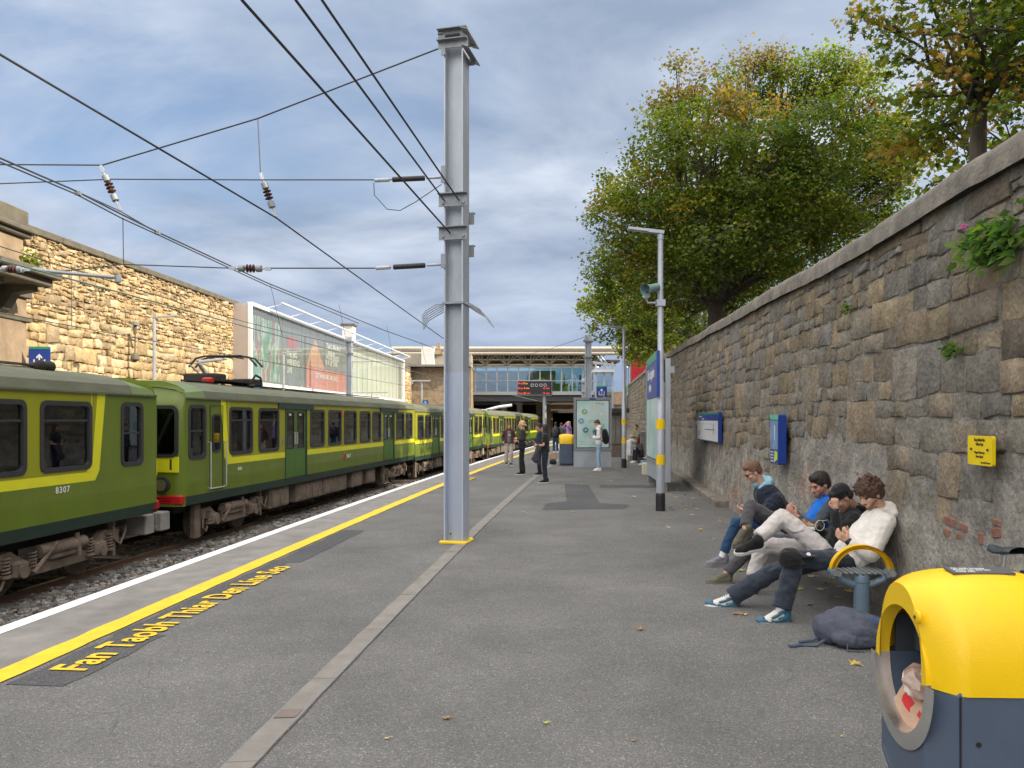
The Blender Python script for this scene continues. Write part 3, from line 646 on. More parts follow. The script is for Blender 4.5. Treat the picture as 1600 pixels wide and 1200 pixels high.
# ------------------------------------------------------------------ the train
T_ = dict(
 green=mat('train_green', (.125, .185, .016), .32, var=.12, scale=2.2, dirt=.5, dcol=(.10, .125, .035), coat=.15, bump=.05, bscale=3, stretch=(1, 1, .3), detail=8),
 olive=mat('train_olive', (.29, .31, .008), .35, var=.08, scale=1.5, dirt=.3, dcol=(.22, .235, .03), coat=.1),
 stripe=mat('train_stripe', (.72, .72, .02), .35, var=.06, scale=2, dirt=.2, dcol=(.45, .43, .08)),
 skirt=mat('train_skirt', (.022, .05, .038), .45, var=.15, scale=2),
 door=mat('train_door_green', (.065, .16, .025), .35, var=.08, scale=2, dirt=.2, dcol=(.06, .09, .03)),
 roof=mat('train_roof', (.12, .13, .085), .75, var=.25, scale=1.6, bump=.2, bscale=30, dirt=.5, dcol=(.085, .095, .06), stretch=(1, 3, 3)),
 rubber=mat('window_rubber', (.035, .035, .04), .45, var=.1), gl=glass_mat('train_glass', (.78, .90, .85), .07), 
 inner=mat('train_interior', (.5, .56, .53), .6, var=.1), seat=mat('seat_moquette', (.03, .10, .075), .8, var=.2, scale=20), ceil=mat('train_ceiling', (.62, .70, .70), .5, var=.03),
 under=mat('underframe_grime', (.17, .135, .105), .85, var=.4, scale=5, bump=.4, bscale=30, dirt=.6, dcol=(.05, .042, .036)),
 underd=mat('underframe_dark', (.028, .025, .022), .9, var=.3, scale=5), red=mat('train_red', (.42, .012, .015), .4, var=.08), grey=mat('train_equipment_box', (.33, .33, .32), .6, var=.15, scale=4, dirt=.5, dcol=(.16, .13, .1)),
 hop=mat('hopper_glass', (.62, .70, .70), .12, .9, var=.02), glw=glass_mat('windscreen_glass', (.30, .36, .34), .08),
 handle=mat('handrail', (.55, .55, .55), .4, .6), lbl=mat('white_lettering', (.75, .78, .75), .5, var=.03), orange=mat('orange_lamp', (.7, .16, .02), .4))
CARL = 18.67; HW = 1.43
ZB, ZS, ZG = -.05, .15, 2.2                   # skirt bottom, skirt top, gutter (platform level = 0)
def car_layout(kind):
    # x from the cab end; (x0, x1, type)
    a = [(.14, .78, 'cabwin'), (1.0, 1.5, 'cabdoor'), (1.85, 2.96, 'win'), (3.33, 4.46, 'win'), (4.87, 6.37, 'door'), (6.63, 7.71, 'win'), (8.08, 9.2, 'win'), (9.5, 10.69, 'win'),
         (11.1, 12.23, 'win'), (12.53, 13.54, 'win'), (13.9, 15.4, 'door'), (15.71, 16.87, 'win'), (17.17, 18.23, 'win')]
    if kind == 'plaincab': a = [(.49, 1.12, 'cabwin'), (1.99, 3.16, 'win')]+[(3.5, 4.6, 'win')]+a[4:]
    return a
def roof_prof(k=9):
    pts = []
    for i in range(k+1):
        t = math.pi*i/k; pts.append((-HW*math.cos(t), ZG+.42*math.sin(t)**.75 if 0 < i < k else ZG))
    return pts
def make_car(label, A, B, kind='cab', mirror=False, number='8307', first=False, pant=False):
    d = (B-A); L_ = d.length; rz = math.atan2(d.y, d.x); sc_x = L_/CARL
    base = V((A.x, A.y, A.z))
    t_ = thing('train_carriage', label, 'train carriage', base, rz, 'coupled green train carriages')
    fx = (lambda x: (CARL-x)*sc_x) if mirror else (lambda x: x*sc_x)
    lay = car_layout(kind)
    S = -HW                                     # local y of the platform side
    # ---- body shell: side walls from cells with real openings
    def side(y, det):
        mb = MB(); nrm = -1 if y < 0 else 1
        stx = 1.6 if kind != 'plaincab' else 1.75
        zs = sorted({ZB, ZS, .72, .87, .95, 2.01, 2.07, ZG})
        xs = {0, stx, stx+.22, CARL}
        for (x0, x1, ty) in lay: xs |= {x0, x1}
        xs = sorted(xs)
        for i in range(len(xs)-1):
            xm = (xs[i]+xs[i+1])/2; opn = [l for l in lay if l[0] < xm < l[1]]; ty = opn[0][2] if opn else None
            for j in range(len(zs)-1):
                zm = (zs[j]+zs[j+1])/2
                if ty in ('win', 'cabwin') and .95 < zm < 2.01: continue
                if ty == 'door' and ZS < zm < 2.07: continue
                if ty == 'cabdoor' and 1.05 < zm < 1.9 and .95 < zm < 2.01: continue
                if zm < ZS: m = 3
                elif xm < stx: m = 0
                elif zm < .72: m = 0
                elif zm < .87: m = 2
                elif xm < stx+.22: m = 2
                else: m = 1
                if ty == 'door' and zm > 2.07: m = 4
                yy = y
                vs = [(fx(xs[i]), yy, zs[j]), (fx(xs[i+1]), yy, zs[j]), (fx(xs[i+1]), yy, zs[j+1]), (fx(xs[i]), yy, zs[j+1])]
                if zm < ZS: vs = [(v_[0], v_[1]*(1.0 if v_[2] > ZB+.01 else .97), v_[2]) for v_ in vs]
                if (nrm > 0) != mirror: vs.reverse()
                mb.add(vs, [(0, 1, 2, 3)], m)
                # reveal behind the opening handled by the frames
        return mb
    sh = side(S, True); o2 = side(-S, False); 
    b = len(sh.v); sh.v += o2.v; sh.f += [[b+i for i in f] for f in o2.f]; sh.m += o2.m; sh.c += o2.c
    # slanting leading edge of the stripe: a thin painted wedge
    stx = 1.6 if kind != 'plaincab' else 1.75
    for y in (S-.003, ):
        vs = [(fx(stx-.16), y, ZG-.01), (fx(stx+.02), y, ZG-.01), (fx(stx+.02), y, .80)]; 
        sh.add(vs if mirror else vs[::-1], [(0, 1, 2)], 2)
        sh.add([(fx(stx+.2), y, 2.2), (fx(stx+.2), y, 1.0), (fx(stx+.06), y, 2.2)][::(1 if mirror else -1)], [(0, 1, 2)], 1)
        vs = [(fx(stx), y-.001, .72), (fx(stx+.12), y-.001, .72), (fx(stx), y-.001, .9)]; sh.add(vs[::(-1 if mirror else 1)], [(0, 1, 2)], 0)
        vs = [(fx(stx+.22), y-.001, .87), (fx(stx+.36), y-.001, .87), (fx(stx+.22), y-.001, 1.05)]; sh.add(vs[::(-1 if mirror else 1)], [(0, 1, 2)], 2)
    # ends
    for xe in (0, CARL):
        cab = xe == 0
        prof = [(-HW, ZB), (HW, ZB), (HW, ZG)]+[(-p[0], p[1]) for p in roof_prof()[1:-1]]+[(-HW, ZG)]
        if not cab: sh.prism([(p[0], p[1]) for p in prof], .02, frameM((fx(xe), 0, 0), (0, 1, 0), (0, 0, 1), (1, 0, 0)), 4)
    sh.build('body', [T_['green'], T_['olive'], T_['stripe'], T_['skirt'], T_['underd']], t_, local=True)
    # roof
    rf = MB(); rp = roof_prof(11); n = 24; k = len(rp)
    for i in range(n+1):
        x = CARL*i/n; dd = max(0, 1-x/.55) if kind in ('cab', 'plaincab') else 0
        for j, (y, z) in enumerate(rp):
            rf.v.append(V((fx(x), y*(1-.0*dd), z-.16*dd*dd*(z-ZG)/.42)))
    for i in range(n):
        for j in range(k-1):
            a = i*k+j; q = [a, a+1, a+k+1, a+k]; rf.f.append(q if mirror else q[::-1]); rf.m.append(1 if (i == 0) else 0); rf.c.append(None)
    for y in (-.55, .0, .6): rf.box((L_/2, y, ZG+.43-.06*abs(y)), (L_*.8, .06, .03))
    rf.box((L_/2, S-.02, ZG-.005), (L_-.1, .05, .03)); 
    rf.build('roof', [T_['roof'], T_['green']], t_, smooth='auto', local=True)
    if pant or first:
        vb = MB(); xs_ = [L_-4.1, L_-3.55, L_-2.2] if first else [4.6]
        for x in xs_: vb.box((x, -.6, ZG+.44), (.2, .22, .1), bev=.04)
        vb.tube([(L_*.1, -.35, ZG+.47), (L_*.9, -.35, ZG+.47)], .02, 6)
        if first: vb.ball((L_-2.35, -.8, ZG+.42), (.12, .1, .1)); vb.ball((L_-2.15, -.8, ZG+.42), (.12, .1, .1)); vb.tube([(L_-3.2, -.7, ZG+.42), (L_-2.4, -.75, ZG+.42)], .015, 6)
        vb.build('roof_vent', T_['underd'], t_, local=True)
    def cabface(x, out):            # rounded cab front
        mb = MB(); F = lambda y, z, dx: V((x+out*dx, y, z))
        ys = [-HW, -HW+.05, -HW+.2, -.9, 0, .9, HW-.2, HW-.05, HW]; dxs = [0, .07, .115, .125, .13, .125, .115, .07, 0]
        zs = [ZB, .3, 1.05, 1.95, 2.2, 2.35, 2.46, 2.56]; pull = [0, 0, 0, .03, .09, .16, .24, .33]
        for z, pz in zip(zs, pull):
            for y, dx in zip(ys, dxs):
                zz_ = min(z, ZG+.42*max(0, 1-(y/HW)**2)**.375+0) if z > ZG else z
                mb.v.append(F(y, zz_, max(dx-pz, -.05)))
        m_ = len(ys)
        for i in range(len(zs)-1):
            for j in range(m_-1):
                mm = 0
                if zs[i] == .3: pass
                mb.f.append([i*m_+j, i*m_+j+1, (i+1)*m_+j+1, (i+1)*m_+j][::(1 if out > 0 else -1)]); mb.m.append(mm); mb.c.append(None)
        f_ = mb.build('cab_front', [T_['green']], t_, smooth='auto', local=True)
        # windscreen, number panel, headlight, buffer beam
        for yc in (-.74, .74):
            mb = MB(); T = frameM((x+out*.128, yc, 1.50), (0, 1, 0), (0, 0, 1), (out, 0, 0))
            mb.ring(rrect(1.22, 1.08, .14), rrect(1.08, .94, .09), .03, T); w2 = mb.build('windscreen', T_['rubber'], t_, local=True)
            mb = MB(); mb.prism(rrect(1.09, .95, .09), .008, T, z0=.012); mb.build('pane', T_['glw'], w2, local=True)
        mb = MB(); T = frameM((x+out*.115, -.88, .82), (0, 1, 0), (0, 0, 1), (out, 0, 0)); mb.prism([(-.48, -.16), (.5, -.16), (.5, .16), (-.48, .16)], .03, T); mb.build('number_panel', T_['stripe'], t_, local=True)
        text('painted_number', '1', .3, (x+out*.15, -1.12, .72), (0, -out*-1 if out > 0 else -1, 0) if False else (0, out, 0), (0, 0, 1), M_['ktext'], t_, bold=.008, local=True)
        for y in (-1.0, 1.0):
            mb = MB(); T = frameM((x+out*.1, y, .40), (0, 1, 0), (0, 0, 1), (out, 0, 0)); mb.cyl(T @ V((0, 0, 0)), T @ V((0, 0, .09)), .17, 20); hl = mb.build('headlight', T_['rubber'], t_, local=True, smooth='auto')
            mb = MB(); mb.cyl(T @ V((0, .0, .085)), T @ V((0, 0, .1)), .12, 20); mb.build('lens', M_['chrome'], hl, local=True, smooth='auto')
        mb = MB(); mb.box((x+out*.04, 0, ZB+.14), (.20, 2*HW-.02, .2), bev=.03); [mb.box((x+out*.145, 0, ZB+.09+.05*q), (.03, 2.4, .02)) for q in range(3)]; mb.build('buffer_beam', T_['red'], t_, local=True)
        mb = MB(); mb.box((x+out*.25, -.9, -.32), (.32, .5, .38), bev=.02); mb.box((x+out*.1, -.4, -.3), (.5, .4, .3)); mb.box((x+out*.42, 0, -.2), (.5, .34, .3), bev=.04); mb.box((x+out*.42, -.95, -.25), (.05, .2, .18)); mb.box((x+out*.43, -.95, -.42), (.05, .2, .1)); mb.build('coupler', T_['grey'], t_, local=True)
        mb = MB(); mb.tube([(x+out*.17, -1.25, 1.9), (x+out*.21, -.9, 1.15)], .007, 5); mb.tube([(x+out*.17, -1.2, 1.88), (x+out*.21, -.86, 1.15)], .006, 5); mb.build('wiper', M_['black'], t_, local=True)
    if kind == 'cab': cabface(fx(0), 1 if mirror else -1)
    if kind == 'plaincab': cabface(fx(0), 1 if mirror else -1)
    # openings
    for (x0, x1, ty) in lay:
        X0, X1 = sorted((fx(x0), fx(x1))); xc = (X0+X1)/2; w_ = X1-X0
        if ty in ('win', 'cabwin'):
            for y, out in ((S, -1), (-S, 1)):
                if y > 0 and ty == 'cabwin': continue
                T = frameM((xc, y, 1.48), (1, 0, 0) if out < 0 else (-1, 0, 0), (0, 0, 1), (0, out, 0))
                if y > 0:
                    mb = MB(); mb.prism(rrect(w_, 1.06, .06), .01, T, z0=-.02); mb.build('far_pane', T_['gl'], t_, local=True); continue
                mb = MB(); h = 1.12 if ty == 'win' else 1.16
                mb.ring(rrect(w_+.06, h, .13), rrect(w_-.09, h-.15, .08), .035, T, z0=-.02); mb.ring(rrect(w_+.0, h-.04, .12), rrect(w_-.09, h-.15, .08), .09, T, z0=-.11)
                zt = .25 if ty == 'win' else .02
                mb.box(T @ V((0, zt, -.02)), (w_-.1, .03, .035)); fr = mb.build('window', T_['rubber'], t_, local=True)
                mb = MB(); mb.prism(rrect(w_-.07, h-.13, .07), .006, T, z0=-.035); mb.build('pane', T_['gl'], fr, local=True)
                if ty == 'win':    # inner tilted hopper reflecting the sky
                    mb = MB(); mb.add([T @ V((-(w_/2-.1), .26, -.05)), T @ V((w_/2-.1, .26, -.05)), T @ V((w_/2-.1, .40, -.16)), T @ V((-(w_/2-.1), .40, -.16))], [(0, 1, 2, 3)]); mb.build('hopper', T_['hop'], fr, local=True)
        elif ty == 'cabdoor':
            mb = MB(); T = frameM((xc, S, 1.0), (1, 0, 0), (0, 0, 1), (0, -1, 0)); zc = 1.15
            mb.ring([(a, b_) for a, b_ in rrect(w_+.06, 1.86, .02, cy=.13)], [(a, b_) for a, b_ in rrect(w_+.035, 1.835, .02, cy=.13)], .012, T); dr = mb.build('cab_door', T_['rubber'], t_, local=True)
            mb = MB(); mb.prism(rrect(w_+.035, 1.835, .02, cy=.13), .004, T, z0=.001) if False else None
            mb.ring(rrect(.36, .84, .1, cy=.45), rrect(.28, .76, .07, cy=.45), .02, T, z0=.0); f2 = mb.build('window', T_['rubber'], dr, local=True)
            mb = MB(); mb.ring(rrect(w_, 1.06, .005, cy=.48), rrect(.30, .78, .08, cy=.45), .02, T, z0=-.025); mb.build('leaf_panel', T_['green'], dr, local=True)
            mb = MB(); mb.prism(rrect(.29, .77, .07, cy=.45), .006, T, z0=.004); mb.build('pane', T_['gl'], f2, local=True)
            mb = MB()
            for q in (-w_/2-.09, w_/2+.09): mb.tube([T @ V((q, .25, .0)), T @ V((q, .25, .06)), T @ V((q, -.75, .06)), T @ V((q, -.75, 0))], .016, 6)
            mb.tube([T @ V((-w_/2-.09, -.77, .03)), T @ V((w_/2+.09, -.77, .03))], .016, 6); mb.build('handrail', T_['handle'], t_, local=True)
        elif ty == 'door':
            T = frameM((xc, S, 1.1), (1, 0, 0), (0, 0, 1), (0, -1, 0))
            mb = MB(); mb.bb((X0-.02, S-.02, 2.05), (X1+.02, S+.1, 2.10)); mb.bb((X0-.0, S-.012, .1), (X0+.05, S+.1, 2.06)); mb.bb((X1-.05, S-.012, .1), (X1, S+.1, 2.06)); mb.bb((X0-.45, S-.035, 2.03), (X1+.45, S+.0, 2.19)); df = mb.build('door_surround', T_['skirt'], t_, local=True)
            for sgn in (-1, 1):
                mb = MB(); w2 = w_/2-.06; cx_ = sgn*(w2/2+.005)
                mb.ring(rrect(w2, 1.9, .02, cx=cx_), rrect(w2-.22, 1.0, .05, cx=cx_, cy=.34), .04, T, z0=-.06)
                dl = mb.build('door_leaf', T_['door'], t_, local=True)
                mb = MB(); mb.ring(rrect(w2-.2, 1.02, .05, cx=cx_, cy=.34), rrect(w2-.25, .97, .04, cx=cx_, cy=.34), .01, T, z0=-.025); mb.build('window_seal', T_['rubber'], dl, local=True)
                mb = MB(); mb.prism(rrect(w2-.22, 1.0, .05, cx=cx_, cy=.34), .006, T, z0=-.04); mb.prism(rrect(.16, .05, .01, cx=cx_, cy=.78), .004, T, z0=-.03, m=1); mb.build('pane', [T_['gl'], T_['lbl']], dl, local=True)
                mb = MB(); mb.box(T @ V((sgn*.07, .12, -.005)), (.05, .03, .34)); mb.build('door_handle', T_['handle'], dl, local=True)
            mb = MB(); mb.box(T @ V((-sgn*0-w_/2-.16, .05, .01)), (.05, .03, .14)); mb.build('door_control', M_['galvd'], t_, local=True)
    # interior
    mb = MB(); mb.bb((.4, -1.3, .12), (L_-.1, 1.3, .16)); mb.bb((.4, -1.3, 2.12), (L_-.1, 1.3, 2.16), m=1)
    for xx in (3.0, L_*.5, L_-1.6): 
        mb.bb((xx, -1.3, .16), (xx+.04, -.4, 1.2)); 
    [mb.box((fx(xx_), 0, 1.1), (.04, 2.7, 2.0), m=2) for xx_ in (1.62,)]; mb.box((fx(.35), 0, .75), (.4, 2.5, .5), m=2); mb.build('interior', [T_['inner'], T_['ceil'], T_['underd']], t_, local=True)
    for i in range(int((L_-3)/1.45)):
        x = 2.3+i*1.45
        if any(fx(l[0]) < x < fx(l[1]) or fx(l[1]) < x < fx(l[0]) for l in lay if l[2] == 'door'): continue
        mb = MB()
        for yy in (-.85, .85):
            mb.box((x, yy, .62), (.12, .84, .95), bev=.04); mb.box((x+.24, yy, .52), (.42, .84, .12), bev=.04)
        mb.build('seat', T_['seat'], t_, local=True)
    # underframe and bogies
    mb = MB(); mb.bb((.3, -1.0, -.25), (L_-.3, 1.0, -.06)); mb.bb((2.2, -.3, -.9), (L_-2.2, .3, -.2)); mb.build('underframe', T_['underd'], t_, local=True)
    for (a, b_) in ((4.3, 5.5), (6.0, 8.0), (8.1, 10.2), (10.8, 11.9), (12.4, 13.4)):
        mb = MB(); mb.bb((a, S+.14, -.62), (b_, -.4, -.08), bev=.03)
        for q in range(int((b_-a)/.55)): mb.bb((a+.08+q*.55, S+.125, -.56), (a+.56+q*.55, S+.15, -.14))
        mb.build('equipment_box', T_['under'], t_, local=True)
    for xb in (2.45, L_-2.45):
        mb = MB(); y0 = S+.2
        mb.prism([(-1.55, .38), (-1.55, .2), (-1.2, .16), (-.75, -.02), (.75, -.02), (1.2, .16), (1.55, .2), (1.55, .38), (1.1, .42), (.7, .16), (-.7, .16), (-1.1, .42)], .12, frameM((xb, y0+.12, -.62), (1, 0, 0), (0, 0, 1), (0, -1, 0)))
        mb.bb((xb-.35, y0-.06, -.5), (xb+.35, y0+.2, -.28), bev=.05); mb.cyl((xb-.55, y0, -.30), (xb+.55, y0, -.30), .11, 12)
        bg_ = mb.build('bogie', T_['under'], t_, local=True, smooth='auto')
        for q in (-.95, .95):
            mb = MB(); mb.bb((xb+q-.16, y0-.08, -.62), (xb+q+.16, y0+.12, -.36), bev=.04); mb.cyl((xb+q, y0-.12, -.52), (xb+q, y0-.05, -.52), .1, 14); mb.build('axle_box', T_['under'], bg_, local=True, smooth='auto')
            for q2 in (-.27, .27):
                mb = MB(); pts = [(xb+q+q2+.055*math.cos(t*1.0), y0-.02+.055*math.sin(t*1.0), -.52+t*.008) for t in np.arange(0, 31, .6)]; mb.tube(pts, .014, 5); mb.cyl((xb+q+q2, y0-.02, -.57), (xb+q+q2, y0-.02, -.53), .08, 10); mb.build('coil_spring', T_['under'], bg_, local=True)
            mb = MB(); zc = -1.10+.145+.43
            mb.lathe((xb+q, S+.63, zc), [(.44, -.06), (.46, -.03), (.46, 0), (.43, .005), (.43, .06), (.37, .065), (.34, .045), (.14, .05), (.12, .09), (.02, .09)], 28, M=Matrix.Rotation(R(90), 4, 'X'))
            wl = mb.build('wheel', T_['under'], bg_, local=True, smooth='auto')
        mb = MB(); mb.tube([(xb-.2, y0-.08, -.2), (xb-.75, y0-.1, -.58)], .035, 8); mb.tube([(xb+.3, y0-.06, -.12), (xb+.35, y0-.08, -.5)], .04, 8); mb.tube([(xb-1.4, y0, -.3), (xb-1.5, y0-.05, -.62), (xb-1.38, y0-.06, -.72), (xb-1.25, y0-.02, -.6)], .018, 6)
        mb.tube([(xb+1.1, y0, -.2), (xb+1.5, y0-.06, -.5), (xb+1.75, y0, -.3), (xb+1.9, y0+.1, -.2)], .022, 6); islands(mb, 'damper', T_['under'], bg_, local=True, smooth='auto')
        mb = MB(); mb.bb((xb-1.75, y0+.0, -.82), (xb-1.5, y0+.1, -.1)); mb.bb((xb+1.35, y0-.02, -.7), (xb+1.42, y0+.08, -.05)); islands(mb, 'bracket', T_['under'], bg_, local=True)
    return t_, rz, L_
def dz(Y): return -.005*max(0, Y-15)
def cc(Y): p = P(-4.93, Y); p.z = dz(Y); return p
Ys = [15.45, 34.05]
cars = []
Yc1 = 14.42
c1, rz1, L1 = make_car('nearest green carriage cut by the left edge of the photo, number 8307 in white', cc(Yc1-18.5), cc(Yc1), 'plaincab', True, first=True)
text('fleet_number', '8307', .14, (L1-2.86, -HW-.006, .59), (1, 0, 0), (0, 0, 1), T_['lbl'], c1, bold=.003, local=True, sp=1.25)
c2, rz2, L2 = make_car('second green carriage from the left, cab end first, with a pantograph on its roof', cc(15.5), cc(34.0), 'cab', False, pant=True)
text('fleet_number', '8101', .11, (2.25, -HW-.006, .55), (1, 0, 0), (0, 0, 1), T_['lbl'], c2, bold=.003, local=True)
text('operator_logo', 'DART', .17, (9.75, -HW-.006, .47), (1, 0, 0), (0, 0, 1), T_['lbl'], c2, bold=.004, local=True)
mb = MB(); mb.tube([(9.5, -HW-.006, .48), (9.57, -HW-.006, .42), (9.68, -HW-.006, .46), (9.66, -HW-.006, .60)], .02, 5); mb.tube([(9.55, -HW-.006, .62), (9.66, -HW-.006, .66)], .015, 5, m=1); mb.build('logo_mark', [T_['red'], T_['orange']], c2, local=True)
mb = MB(); mb.box((9.33, -HW-.02, 1.95), (.06, .03, .2)); mb.build('door_lamp', T_['orange'], c2, local=True)
c3, *_ = make_car('third green carriage, partly hidden behind the grey steel column', cc(34.1), cc(51.4), 'cab', True)
c4, *_ = make_car('fourth green carriage, just right of the steel column in the sun', cc(52.0), cc(69.5), 'cab', False, pant=True)
c5, *_ = make_car('far green carriage behind the group of waiting people', cc(69.6), cc(86.0), 'cab', True)
# pantograph of the second carriage
pg = MB(); X = 3.9; ZR = ZG+.45
pg.box((X+.1, 0, ZR+.08), (1.5, 1.2, .05)); pg.box((X-.55, 0, ZR+.14), (.5, .9, .22), bev=.03)
for y in (-.45, .45):
    for x in (X-.5, X+.7): pg.lathe((x, y, ZR-.06), [(.05, 0), (.07, .03), (.04, .05), (.07, .08), (.04, .1), (.05, .14)], 10)
po = pg.build('pantograph', T_['underd'], c2, local=True)
mb = MB(); zt = 3.42
mb.tube([(X-.35, 0, ZR+.15), (X-1.0+.1, 0, ZR+.52)], [.06, .045], 8); mb.tube([(X-.9, 0, ZR+.52), (X+.55, 0, zt-.06)], [.045, .03], 8); mb.tube([(X-.2, .2, ZR+.15), (X-.95, .2, ZR+.46)], .018, 6)
mb.build('arm', M_['galvd'], po, local=True)
mb = MB()
for dx in (-.16, .16): mb.tube([(X+.5+dx, -.95, zt-.28), (X+.5+dx, -.75, zt-.06), (X+.5+dx, -.5, zt), (X+.5+dx, .5, zt), (X+.5+dx, .75, zt-.06), (X+.5+dx, .95, zt-.28)], .028, 6)
mb.tube([(X+.3, -.4, zt-.05), (X+.7, -.4, zt-.05)], .02, 6); mb.tube([(X+.3, .4, zt-.05), (X+.7, .4, zt-.05)], .02, 6)
mb.build('collector_head', T_['underd'], po, local=True)
mb = MB(); mb.box((2.95, -.3, ZR+.06), (.2, .25, .14), bev=.03); mb.build('red_insulator', T_['red'], c2, local=True)
mb = MB(); mb.box((5.2, -.2, ZR+.1), (.7, .6, .2), bev=.04); mb.tube([(4.8, -.5, ZR+.1), (5.0, -.55, ZR+.3), (5.4, -.5, ZR+.25), (5.6, -.45, ZR+.05)], .03, 6); mb.build('switch_gear', T_['underd'], c2, local=True)
# ------------------------------------------------------------------ catenary: column, insulators, wires
def hbeam(mb, c, h, w_, d, rz, t=.022, m=0, z0=0):
    Mr = Matrix.Rotation(rz, 4, 'Z')
    for sgn in (-1, 1): mb.box(V(c)+Mr @ V((sgn*(w_/2-t/2), 0, z0+h/2)), (t, d, h), rz, m=m)
    mb.box(V(c)+Mr @ V((0, 0, z0+h/2)), (w_-2*t, t*.8, h), rz, m=m)
pc = V((-.79, 10.95, 0)); prz = R(-13.5); Mp = Matrix.Translation(pc) @ Matrix.Rotation(prz, 4, 'Z')
col = thing('catenary_column', 'tall galvanised steel column standing on the platform in the foreground, yellow foot', 'column', pc, prz)
galv2 = mat('galvanised_blue', (.45, .51, .62), .38, .3, var=.12, scale=3, stretch=(1, 1, .3), dirt=.2, dcol=(.36, .42, .52))
mb = MB(); hbeam(mb, pc, 2.42, .285, .30, prz); mb.build('lower_shaft', galv2, col)
mb = MB(); hbeam(mb, pc+V((0, 0, 2.42)), 4.8, .283, .298, prz); mb.build('upper_shaft', M_['galv'], col)
mb = MB(); mb.box(Mp @ V((0, -.165, .015)), (.40, .07, .05), prz, bev=.015); mb.box(Mp @ V((.12, .17, .015)), (.16, .07, .05), prz, bev=.015); mb.box(Mp @ V((0, 0, .008)), (.38, .33, .012), prz); mb.build('base_plate', M_['yel'], col)
mb = MB(); mb.lathe(Mp @ V((-.08, -.03, .12)), [(.012, 0), (.012, .02)], 6, M=Matrix.Rotation(R(90), 4, 'X')); mb.build('bolt', M_['steeld'], col)
for (z, y, dzz) in ((7.17, -.17, 0), (7.17, .17, 0), (7.02, -.17, 0), (6.90, .17, 0)):
    mb = MB(); mb.box(Mp @ V((0, y, z)), (.44, .012, .10), prz); mb.box(Mp @ V((0, y+(.04 if y > 0 else -.04), z+.05)), (.44, .08, .012), prz); mb.build('cross_angle', M_['galvd'], col)
mb = MB(); mb.box(Mp @ V((.20, 0, 7.16)), (.11, .62, .012), prz, M=Matrix.Rotation(prz, 4, 'Z') @ Matrix.Rotation(R(18), 4, 'Y')); mb.box(Mp @ V((.21, 0, 6.92)), (.11, .62, .012), prz, M=Matrix.Rotation(prz, 4, 'Z') @ Matrix.Rotation(R(25), 4, 'Y')); mb.box(Mp @ V((-.18, 0, 7.18)), (.08, .4, .012), prz); mb.build('cap_plate', M_['galvd'], col)
mb = MB(); mb.tube([Mp @ V((-.1, -.19, 7.12)), Mp @ V((.1, -.19, 7.12))], .035, 8); mb.build('insulated_clamp', M_['black'], col)
for z in (4.83, 4.36):
    for (y, dzz) in ((-.165, 0), (.165, -.19)):
        mb = MB(); mb.box(Mp @ V((0, y, z+dzz)), (.42, .012, .17), prz); mb.box(Mp @ V((0, y+(.04 if y > 0 else -.04), z+dzz+.085)), (.42, .08, .012), prz)
        for bx in (-.15, .15):
            mb.lathe(Mp @ V((bx, y-.008 if y < 0 else y+.025, z+dzz-.04)), [(.02, 0), (.02, .022)], 6, M=Matrix.Rotation(R(90), 4, 'X'))
        mb.build('anchor_bracket', M_['galvd'], col)
mb = MB(); mb.box(Mp @ V((-.14, -.17, 5.2)), (.07, .02, .24), prz); mb.box(Mp @ V((-.14, -.17, 3.98)), (.07, .02, .2), prz); mb.box(Mp @ V((-.14, -.17, 6.98)), (.06, .02, .2), prz); mb.build('wire_lug', M_['galvd'], col)
# anti climbing spikes
for i in range(12):
    a = (-1 if i < 6 else 1); q = (i % 6)
    x0 = a*.13; y0 = -.14+.055*q; mb = MB()
    L1_ = .30+.02*q
    mb.tube([Mp @ V((x0, y0, 3.38)), Mp @ V((x0+a*.12, y0-.02, 3.37-.015*q)), Mp @ V((x0+a*(.12+L1_*.5), y0-.05, 3.28-.02*q)), Mp @ V((x0+a*(.1+L1_*.75), y0-.06, 3.20-.03*q))], .0075, 5); mb.build('anti_climb_spike', M_['galvd'], col)
mb = MB(); mb.box(Mp @ V((0, 0, 3.39)), (.31, .33, .03), prz); mb.build('spike_collar', M_['galvd'], col)

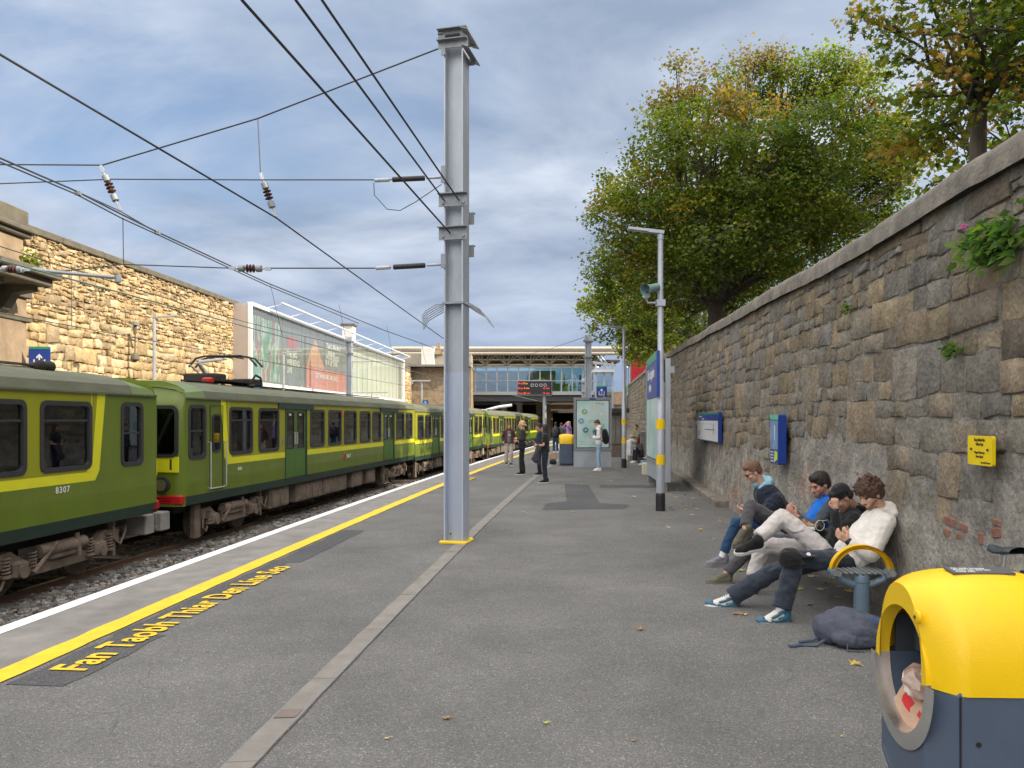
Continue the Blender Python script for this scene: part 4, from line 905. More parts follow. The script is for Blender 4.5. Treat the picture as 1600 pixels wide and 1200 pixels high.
def disc_insulator(name, a, b, label, group, kind='porcelain'):
    a, b = V(a), V(b); d = (b-a); l = d.length; M = d.to_track_quat('Z', 'Y').to_matrix().to_4x4()
    t_ = thing(name, label, 'insulator', a, 0, group)
    mb = MB()
    if kind == 'porcelain':
        mb.lathe(a, [(.012, 0), (.012, l*.22)], 6, M=M); mb.lathe(a+d*.78, [(.012, 0), (.012, l*.22)], 6, M=M); mb.box(a+d*.08, (.02, .05, l*.14), M=M); mb.box(a+d*.92, (.02, .05, l*.14), M=M)
        islands(mb, 'shackle', M_['galv'], t_); mb = MB(); mb.lathe(a+d*.22, [(.02, 0), (.05, .01), (.05, l*.13), (.03, l*.15)], 14, M=M); mb.lathe(a+d*.63, [(.03, 0), (.05, l*.02), (.05, l*.14), (.02, l*.15)], 14, M=M); islands(mb, 'end_cap', M_['galvd'], t_, smooth='auto')
        mb = MB(); pr = []
        for k in range(3): z = l*.075*k; pr += [(.028, z), (.062, z+l*.025), (.06, z+l*.035), (.028, z+l*.055)]
        mb.lathe(a+d*.39, pr, 16, M=M); mb.build('porcelain_discs', mat_brown, t_, smooth=False)
    else:
        mb.lathe(a, [(.008, 0), (.03, .02), (.03, l*.22), (.008, l*.24)], 8, M=M); mb.lathe(a+d*.76, [(.008, 0), (.02, .02), (.02, l*.2), (.008, l*.24)], 8, M=M); islands(mb, 'shackle', M_['galv'], t_)
        mb = MB(); mb.lathe(a+d*.27, [(.03, 0), (.037, .01), (.037, l*.46), (.03, l*.47)], 14, M=M); mb.build('insulator_rod', M_['black'], t_, smooth='auto')
    return t_
mat_brown = mat('brown_porcelain', (.075, .03, .025), .25, var=.1)
def wire(name, pts, r, label, m='wire', sag=0, cat='wire', group='overhead wires'):
    pts = [V(p) for p in pts]; out_ = []
    for i in range(len(pts)-1):
        n = 10 if sag else 2
        for k in range(n):
            t = k/n; p = pts[i].lerp(pts[i+1], t); p.z -= sag*4*t*(1-t); out_.append(p)
    out_.append(pts[-1]); mb = MB(); mb.tube(out_, r, 6); o = mb.build(name, M_[m]); tag(o, label, cat, group); return o
Bk = 'insulators on the span wires'
# span wires from column to the left, nearly square to the track
def spn(px, py, d): return at(px, py, 10.95+.1*d)
A1, A2 = spn(403, 185, 2.9), spn(160, 258, 5.)
wire('span_wire', [spn(685, 76, 0), A1, A2, spn(0, 257, 6.9), spn(0, 257, 6.9)+V((-5, .4, .0))], .011, 'top span wire running down from the column head to the left')
wire('span_wire', [spn(612, 281, .6), spn(400, 281, 2.9), spn(175, 280, 5), spn(0, 287, 6.9), spn(0, 287, 6.9)+V((-5, .4, 0))], .009, 'middle span wire, level, from the upper rod insulator to the left')
wire('span_wire', [spn(608, 419, .6), spn(424, 419, 2.7)], .010, 'lower span wire between the rod insulator and the brown insulator')
wire('span_wire', [spn(360, 419, 3.1), spn(193, 413, 5), spn(95, 424, 5.9)], .009, 'lower span wire left of the brown insulator, in front of the sandstone wall')
disc_insulator('rod_insulator', spn(584, 282, .6), spn(692, 277, .0), 'black rod insulator on the upper span wire beside the column', Bk, 'rod')
disc_insulator('rod_insulator', spn(586, 419, .6), spn(692, 413, .0), 'black rod insulator on the lower span wire beside the column', Bk, 'rod')
wire('jumper_loop', [spn(584, 286, .6), spn(585, 305, .6), spn(605, 327, .5), spn(625, 329, .3), spn(650, 315, .2), spn(690, 288, 0)], .006, 'thin looped jumper wire hanging below the upper rod insulator')
wire('hanger_wire', [A1, spn(407, 270, 2.95)], .008, 'short vertical hanger from the top span wire to the right insulator')
disc_insulator('disc_insulator', spn(407, 270, 2.95), spn(431, 340, 3.2), 'brown disc insulator hanging from the right hanger wire', Bk)
disc_insulator('disc_insulator', spn(157, 258, 5.), spn(188, 330, 5.), 'brown disc insulator hanging at the left over the wire bundle', Bk)
disc_insulator('disc_insulator', spn(424, 420, 2.7), spn(358, 419, 3.1), 'brown disc insulator lying level in the lower span wire', Bk)
# along-track wires
wire('feeder_wire', [at(378, 0, 5.2)+V((.35, -2.9, 1.3)), at(378, 0, 5.2), at(703, 364, 10.8)], .012, 'leftmost feeder wire coming from overhead to the lower column bracket')
wire('feeder_wire', [at(462, 0, 5.6)+V((.3, -2.9, 1.3)), at(462, 0, 5.6), at(694, 313, 10.8)], .012, 'middle feeder wire coming from overhead to the upper column bracket')
wire('feeder_wire', [at(503, 0, 5.8)+V((.3, -2.9, 1.3)), at(503, 0, 5.8), at(717, 313, 10.8)], .012, 'rightmost feeder wire coming from overhead to the upper column bracket')
# line A (auxiliary), B (near track messenger pair), contact wires
def along(name, s_, zs, Ya, Yb, r, label, m='wire', step=3):
    pts = []; n = int((Yb-Ya)/step)
    for i in range(n+1):
        Y = Ya+(Yb-Ya)*i/n; p = P(s_(Y) if callable(s_) else s_, Y); p.z = zs(Y); pts.append(p)
    return wire(name, pts, r, label, m)
wire('auxiliary_wire', [at(0, 85, 6.65)+V((-.35, -4, .15)), at(0, 85, 6.65), at(431, 340, 11.25), at(690, 527, 25.4), at(735, 556, 36)], .012, 'dark auxiliary wire sloping from the upper left edge to behind the column')
wire('messenger_wire', [at(0, 247, 9.0)+V((-.5, -6, .0)), at(0, 247, 9.0), at(120, 299, 10.6), at(190, 335, 11.35), at(245, 362, 12.2), at(415, 441, 16.3), at(600, 516, 26), at(690, 548, 33), at(760, 578, 50)], .012, 'upper strand of the twin messenger wire over the near track')
wire('messenger_wire', [at(0, 253, 9.0)+V((-.5, -6, .0)), at(0, 253, 9.0), at(120, 304, 10.6), at(190, 341, 11.35), at(245, 366, 12.2), at(415, 445, 16.3), at(560, 505, 23)], .010, 'lower strand of the twin messenger wire over the near track')
wire('stitch_wire', [at(120, 299, 10.6), at(188, 330, 11.33), at(245, 363, 12.2)], .008, 'short stitch wire clipped to the messenger wire below the left insulator')
for (px, py, Y) in ((122, 302, 10.6), (246, 364, 12.2)):
    mb = MB(); mb.box(at(px, py, Y), (.07, .06, .05)); tag(mb.build('wire_clamp', M_['galvd']), 'small clamp gripping the messenger wires %s the left insulator' % ('before' if px < 200 else 'beyond'), 'clamp', 'clamps on the messenger wire')
wire('dropper_wire', [at(192, 340, 11.35), at(193, 413, 11.45)], .006, 'vertical dropper wire below the left insulator down to the lower span wire')
cz = lambda Y: 3.52-.004*max(0, Y-12)
along('contact_wire', -1.7, cz, 3, 78, .010, 'green tarnished contact wire over the empty near track', 'wireg')
along('contact_wire', -4.93, cz, 6, 78, .009, 'contact wire touching the pantograph above the train')
along('messenger_wire', -4.93, lambda Y: 4.64+.0-.15*math.sin(max(0, Y-10)/22*math.pi)**2, 6, 78, .009, 'messenger wire above the train roof over the far track')
along('messenger_wire', -1.75, lambda Y: 4.3-.2*math.sin(max(0, Y-33)/22*math.pi)**2, 33, 78, .008, 'far messenger wire over the near track running to the bridge')
for i, Y in enumerate((16.2, 20.5, 25, 29.5)):
    p = P(-1.72, Y); p2 = P(-2.0, Y); p2.z = 1.75+ (655-{16.2: 440, 20.5: 473, 25: 508, 29.5: 533}[Y])/1200*Y
    p.z = cz(Y); wire('dropper_wire', [p2, p], .005, 'dropper wire %s along the near track, counted away from the left insulator' % ['first', 'second', 'third', 'fourth'][i])
for i, Y in enumerate((14, 22.5, 27, 36)):
    p = P(-4.93, Y); a = V(p); a.z = 4.6; b = V(p); b.z = cz(Y); wire('dropper_wire', [a, b], .005, 'dropper wire %s above the train, counted from the nearest carriage' % ['first', 'second', 'third', 'fourth'][i])
mb = MB(); mb.tube([spn(52, 420, 6.4), spn(75, 424, 6.1), spn(183, 434, 5.1), spn(185, 440, 5.1)], .028, 8); mb.tube([spn(184, 430, 5.1), spn(185, 441, 5.1)], .045, 8); tag(mb.build('steady_arm', M_['galvd']), 'dark tubular steady arm hanging in front of the sandstone wall', 'arm')
disc_insulator('disc_insulator', spn(-8, 420, 7), spn(48, 421, 6.4), 'brown insulator at the left edge beside the steady arm', Bk)

# masts further along
def mast(px, Y, ztop, w_, d, label, rz=R(-8)):
    X = (px-800)/1200*Y; t_ = thing('catenary_mast', label, 'mast', (X, Y, 0), rz, 'far catenary masts')
    mb = MB(); hbeam(mb, (X, Y, 0), ztop, w_, d, rz); mb.build('shaft', M_['galv'], t_)
    mb = MB(); mb.box((X, Y, ztop-.25), (w_+.14, d+.06, .05), rz); mb.box((X, Y, ztop-.9), (w_+.14, d+.06, .05), rz); mb.box((X, Y, .06), (w_+.18, d+.18, .08), rz); islands(mb, 'bracket', M_['galvd'], t_); return t_
ml = mast(546, 42, 6.25, .3, .25, 'white grey catenary mast in front of the long billboard')
for z in (4.9, 3.2):
    mb = MB(); p = V(((546-800)/1200*42, 42, z)); mb.tube([p, p+V((2.1, -.1, .02))], .03, 6); mb.tube([p+V((1.2, 0, .0)), p+V((1.2, 0, -.5))], .015, 5); mb.build('cantilever_arm', M_['galv'], ml)
mast(919, 31.5, 5.2, .26, .2, 'steel catenary mast rising behind the poster totem', R(0))
mast(913, 52, 4.5, .34, .26, 'second steel mast just left of and behind the taller one near the totem', R(0))
wire('tail_wire', [at(918, 525, 31.5), at(860, 545, 60), at(800, 560, 79)], .012, 'thin wire from the mast by the totem back to the bridge')

# ------------------------------------------------------------------ billboard on the left
def bl(Y): return lx(Y)+.75
bbd = thing('billboard', 'long glazed advertising billboard with white frame on the left wall', 'billboard', (bl(34), 34, 3.3))
Y0, Y1, z0, z1 = 34, 68, 3.35, 6.88
aB = -.06; 
def bp(Y, z, o=0): return V((bl(Y)+o, Y, z))
mb = MB(); mb.add([bp(Y0, z0), bp(Y0, z1), bp(Y0, z1, -.95), bp(Y0, z0, -.95)], [(0, 1, 2, 3)]); mb.add([bp(Y0, z1), bp(Y1, z1), bp(Y1, z1, -.95), bp(Y0, z1, -.95)], [(0, 1, 2, 3)]); mb.add([bp(Y0, z0), bp(Y1, z0), bp(Y1, z0, -.95), bp(Y0, z0, -.95)], [(0, 1, 2, 3)]); mb.add([bp(Y1, z0), bp(Y1, z1), bp(Y1, z1, -.95), bp(Y1, z0, -.95)], [(0, 1, 2, 3)])
mb.add([bp(Y0, z0, -.45), bp(Y1, z0, -.45), bp(Y1, z1, -.45), bp(Y0, z1, -.45)], [(0, 1, 2, 3)], 1)
mb.build('cabinet', [mat('billboard_cladding', (.42, .37, .34), .6, var=.05, scale=2), mat('billboard_back', (.62, .65, .58), .7, var=.08, scale=.8, stretch=(1, 5, .2))], bbd)
mb = MB(); 
for (a, b_) in ((bp(Y0, z1, .03), bp(Y1, z1, .03)), (bp(Y0, z0, .03), bp(Y1, z0, .03)), (bp(Y0+.08, z0, .03), bp(Y0+.08, z1, .03)), (bp(Y1, z0, .03), bp(Y1, z1, .03))): mb.bar(a, b_, .18, .16)
mb.build('frame', M_['wsign'], bbd)
gl2 = glass_mat('billboard_glass', (.93, .97, .95), .08, frost=.13)
n = 24
for i in range(n):
    ya = Y0+(Y1-Y0)*i/n; yb = Y0+(Y1-Y0)*(i+1)/n-.04; mb = MB(); mb.add([bp(ya, z0+.1, -.03), bp(yb, z0+.1, -.03), bp(yb, z1-.1, -.03), bp(ya, z1-.1, -.03)], [(0, 1, 2, 3)]); mb.build('glass_pane', gl2, bbd)
mb = MB()
for i in range(1, n): ya = Y0+(Y1-Y0)*i/n-.02; mb.bar(bp(ya, z0+.1, -.025), bp(ya, z1-.1, -.025), .035, .02)
mb.build('glazing_joint', M_['galvd'], bbd)
mb = MB()
for i in range(14): Y = Y0+.6+i*2.5; mb.bar(bp(Y, z0-.05, -.2), bp(Y, z0-.45, -.2), .08, .08)
mb.bar(bp(Y0, z0-.4, -.2), bp(Y1, z0-.4, -.2), .1, .12); mb.build('support_rail', M_['wsign'], bbd)
mb = MB()
for i in range(11): Y = Y0+2+i*3.1; mb.bar(bp(Y, z1+.05, -.1), bp(Y+.2, z1+.30, .75), .03, .03)
mb.bar(bp(Y0+2, z1+.32, .75), bp(Y1-1, z1+.32, .75), .10, .06); mb.build('floodlight_rail', M_['wsign'], bbd)
# posters inside the cabinet (plain generic stand-ins with the words that can be read)
def poster(Ya, Yb, za, zb_, m, lab):
    mb = MB(); mb.add([bp(Ya, za, -.3), bp(Yb, za, -.3), bp(Yb, zb_, -.3), bp(Ya, zb_, -.3)], [(0, 1, 2, 3)]); mb.add([bp(Ya, za, -.31), bp(Ya, zb_, -.31), bp(Yb, zb_, -.31), bp(Yb, za, -.31)], [(0, 1, 2, 3)]); o = mb.build('poster', m, bbd); return o
def blotch_mat(name, stops, scale):
    m = bpy.data.materials.new(name); m.use_nodes = True; t = m.node_tree; b = t.nodes['Principled BSDF']; b.inputs['Roughness'].default_value = .6
    g_ = nn(t, 'ShaderNodeTexCoord'); n_ = nn(t, 'ShaderNodeTexNoise', Scale=scale, Detail=3.); mp_ = nn(t, 'ShaderNodeMapping'); mp_.inputs['Scale'].default_value = (1, 2.2, .8); t.links.new(g_.outputs['Object'], mp_.inputs[0]); t.links.new(mp_.outputs[0], n_.inputs[0])
    r_ = nn(t, 'ShaderNodeValToRGB'); t.links.new(n_.outputs[0], r_.inputs[0]); el = r_.color_ramp.elements
    for i, (p, c) in enumerate(stops):
        x = el[i] if i < 2 else el.new(p); x.position = p; x.color = (*c, 1)
    t.links.new(r_.outputs[0], b.inputs['Base Color']); return m
poster(34.5, 38.6, 3.6, 6.6, blotch_mat('poster_crowd', [(.3, (.02, .10, .06)), (.44, (.04, .30, .20)), (.5, (.45, .48, .45)), (.58, (.05, .06, .09)), (.68, (.35, .08, .07))], .9), '')
poster(38.6, 42.3, 3.6, 6.5, mat('poster_slate', (.10, .14, .15), .6, var=.3, scale=1), '')
poster(42.6, 51, 4.75, 6.5, mat('poster_dark', (.12, .14, .14), .6, var=.1), ''); poster(42.6, 51, 3.5, 4.72, mat('poster_coral', (.58, .17, .12), .6, var=.05), '')
mb = MB(); T = frameM(bp(43.0, 4.74, -.28), (.06, 1, 0), (0, 0, 1), (1, -.06, 0)); mb.prism([(-.3, 0), (3.0, 0), (2.2, .6), (1.6, 1.3), (1.1, 1.6), (.6, 1.1), (.2, .8)], .01, T); mb.build('poster_figure', mat('poster_skin', (.55, .28, .18), .6), bbd)
mb = MB(); mb.prism([(0, 0), (1.5, 0), (1.5, .55), (0, .55)], .01, frameM(bp(39.6, 5.5, -.28), (.06, 1, 0), (0, 0, 1), (1, -.06, 0))); mb.build('poster_badge', T_['red'], bbd)
for k, (s_, Y, z, sz) in enumerate((('TWO PEOPLE', 46.2, 6.0, .5), ('WALK IN', 46.5, 5.68, .34), ('WONDERLESS', 46.2, 5.38, .42), ('IN A LIFETIME', 46.0, 5.04, .42), ('GET WORKING ABROAD', 44.2, 4.15, .38))):
    text('poster_lettering', s_, sz, bp(Y, z, -.26), (.06, 1, 0), (0, 0, 1), T_['lbl'], bbd, bold=.01)
for k, s_ in enumerate(('THE BIG', 'WEEKEND', 'LIVE')): text('poster_lettering', s_, .42, bp(39.5, 5.0-k*.42, -.26), (.06, 1, 0), (0, 0, 1), T_['lbl'], bbd, bold=.01)
gs = thing('owner_plate', 'small blue plate with white word below the near corner of the billboard', 'sign', bp(34, 3.0))
mb = MB(); mb.box(at(394, 600, 33.7), (.62, .05, .4), R(10)); mb.build('plate', M_['blue'] if False else mat('plate_blue', (.0, .12, .42), .4), gs)
text('word', 'global', .26, at(386.5, 603.5, 33.62), (1, .17, 0), (0, 0, 1), M_['wsign'], gs, bold=.004)
# white chimney-like duct behind the billboard
ch = thing('rendered_chimney', 'white rendered chimney stack rising behind the billboard with a dark cap', 'chimney', (lx(52)-.6, 52, 0))
mb = MB(); c = at(545, 560, 54); mb.bb((c.x-.38, 53.6, 3), (c.x+.38, 54.5, 8.3), bev=.01); mb.build('stack', M_['wall_w'], ch); mb = MB(); mb.bb((c.x-.5, 53.5, 8.3), (c.x+.5, 54.6, 8.42)); mb.build('cap', M_['ashd'], ch)

# ------------------------------------------------------------------ station bridge across the line
YB = 80
br_ = thing('station_bridge', 'glazed station footbridge with trussed canopy crossing the tracks', 'station building', (0, YB, 0))
def zB(py, Y=YB): return 1.75+(655-py)/1200*Y
def xB(px, Y=YB): return (px-800)/1200*Y
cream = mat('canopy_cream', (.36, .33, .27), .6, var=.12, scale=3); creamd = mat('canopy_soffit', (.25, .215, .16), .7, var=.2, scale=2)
x0, x1 = xB(612), xB(986)
mb = MB(); 
prof = [(-5, 0), (-5.1, .25), (-4.6, .5), (0, .9), (5, .6), (5, .45), (0, .7), (-4.4, .35)]
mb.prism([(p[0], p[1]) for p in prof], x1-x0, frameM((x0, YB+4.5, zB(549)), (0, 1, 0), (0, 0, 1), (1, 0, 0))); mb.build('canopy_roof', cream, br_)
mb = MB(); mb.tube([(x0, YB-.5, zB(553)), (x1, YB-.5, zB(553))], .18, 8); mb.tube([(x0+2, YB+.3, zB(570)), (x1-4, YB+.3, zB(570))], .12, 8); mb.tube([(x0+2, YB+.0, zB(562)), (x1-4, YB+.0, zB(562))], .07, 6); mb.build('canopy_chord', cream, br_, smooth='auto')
nb = 9
for i in range(nb):
    xa = x0+3+(x1-x0-7)*i/(nb-1); mb = MB()
    for dx in (-1.3, -.85, -.4, .4, .85, 1.3): mb.tube([(xa, YB+.2, zB(571)), (xa+dx, YB-.4, zB(554))], .05, 5)
    for dx in (-1.0, 1.0): mb.tube([(xa, YB+.2, zB(571)), (xa+dx, YB+5, zB(556))], .05, 5)
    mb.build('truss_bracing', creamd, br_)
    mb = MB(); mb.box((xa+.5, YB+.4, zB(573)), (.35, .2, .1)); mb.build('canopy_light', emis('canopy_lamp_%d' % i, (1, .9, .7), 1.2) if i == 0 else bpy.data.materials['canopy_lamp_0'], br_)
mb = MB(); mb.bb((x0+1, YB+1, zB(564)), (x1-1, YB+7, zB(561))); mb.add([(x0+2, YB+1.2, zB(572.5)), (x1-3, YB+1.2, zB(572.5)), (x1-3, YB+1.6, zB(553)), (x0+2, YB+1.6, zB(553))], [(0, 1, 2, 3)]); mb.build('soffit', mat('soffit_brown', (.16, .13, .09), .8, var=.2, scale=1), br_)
# deck and glazing
gx0, gx1 = xB(726), xB(928)
mb = MB(); mb.bb((gx0-1, YB, zB(617)), (gx1, YB+7, zB(611.5))); mb.build('deck_edge', M_['galvd'], br_)
mb = MB(); mb.bb((gx0-1, YB+.25, zB(627)), (gx1+2, YB+7, zB(617)-.01)); mb.build('deck_beam', M_['steeld'], br_)
gb = glass_mat('bridge_glass', (.62, .80, .82), .22)
xs = [gx0+(gx1-gx0)*i/12 for i in range(13)]
for i in range(12):
    mb = MB(); mb.bb((xs[i]+.06, YB+.2, zB(611)), (xs[i+1]-.06, YB+.23, zB(573.5))); mb.build('window', gb, br_)
mb = MB()
for x in xs: mb.bar((x, YB+.15, zB(611.5)), (x, YB+.15, zB(573)), .12, .12)
mb.bar((gx0, YB+.1, zB(595)), (gx1, YB+.1, zB(595)), .08, .08); mb.bar((gx0, YB+.1, zB(573.5)), (gx1, YB+.1, zB(573.5)), .15, .15)
mb.build('mullion', M_['galvd'], br_)
mb = MB(); mb.bb((gx0+.5, YB+6.9, zB(611)), (xB(868, YB+7), YB+7.0, zB(573))); mb.build('inner_wall', mat('concourse_wall', (.30, .40, .42), .7, var=.35, scale=.7), br_)
gm = mat('ticket_gate_green', (.02, .22, .08), .5)
for i in range(5):
    xx = xB(869)+i*.85; mb = MB(); mb.bb((xx, YB+2, zB(611)), (xx+.55, YB+3.6, zB(598)), bev=.08); mb.build('ticket_gate', gm, br_)
    if i in (1, 3): mb = MB(); mb.bb((xx+.1, YB+2.4, zB(600)), (xx+.25, YB+2.6, zB(584))); mb.build('gate_screen', M_['black'], br_)
# abutment, arches and tunnel mouth under the deck
ab = thing('bridge_abutment', 'shaded stone abutment with dark tunnel mouth below the footbridge', 'abutment', (5, YB+3, 0))
YA = YB+8
tx0, tx1 = xB(864, YA), xB(897, YA); tz = zB(645, YA)
mb = MB(); mb.bb((xB(733, YA), YA, zB(631, YA)), (xB(1010, YA), YA+1.2, zB(612, YA))); mb.bb((xB(858, YA), YA, -2), (tx0, YA+1.2, zB(631, YA))); mb.bb((tx1, YA, -2), (xB(1010, YA), YA+1.2, zB(631, YA))); mb.bb((tx0, YA, tz), (tx1, YA+1.2, zB(631, YA))); mb.build('stonework', M_['ash'], ab)
mb = MB(); mb.bb((tx0-.4, YA-.25, tz), (tx1+.2, YA, tz+.3)); mb.bb((xB(733, YA), YA-.2, zB(632.5, YA)), (xB(1010, YA), YA, zB(630.5, YA))); mb.build('lintel', M_['drain'], ab)
mb = MB(); mb.bb((xB(700, YA), YA+14, -2), (xB(1010, YA), YA+14.5, zB(612, YA))); mb.bb((tx0-.3, YA+1.2, -2), (tx0, YA+14, tz)); mb.bb((tx1, YA+1.2, -2), (tx1+.3, YA+14, tz)); mb.bb((xB(700, YA), YA+1.2, zB(631, YA)), (xB(1010, YA), YA+14, zB(629, YA))); mb.build('tunnel_lining', T_['underd'], ab)
for i, px in enumerate((788, 812, 842, 856)):
    mb = MB(); x = xB(px, YB+6); mb.cyl((x, YB+6, -1), (x, YB+6, zB(627, YB+6)), .32, 12); mb.lathe((x, YB+6, zB(629, YB+6)), [(.34, -.3), (.5, 0)], 12); mb.build('pier', M_['wall_w'] if i < 2 else M_['ash'], ab, smooth='auto')
mb = MB(); mb.tube([at(742, 643, 74), at(760, 641, 74), at(778, 636, 74), at(800, 633, 74)], .15, 6); mb.build('drain_pipe', M_['wsign'], ab)
# concourse canopies and brick building left of the bridge
bd = thing('station_building', 'stone station building with sloping cream roofs left of the bridge', 'station building', (xB(660, 76), 76, 0))
Yd = 76; q = lambda px, py, Y=Yd: at(px, py, Y)
mb = MB(); mb.bb((xB(604, 70), 70, -1.2), (xB(624, 70), 84, 1.75+(655-566)/1200*70), bev=.02); mb.build('rendered_wall', M_['ash'], bd)
mb = MB(); mb.bb((xB(625, Yd), Yd, -1.2), (xB(736, Yd), Yd+6, zB(575, Yd))); mb.build('wall', mat('station_rubble', (.30, .235, .165), .9, var=.45, scale=3.2, bump=.8, bscale=9, dirt=.4, dcol=(.16, .13, .1)), bd)
mb = MB(); mb.prism([(xB(625, Yd), zB(612, Yd)-0), (xB(660, Yd), zB(596, Yd)), (xB(694, Yd), zB(618, Yd)), (xB(694, Yd), -1.2), (xB(625, Yd), -1.2)], .5, frameM((0, Yd, 0), (1, 0, 0), (0, 0, 1), (0, -1, 0))); mb.build('gable_wall', bpy.data.materials['station_rubble'], bd)
mb = MB(); mb.bb((xB(618, Yd), Yd-1.4, zB(574, Yd)), (xB(736, Yd), Yd+5, zB(571, Yd))); mb.build('ledge', M_['drain'], bd)
mb = MB(); mb.prism([(xB(620, Yd), zB(571, Yd)), (xB(736, Yd), zB(571, Yd)), (xB(736, Yd), zB(553, Yd)), (xB(634, Yd), zB(553, Yd))], 4, frameM((0, Yd, 0), (1, 0, 0), (0, 0, 1), (0, -1, 0)), z0=-4); mb.build('roof', cream, bd)
mb = MB(); mb.bb((xB(660, Yd), Yd-.9, zB(573, Yd)+.1), (xB(679, Yd), Yd+.4, zB(544, Yd))); mb.build('roof_box', M_['wall_w'], bd)
mb = MB(); mb.bb((xB(681, Yd), Yd+.5, zB(552, Yd)), (xB(687, Yd), Yd+1, zB(535, Yd))); mb.bb((xB(679, Yd), Yd-.4, zB(554, Yd)), (xB(692, Yd), Yd+1, zB(549, Yd))); mb.build('chimney', M_['ash'], bd)
for (a, b_) in (((630, 577), (641, 595)), ((636, 577), (645, 600))): mb = MB(); mb.tube([q(*a, Yd-.6), q(*b_, Yd-.6)], .09, 6); mb.build('strut', M_['wall_w'], bd)
mb = MB(); mb.tube([q(622, 628, Yd-3), q(622, 655, Yd-3)], .3, 6); mb.build('rain_hopper', M_['galvd'], bd)
hill = MB()   # flat land and buildings beyond the bridge are hidden; only a low ridge closes the view
hill.add([(-300, 240, -2), (300, 240, -2), (300, 260, 5), (-300, 260, 5)], [(0, 1, 2, 3)]); struct('far_ground', hill, M_['cope'])
# right-hand end of the canopy with glazed shelter
sh_ = thing('glazed_shelter', 'grey framed glass shelter under the right end of the canopy', 'shelter', (xB(940, 66), 66, 0))
mb = MB(); 
for px in (931, 944, 957): mb.bar(at(px, 655, 66), at(px, 566, 66), .16, .16)
mb.bar(at(926, 566, 66), at(962, 571, 66), .15, .2); mb.tube([at(933, 556, 66), at(948, 575, 66)], .08, 6); mb.tube([at(938, 556, 66), at(952, 572, 66)], .08, 6); mb.build('frame', M_['galv'], sh_)
mb = MB(); mb.add([at(932, 625, 66), at(956, 625, 66), at(956, 582, 66), at(932, 582, 66)], [(0, 1, 2, 3)]); mb.build('pane', gb, sh_)
mb = MB(); mb.bb((xB(926, 66), 65.6, zB(582, 66)), (xB(960, 66), 67, zB(578, 66))); mb.build('rounded_roof', M_['wall_w'], sh_)
# unseen brick block added right of the view to keep the platform shaded
of = thing('shade_block', 'unseen brick block added at the right to shade the platform', 'added building', (20, 0, 0))
mb = MB(); mb.bb((16.5, -26, 0), (26, 19, 16.6)); mb.build('wall', mat('shade_block_brick', (.22, .12, .08), .9, var=.2, scale=9, bump=.3), of)
for fl in range(4):
    for i in range(13):
        y = -24+i*3.3; mb = MB(); mb.bb((16.38, y, 3.2+fl*3.3), (16.52, y+1.3, 5.2+fl*3.3)); mb.build('window', T_['gl'], of)
mb = MB(); mb.bb((16.2, -26.3, 16.6), (26.3, 19.3, 16.9)); mb.build('parapet', M_['cope'], of)
# ------------------------------------------------------------------ lamp posts, signs, totems
def lamp_post(px, pyb, pyt, arm, label, w_, rz=0):
    Y = 2100/(pyb-655); X = (px-800)/1200*Y; H = 1.75+(655-pyt)/1200*Y
    t_ = thing('lamp_post', label, 'lamp post', (X, Y, 0), rz, 'lamp posts on the near platform')
    mb = MB(); r_ = w_/2
    mb.lathe((X, Y, 0), [(r_*1.12, 0), (r_*1.12, .3), (r_, .34)], 8); mb.build('black_base', M_['black'], t_)
    mb = MB(); mb.lathe((X, Y, .34), [(r_, 0), (r_*.98, 2.1), (r_*.72, 2.14), (r_*.6, H-.34)], 10); mb.build('pole', M_['galv'], t_, smooth='auto')
    for z in (.88, 1.56): mb = MB(); mb.lathe((X, Y, z), [(r_*1.03, 0), (r_*1.03, .19)], 10); mb.build('yellow_band', M_['ybox'], t_)
    mb = MB(); mb.lathe((X, Y, H-.1), [(r_*.72, 0), (r_*.72, .1)], 10); mb.bar((X+.06, Y, H+.03), (X-arm*.45, Y, H+.07), .13, .06); mb.bar((X-arm*.4, Y, H+.065), (X-arm, Y, H+.11), .17, .045)
    mb.build('lamp_head', M_['galv'], t_); return t_, V((X, Y, 0)), H
lp1, c1_, H1 = lamp_post(1032, 798, 366, .62, 'near lamp post with yellow bands, loudspeaker and camera', .165)
lp2, c2_, H2 = lamp_post(975, 731, 514, .6, 'farther lamp post with yellow bands beside the poster totem', .17)
mb = MB(); c = c1_+V((0, 0, 4.25)); Ms = Matrix.Rotation(R(-62), 4, 'Y') @ Matrix.Rotation(R(55), 4, 'X')
d = V((-.75, -.55, -.25)).normalized(); Mh = d.to_track_quat('Z', 'Y').to_matrix().to_4x4()
sp_ = thing('loudspeaker', 'grey green horn loudspeaker clamped to the near lamp post', 'loudspeaker', c)
s0_ = c+V((-.07, -.05, .02)); mb.lathe(s0_, [(.04, -.02), (.075, .0), (.08, .2), (.105, .3), (.125, .34), (.112, .335), (.075, .22), (.03, .2)], 20, M=Mh); mb.build('horn', mat('horn_green', (.13, .22, .22), .5), sp_, smooth='auto')
mb = MB(); mb.bar(c+V((-.02, -.02, -.04)), c+V((-.14, -.06, -.02)), .05, .08); mb.build('bracket', M_['galvd'], sp_)
cm_ = thing('security_camera', 'white security camera on an arm below the loudspeaker', 'camera', c+V((0, 0, -.35)))
mb = MB(); mb.tube([c+V((0, 0, -.28)), c+V((-.25, -.02, -.28)), c+V((-.27, -.02, -.2))], .022, 8); mb.box(c+V((0, 0, -.28)), (.16, .16, .12)); mb.build('arm', M_['galv'], cm_)
mb = MB(); mb.box(c+V((-.27, -.02, -.12)), (.12, .2, .15), bev=.03); mb.cyl(c+V((-.27, -.12, -.12)), c+V((-.27, -.14, -.12)), .04, 12, m=1); mb.build('housing', [M_['wsign'], M_['black']], cm_)
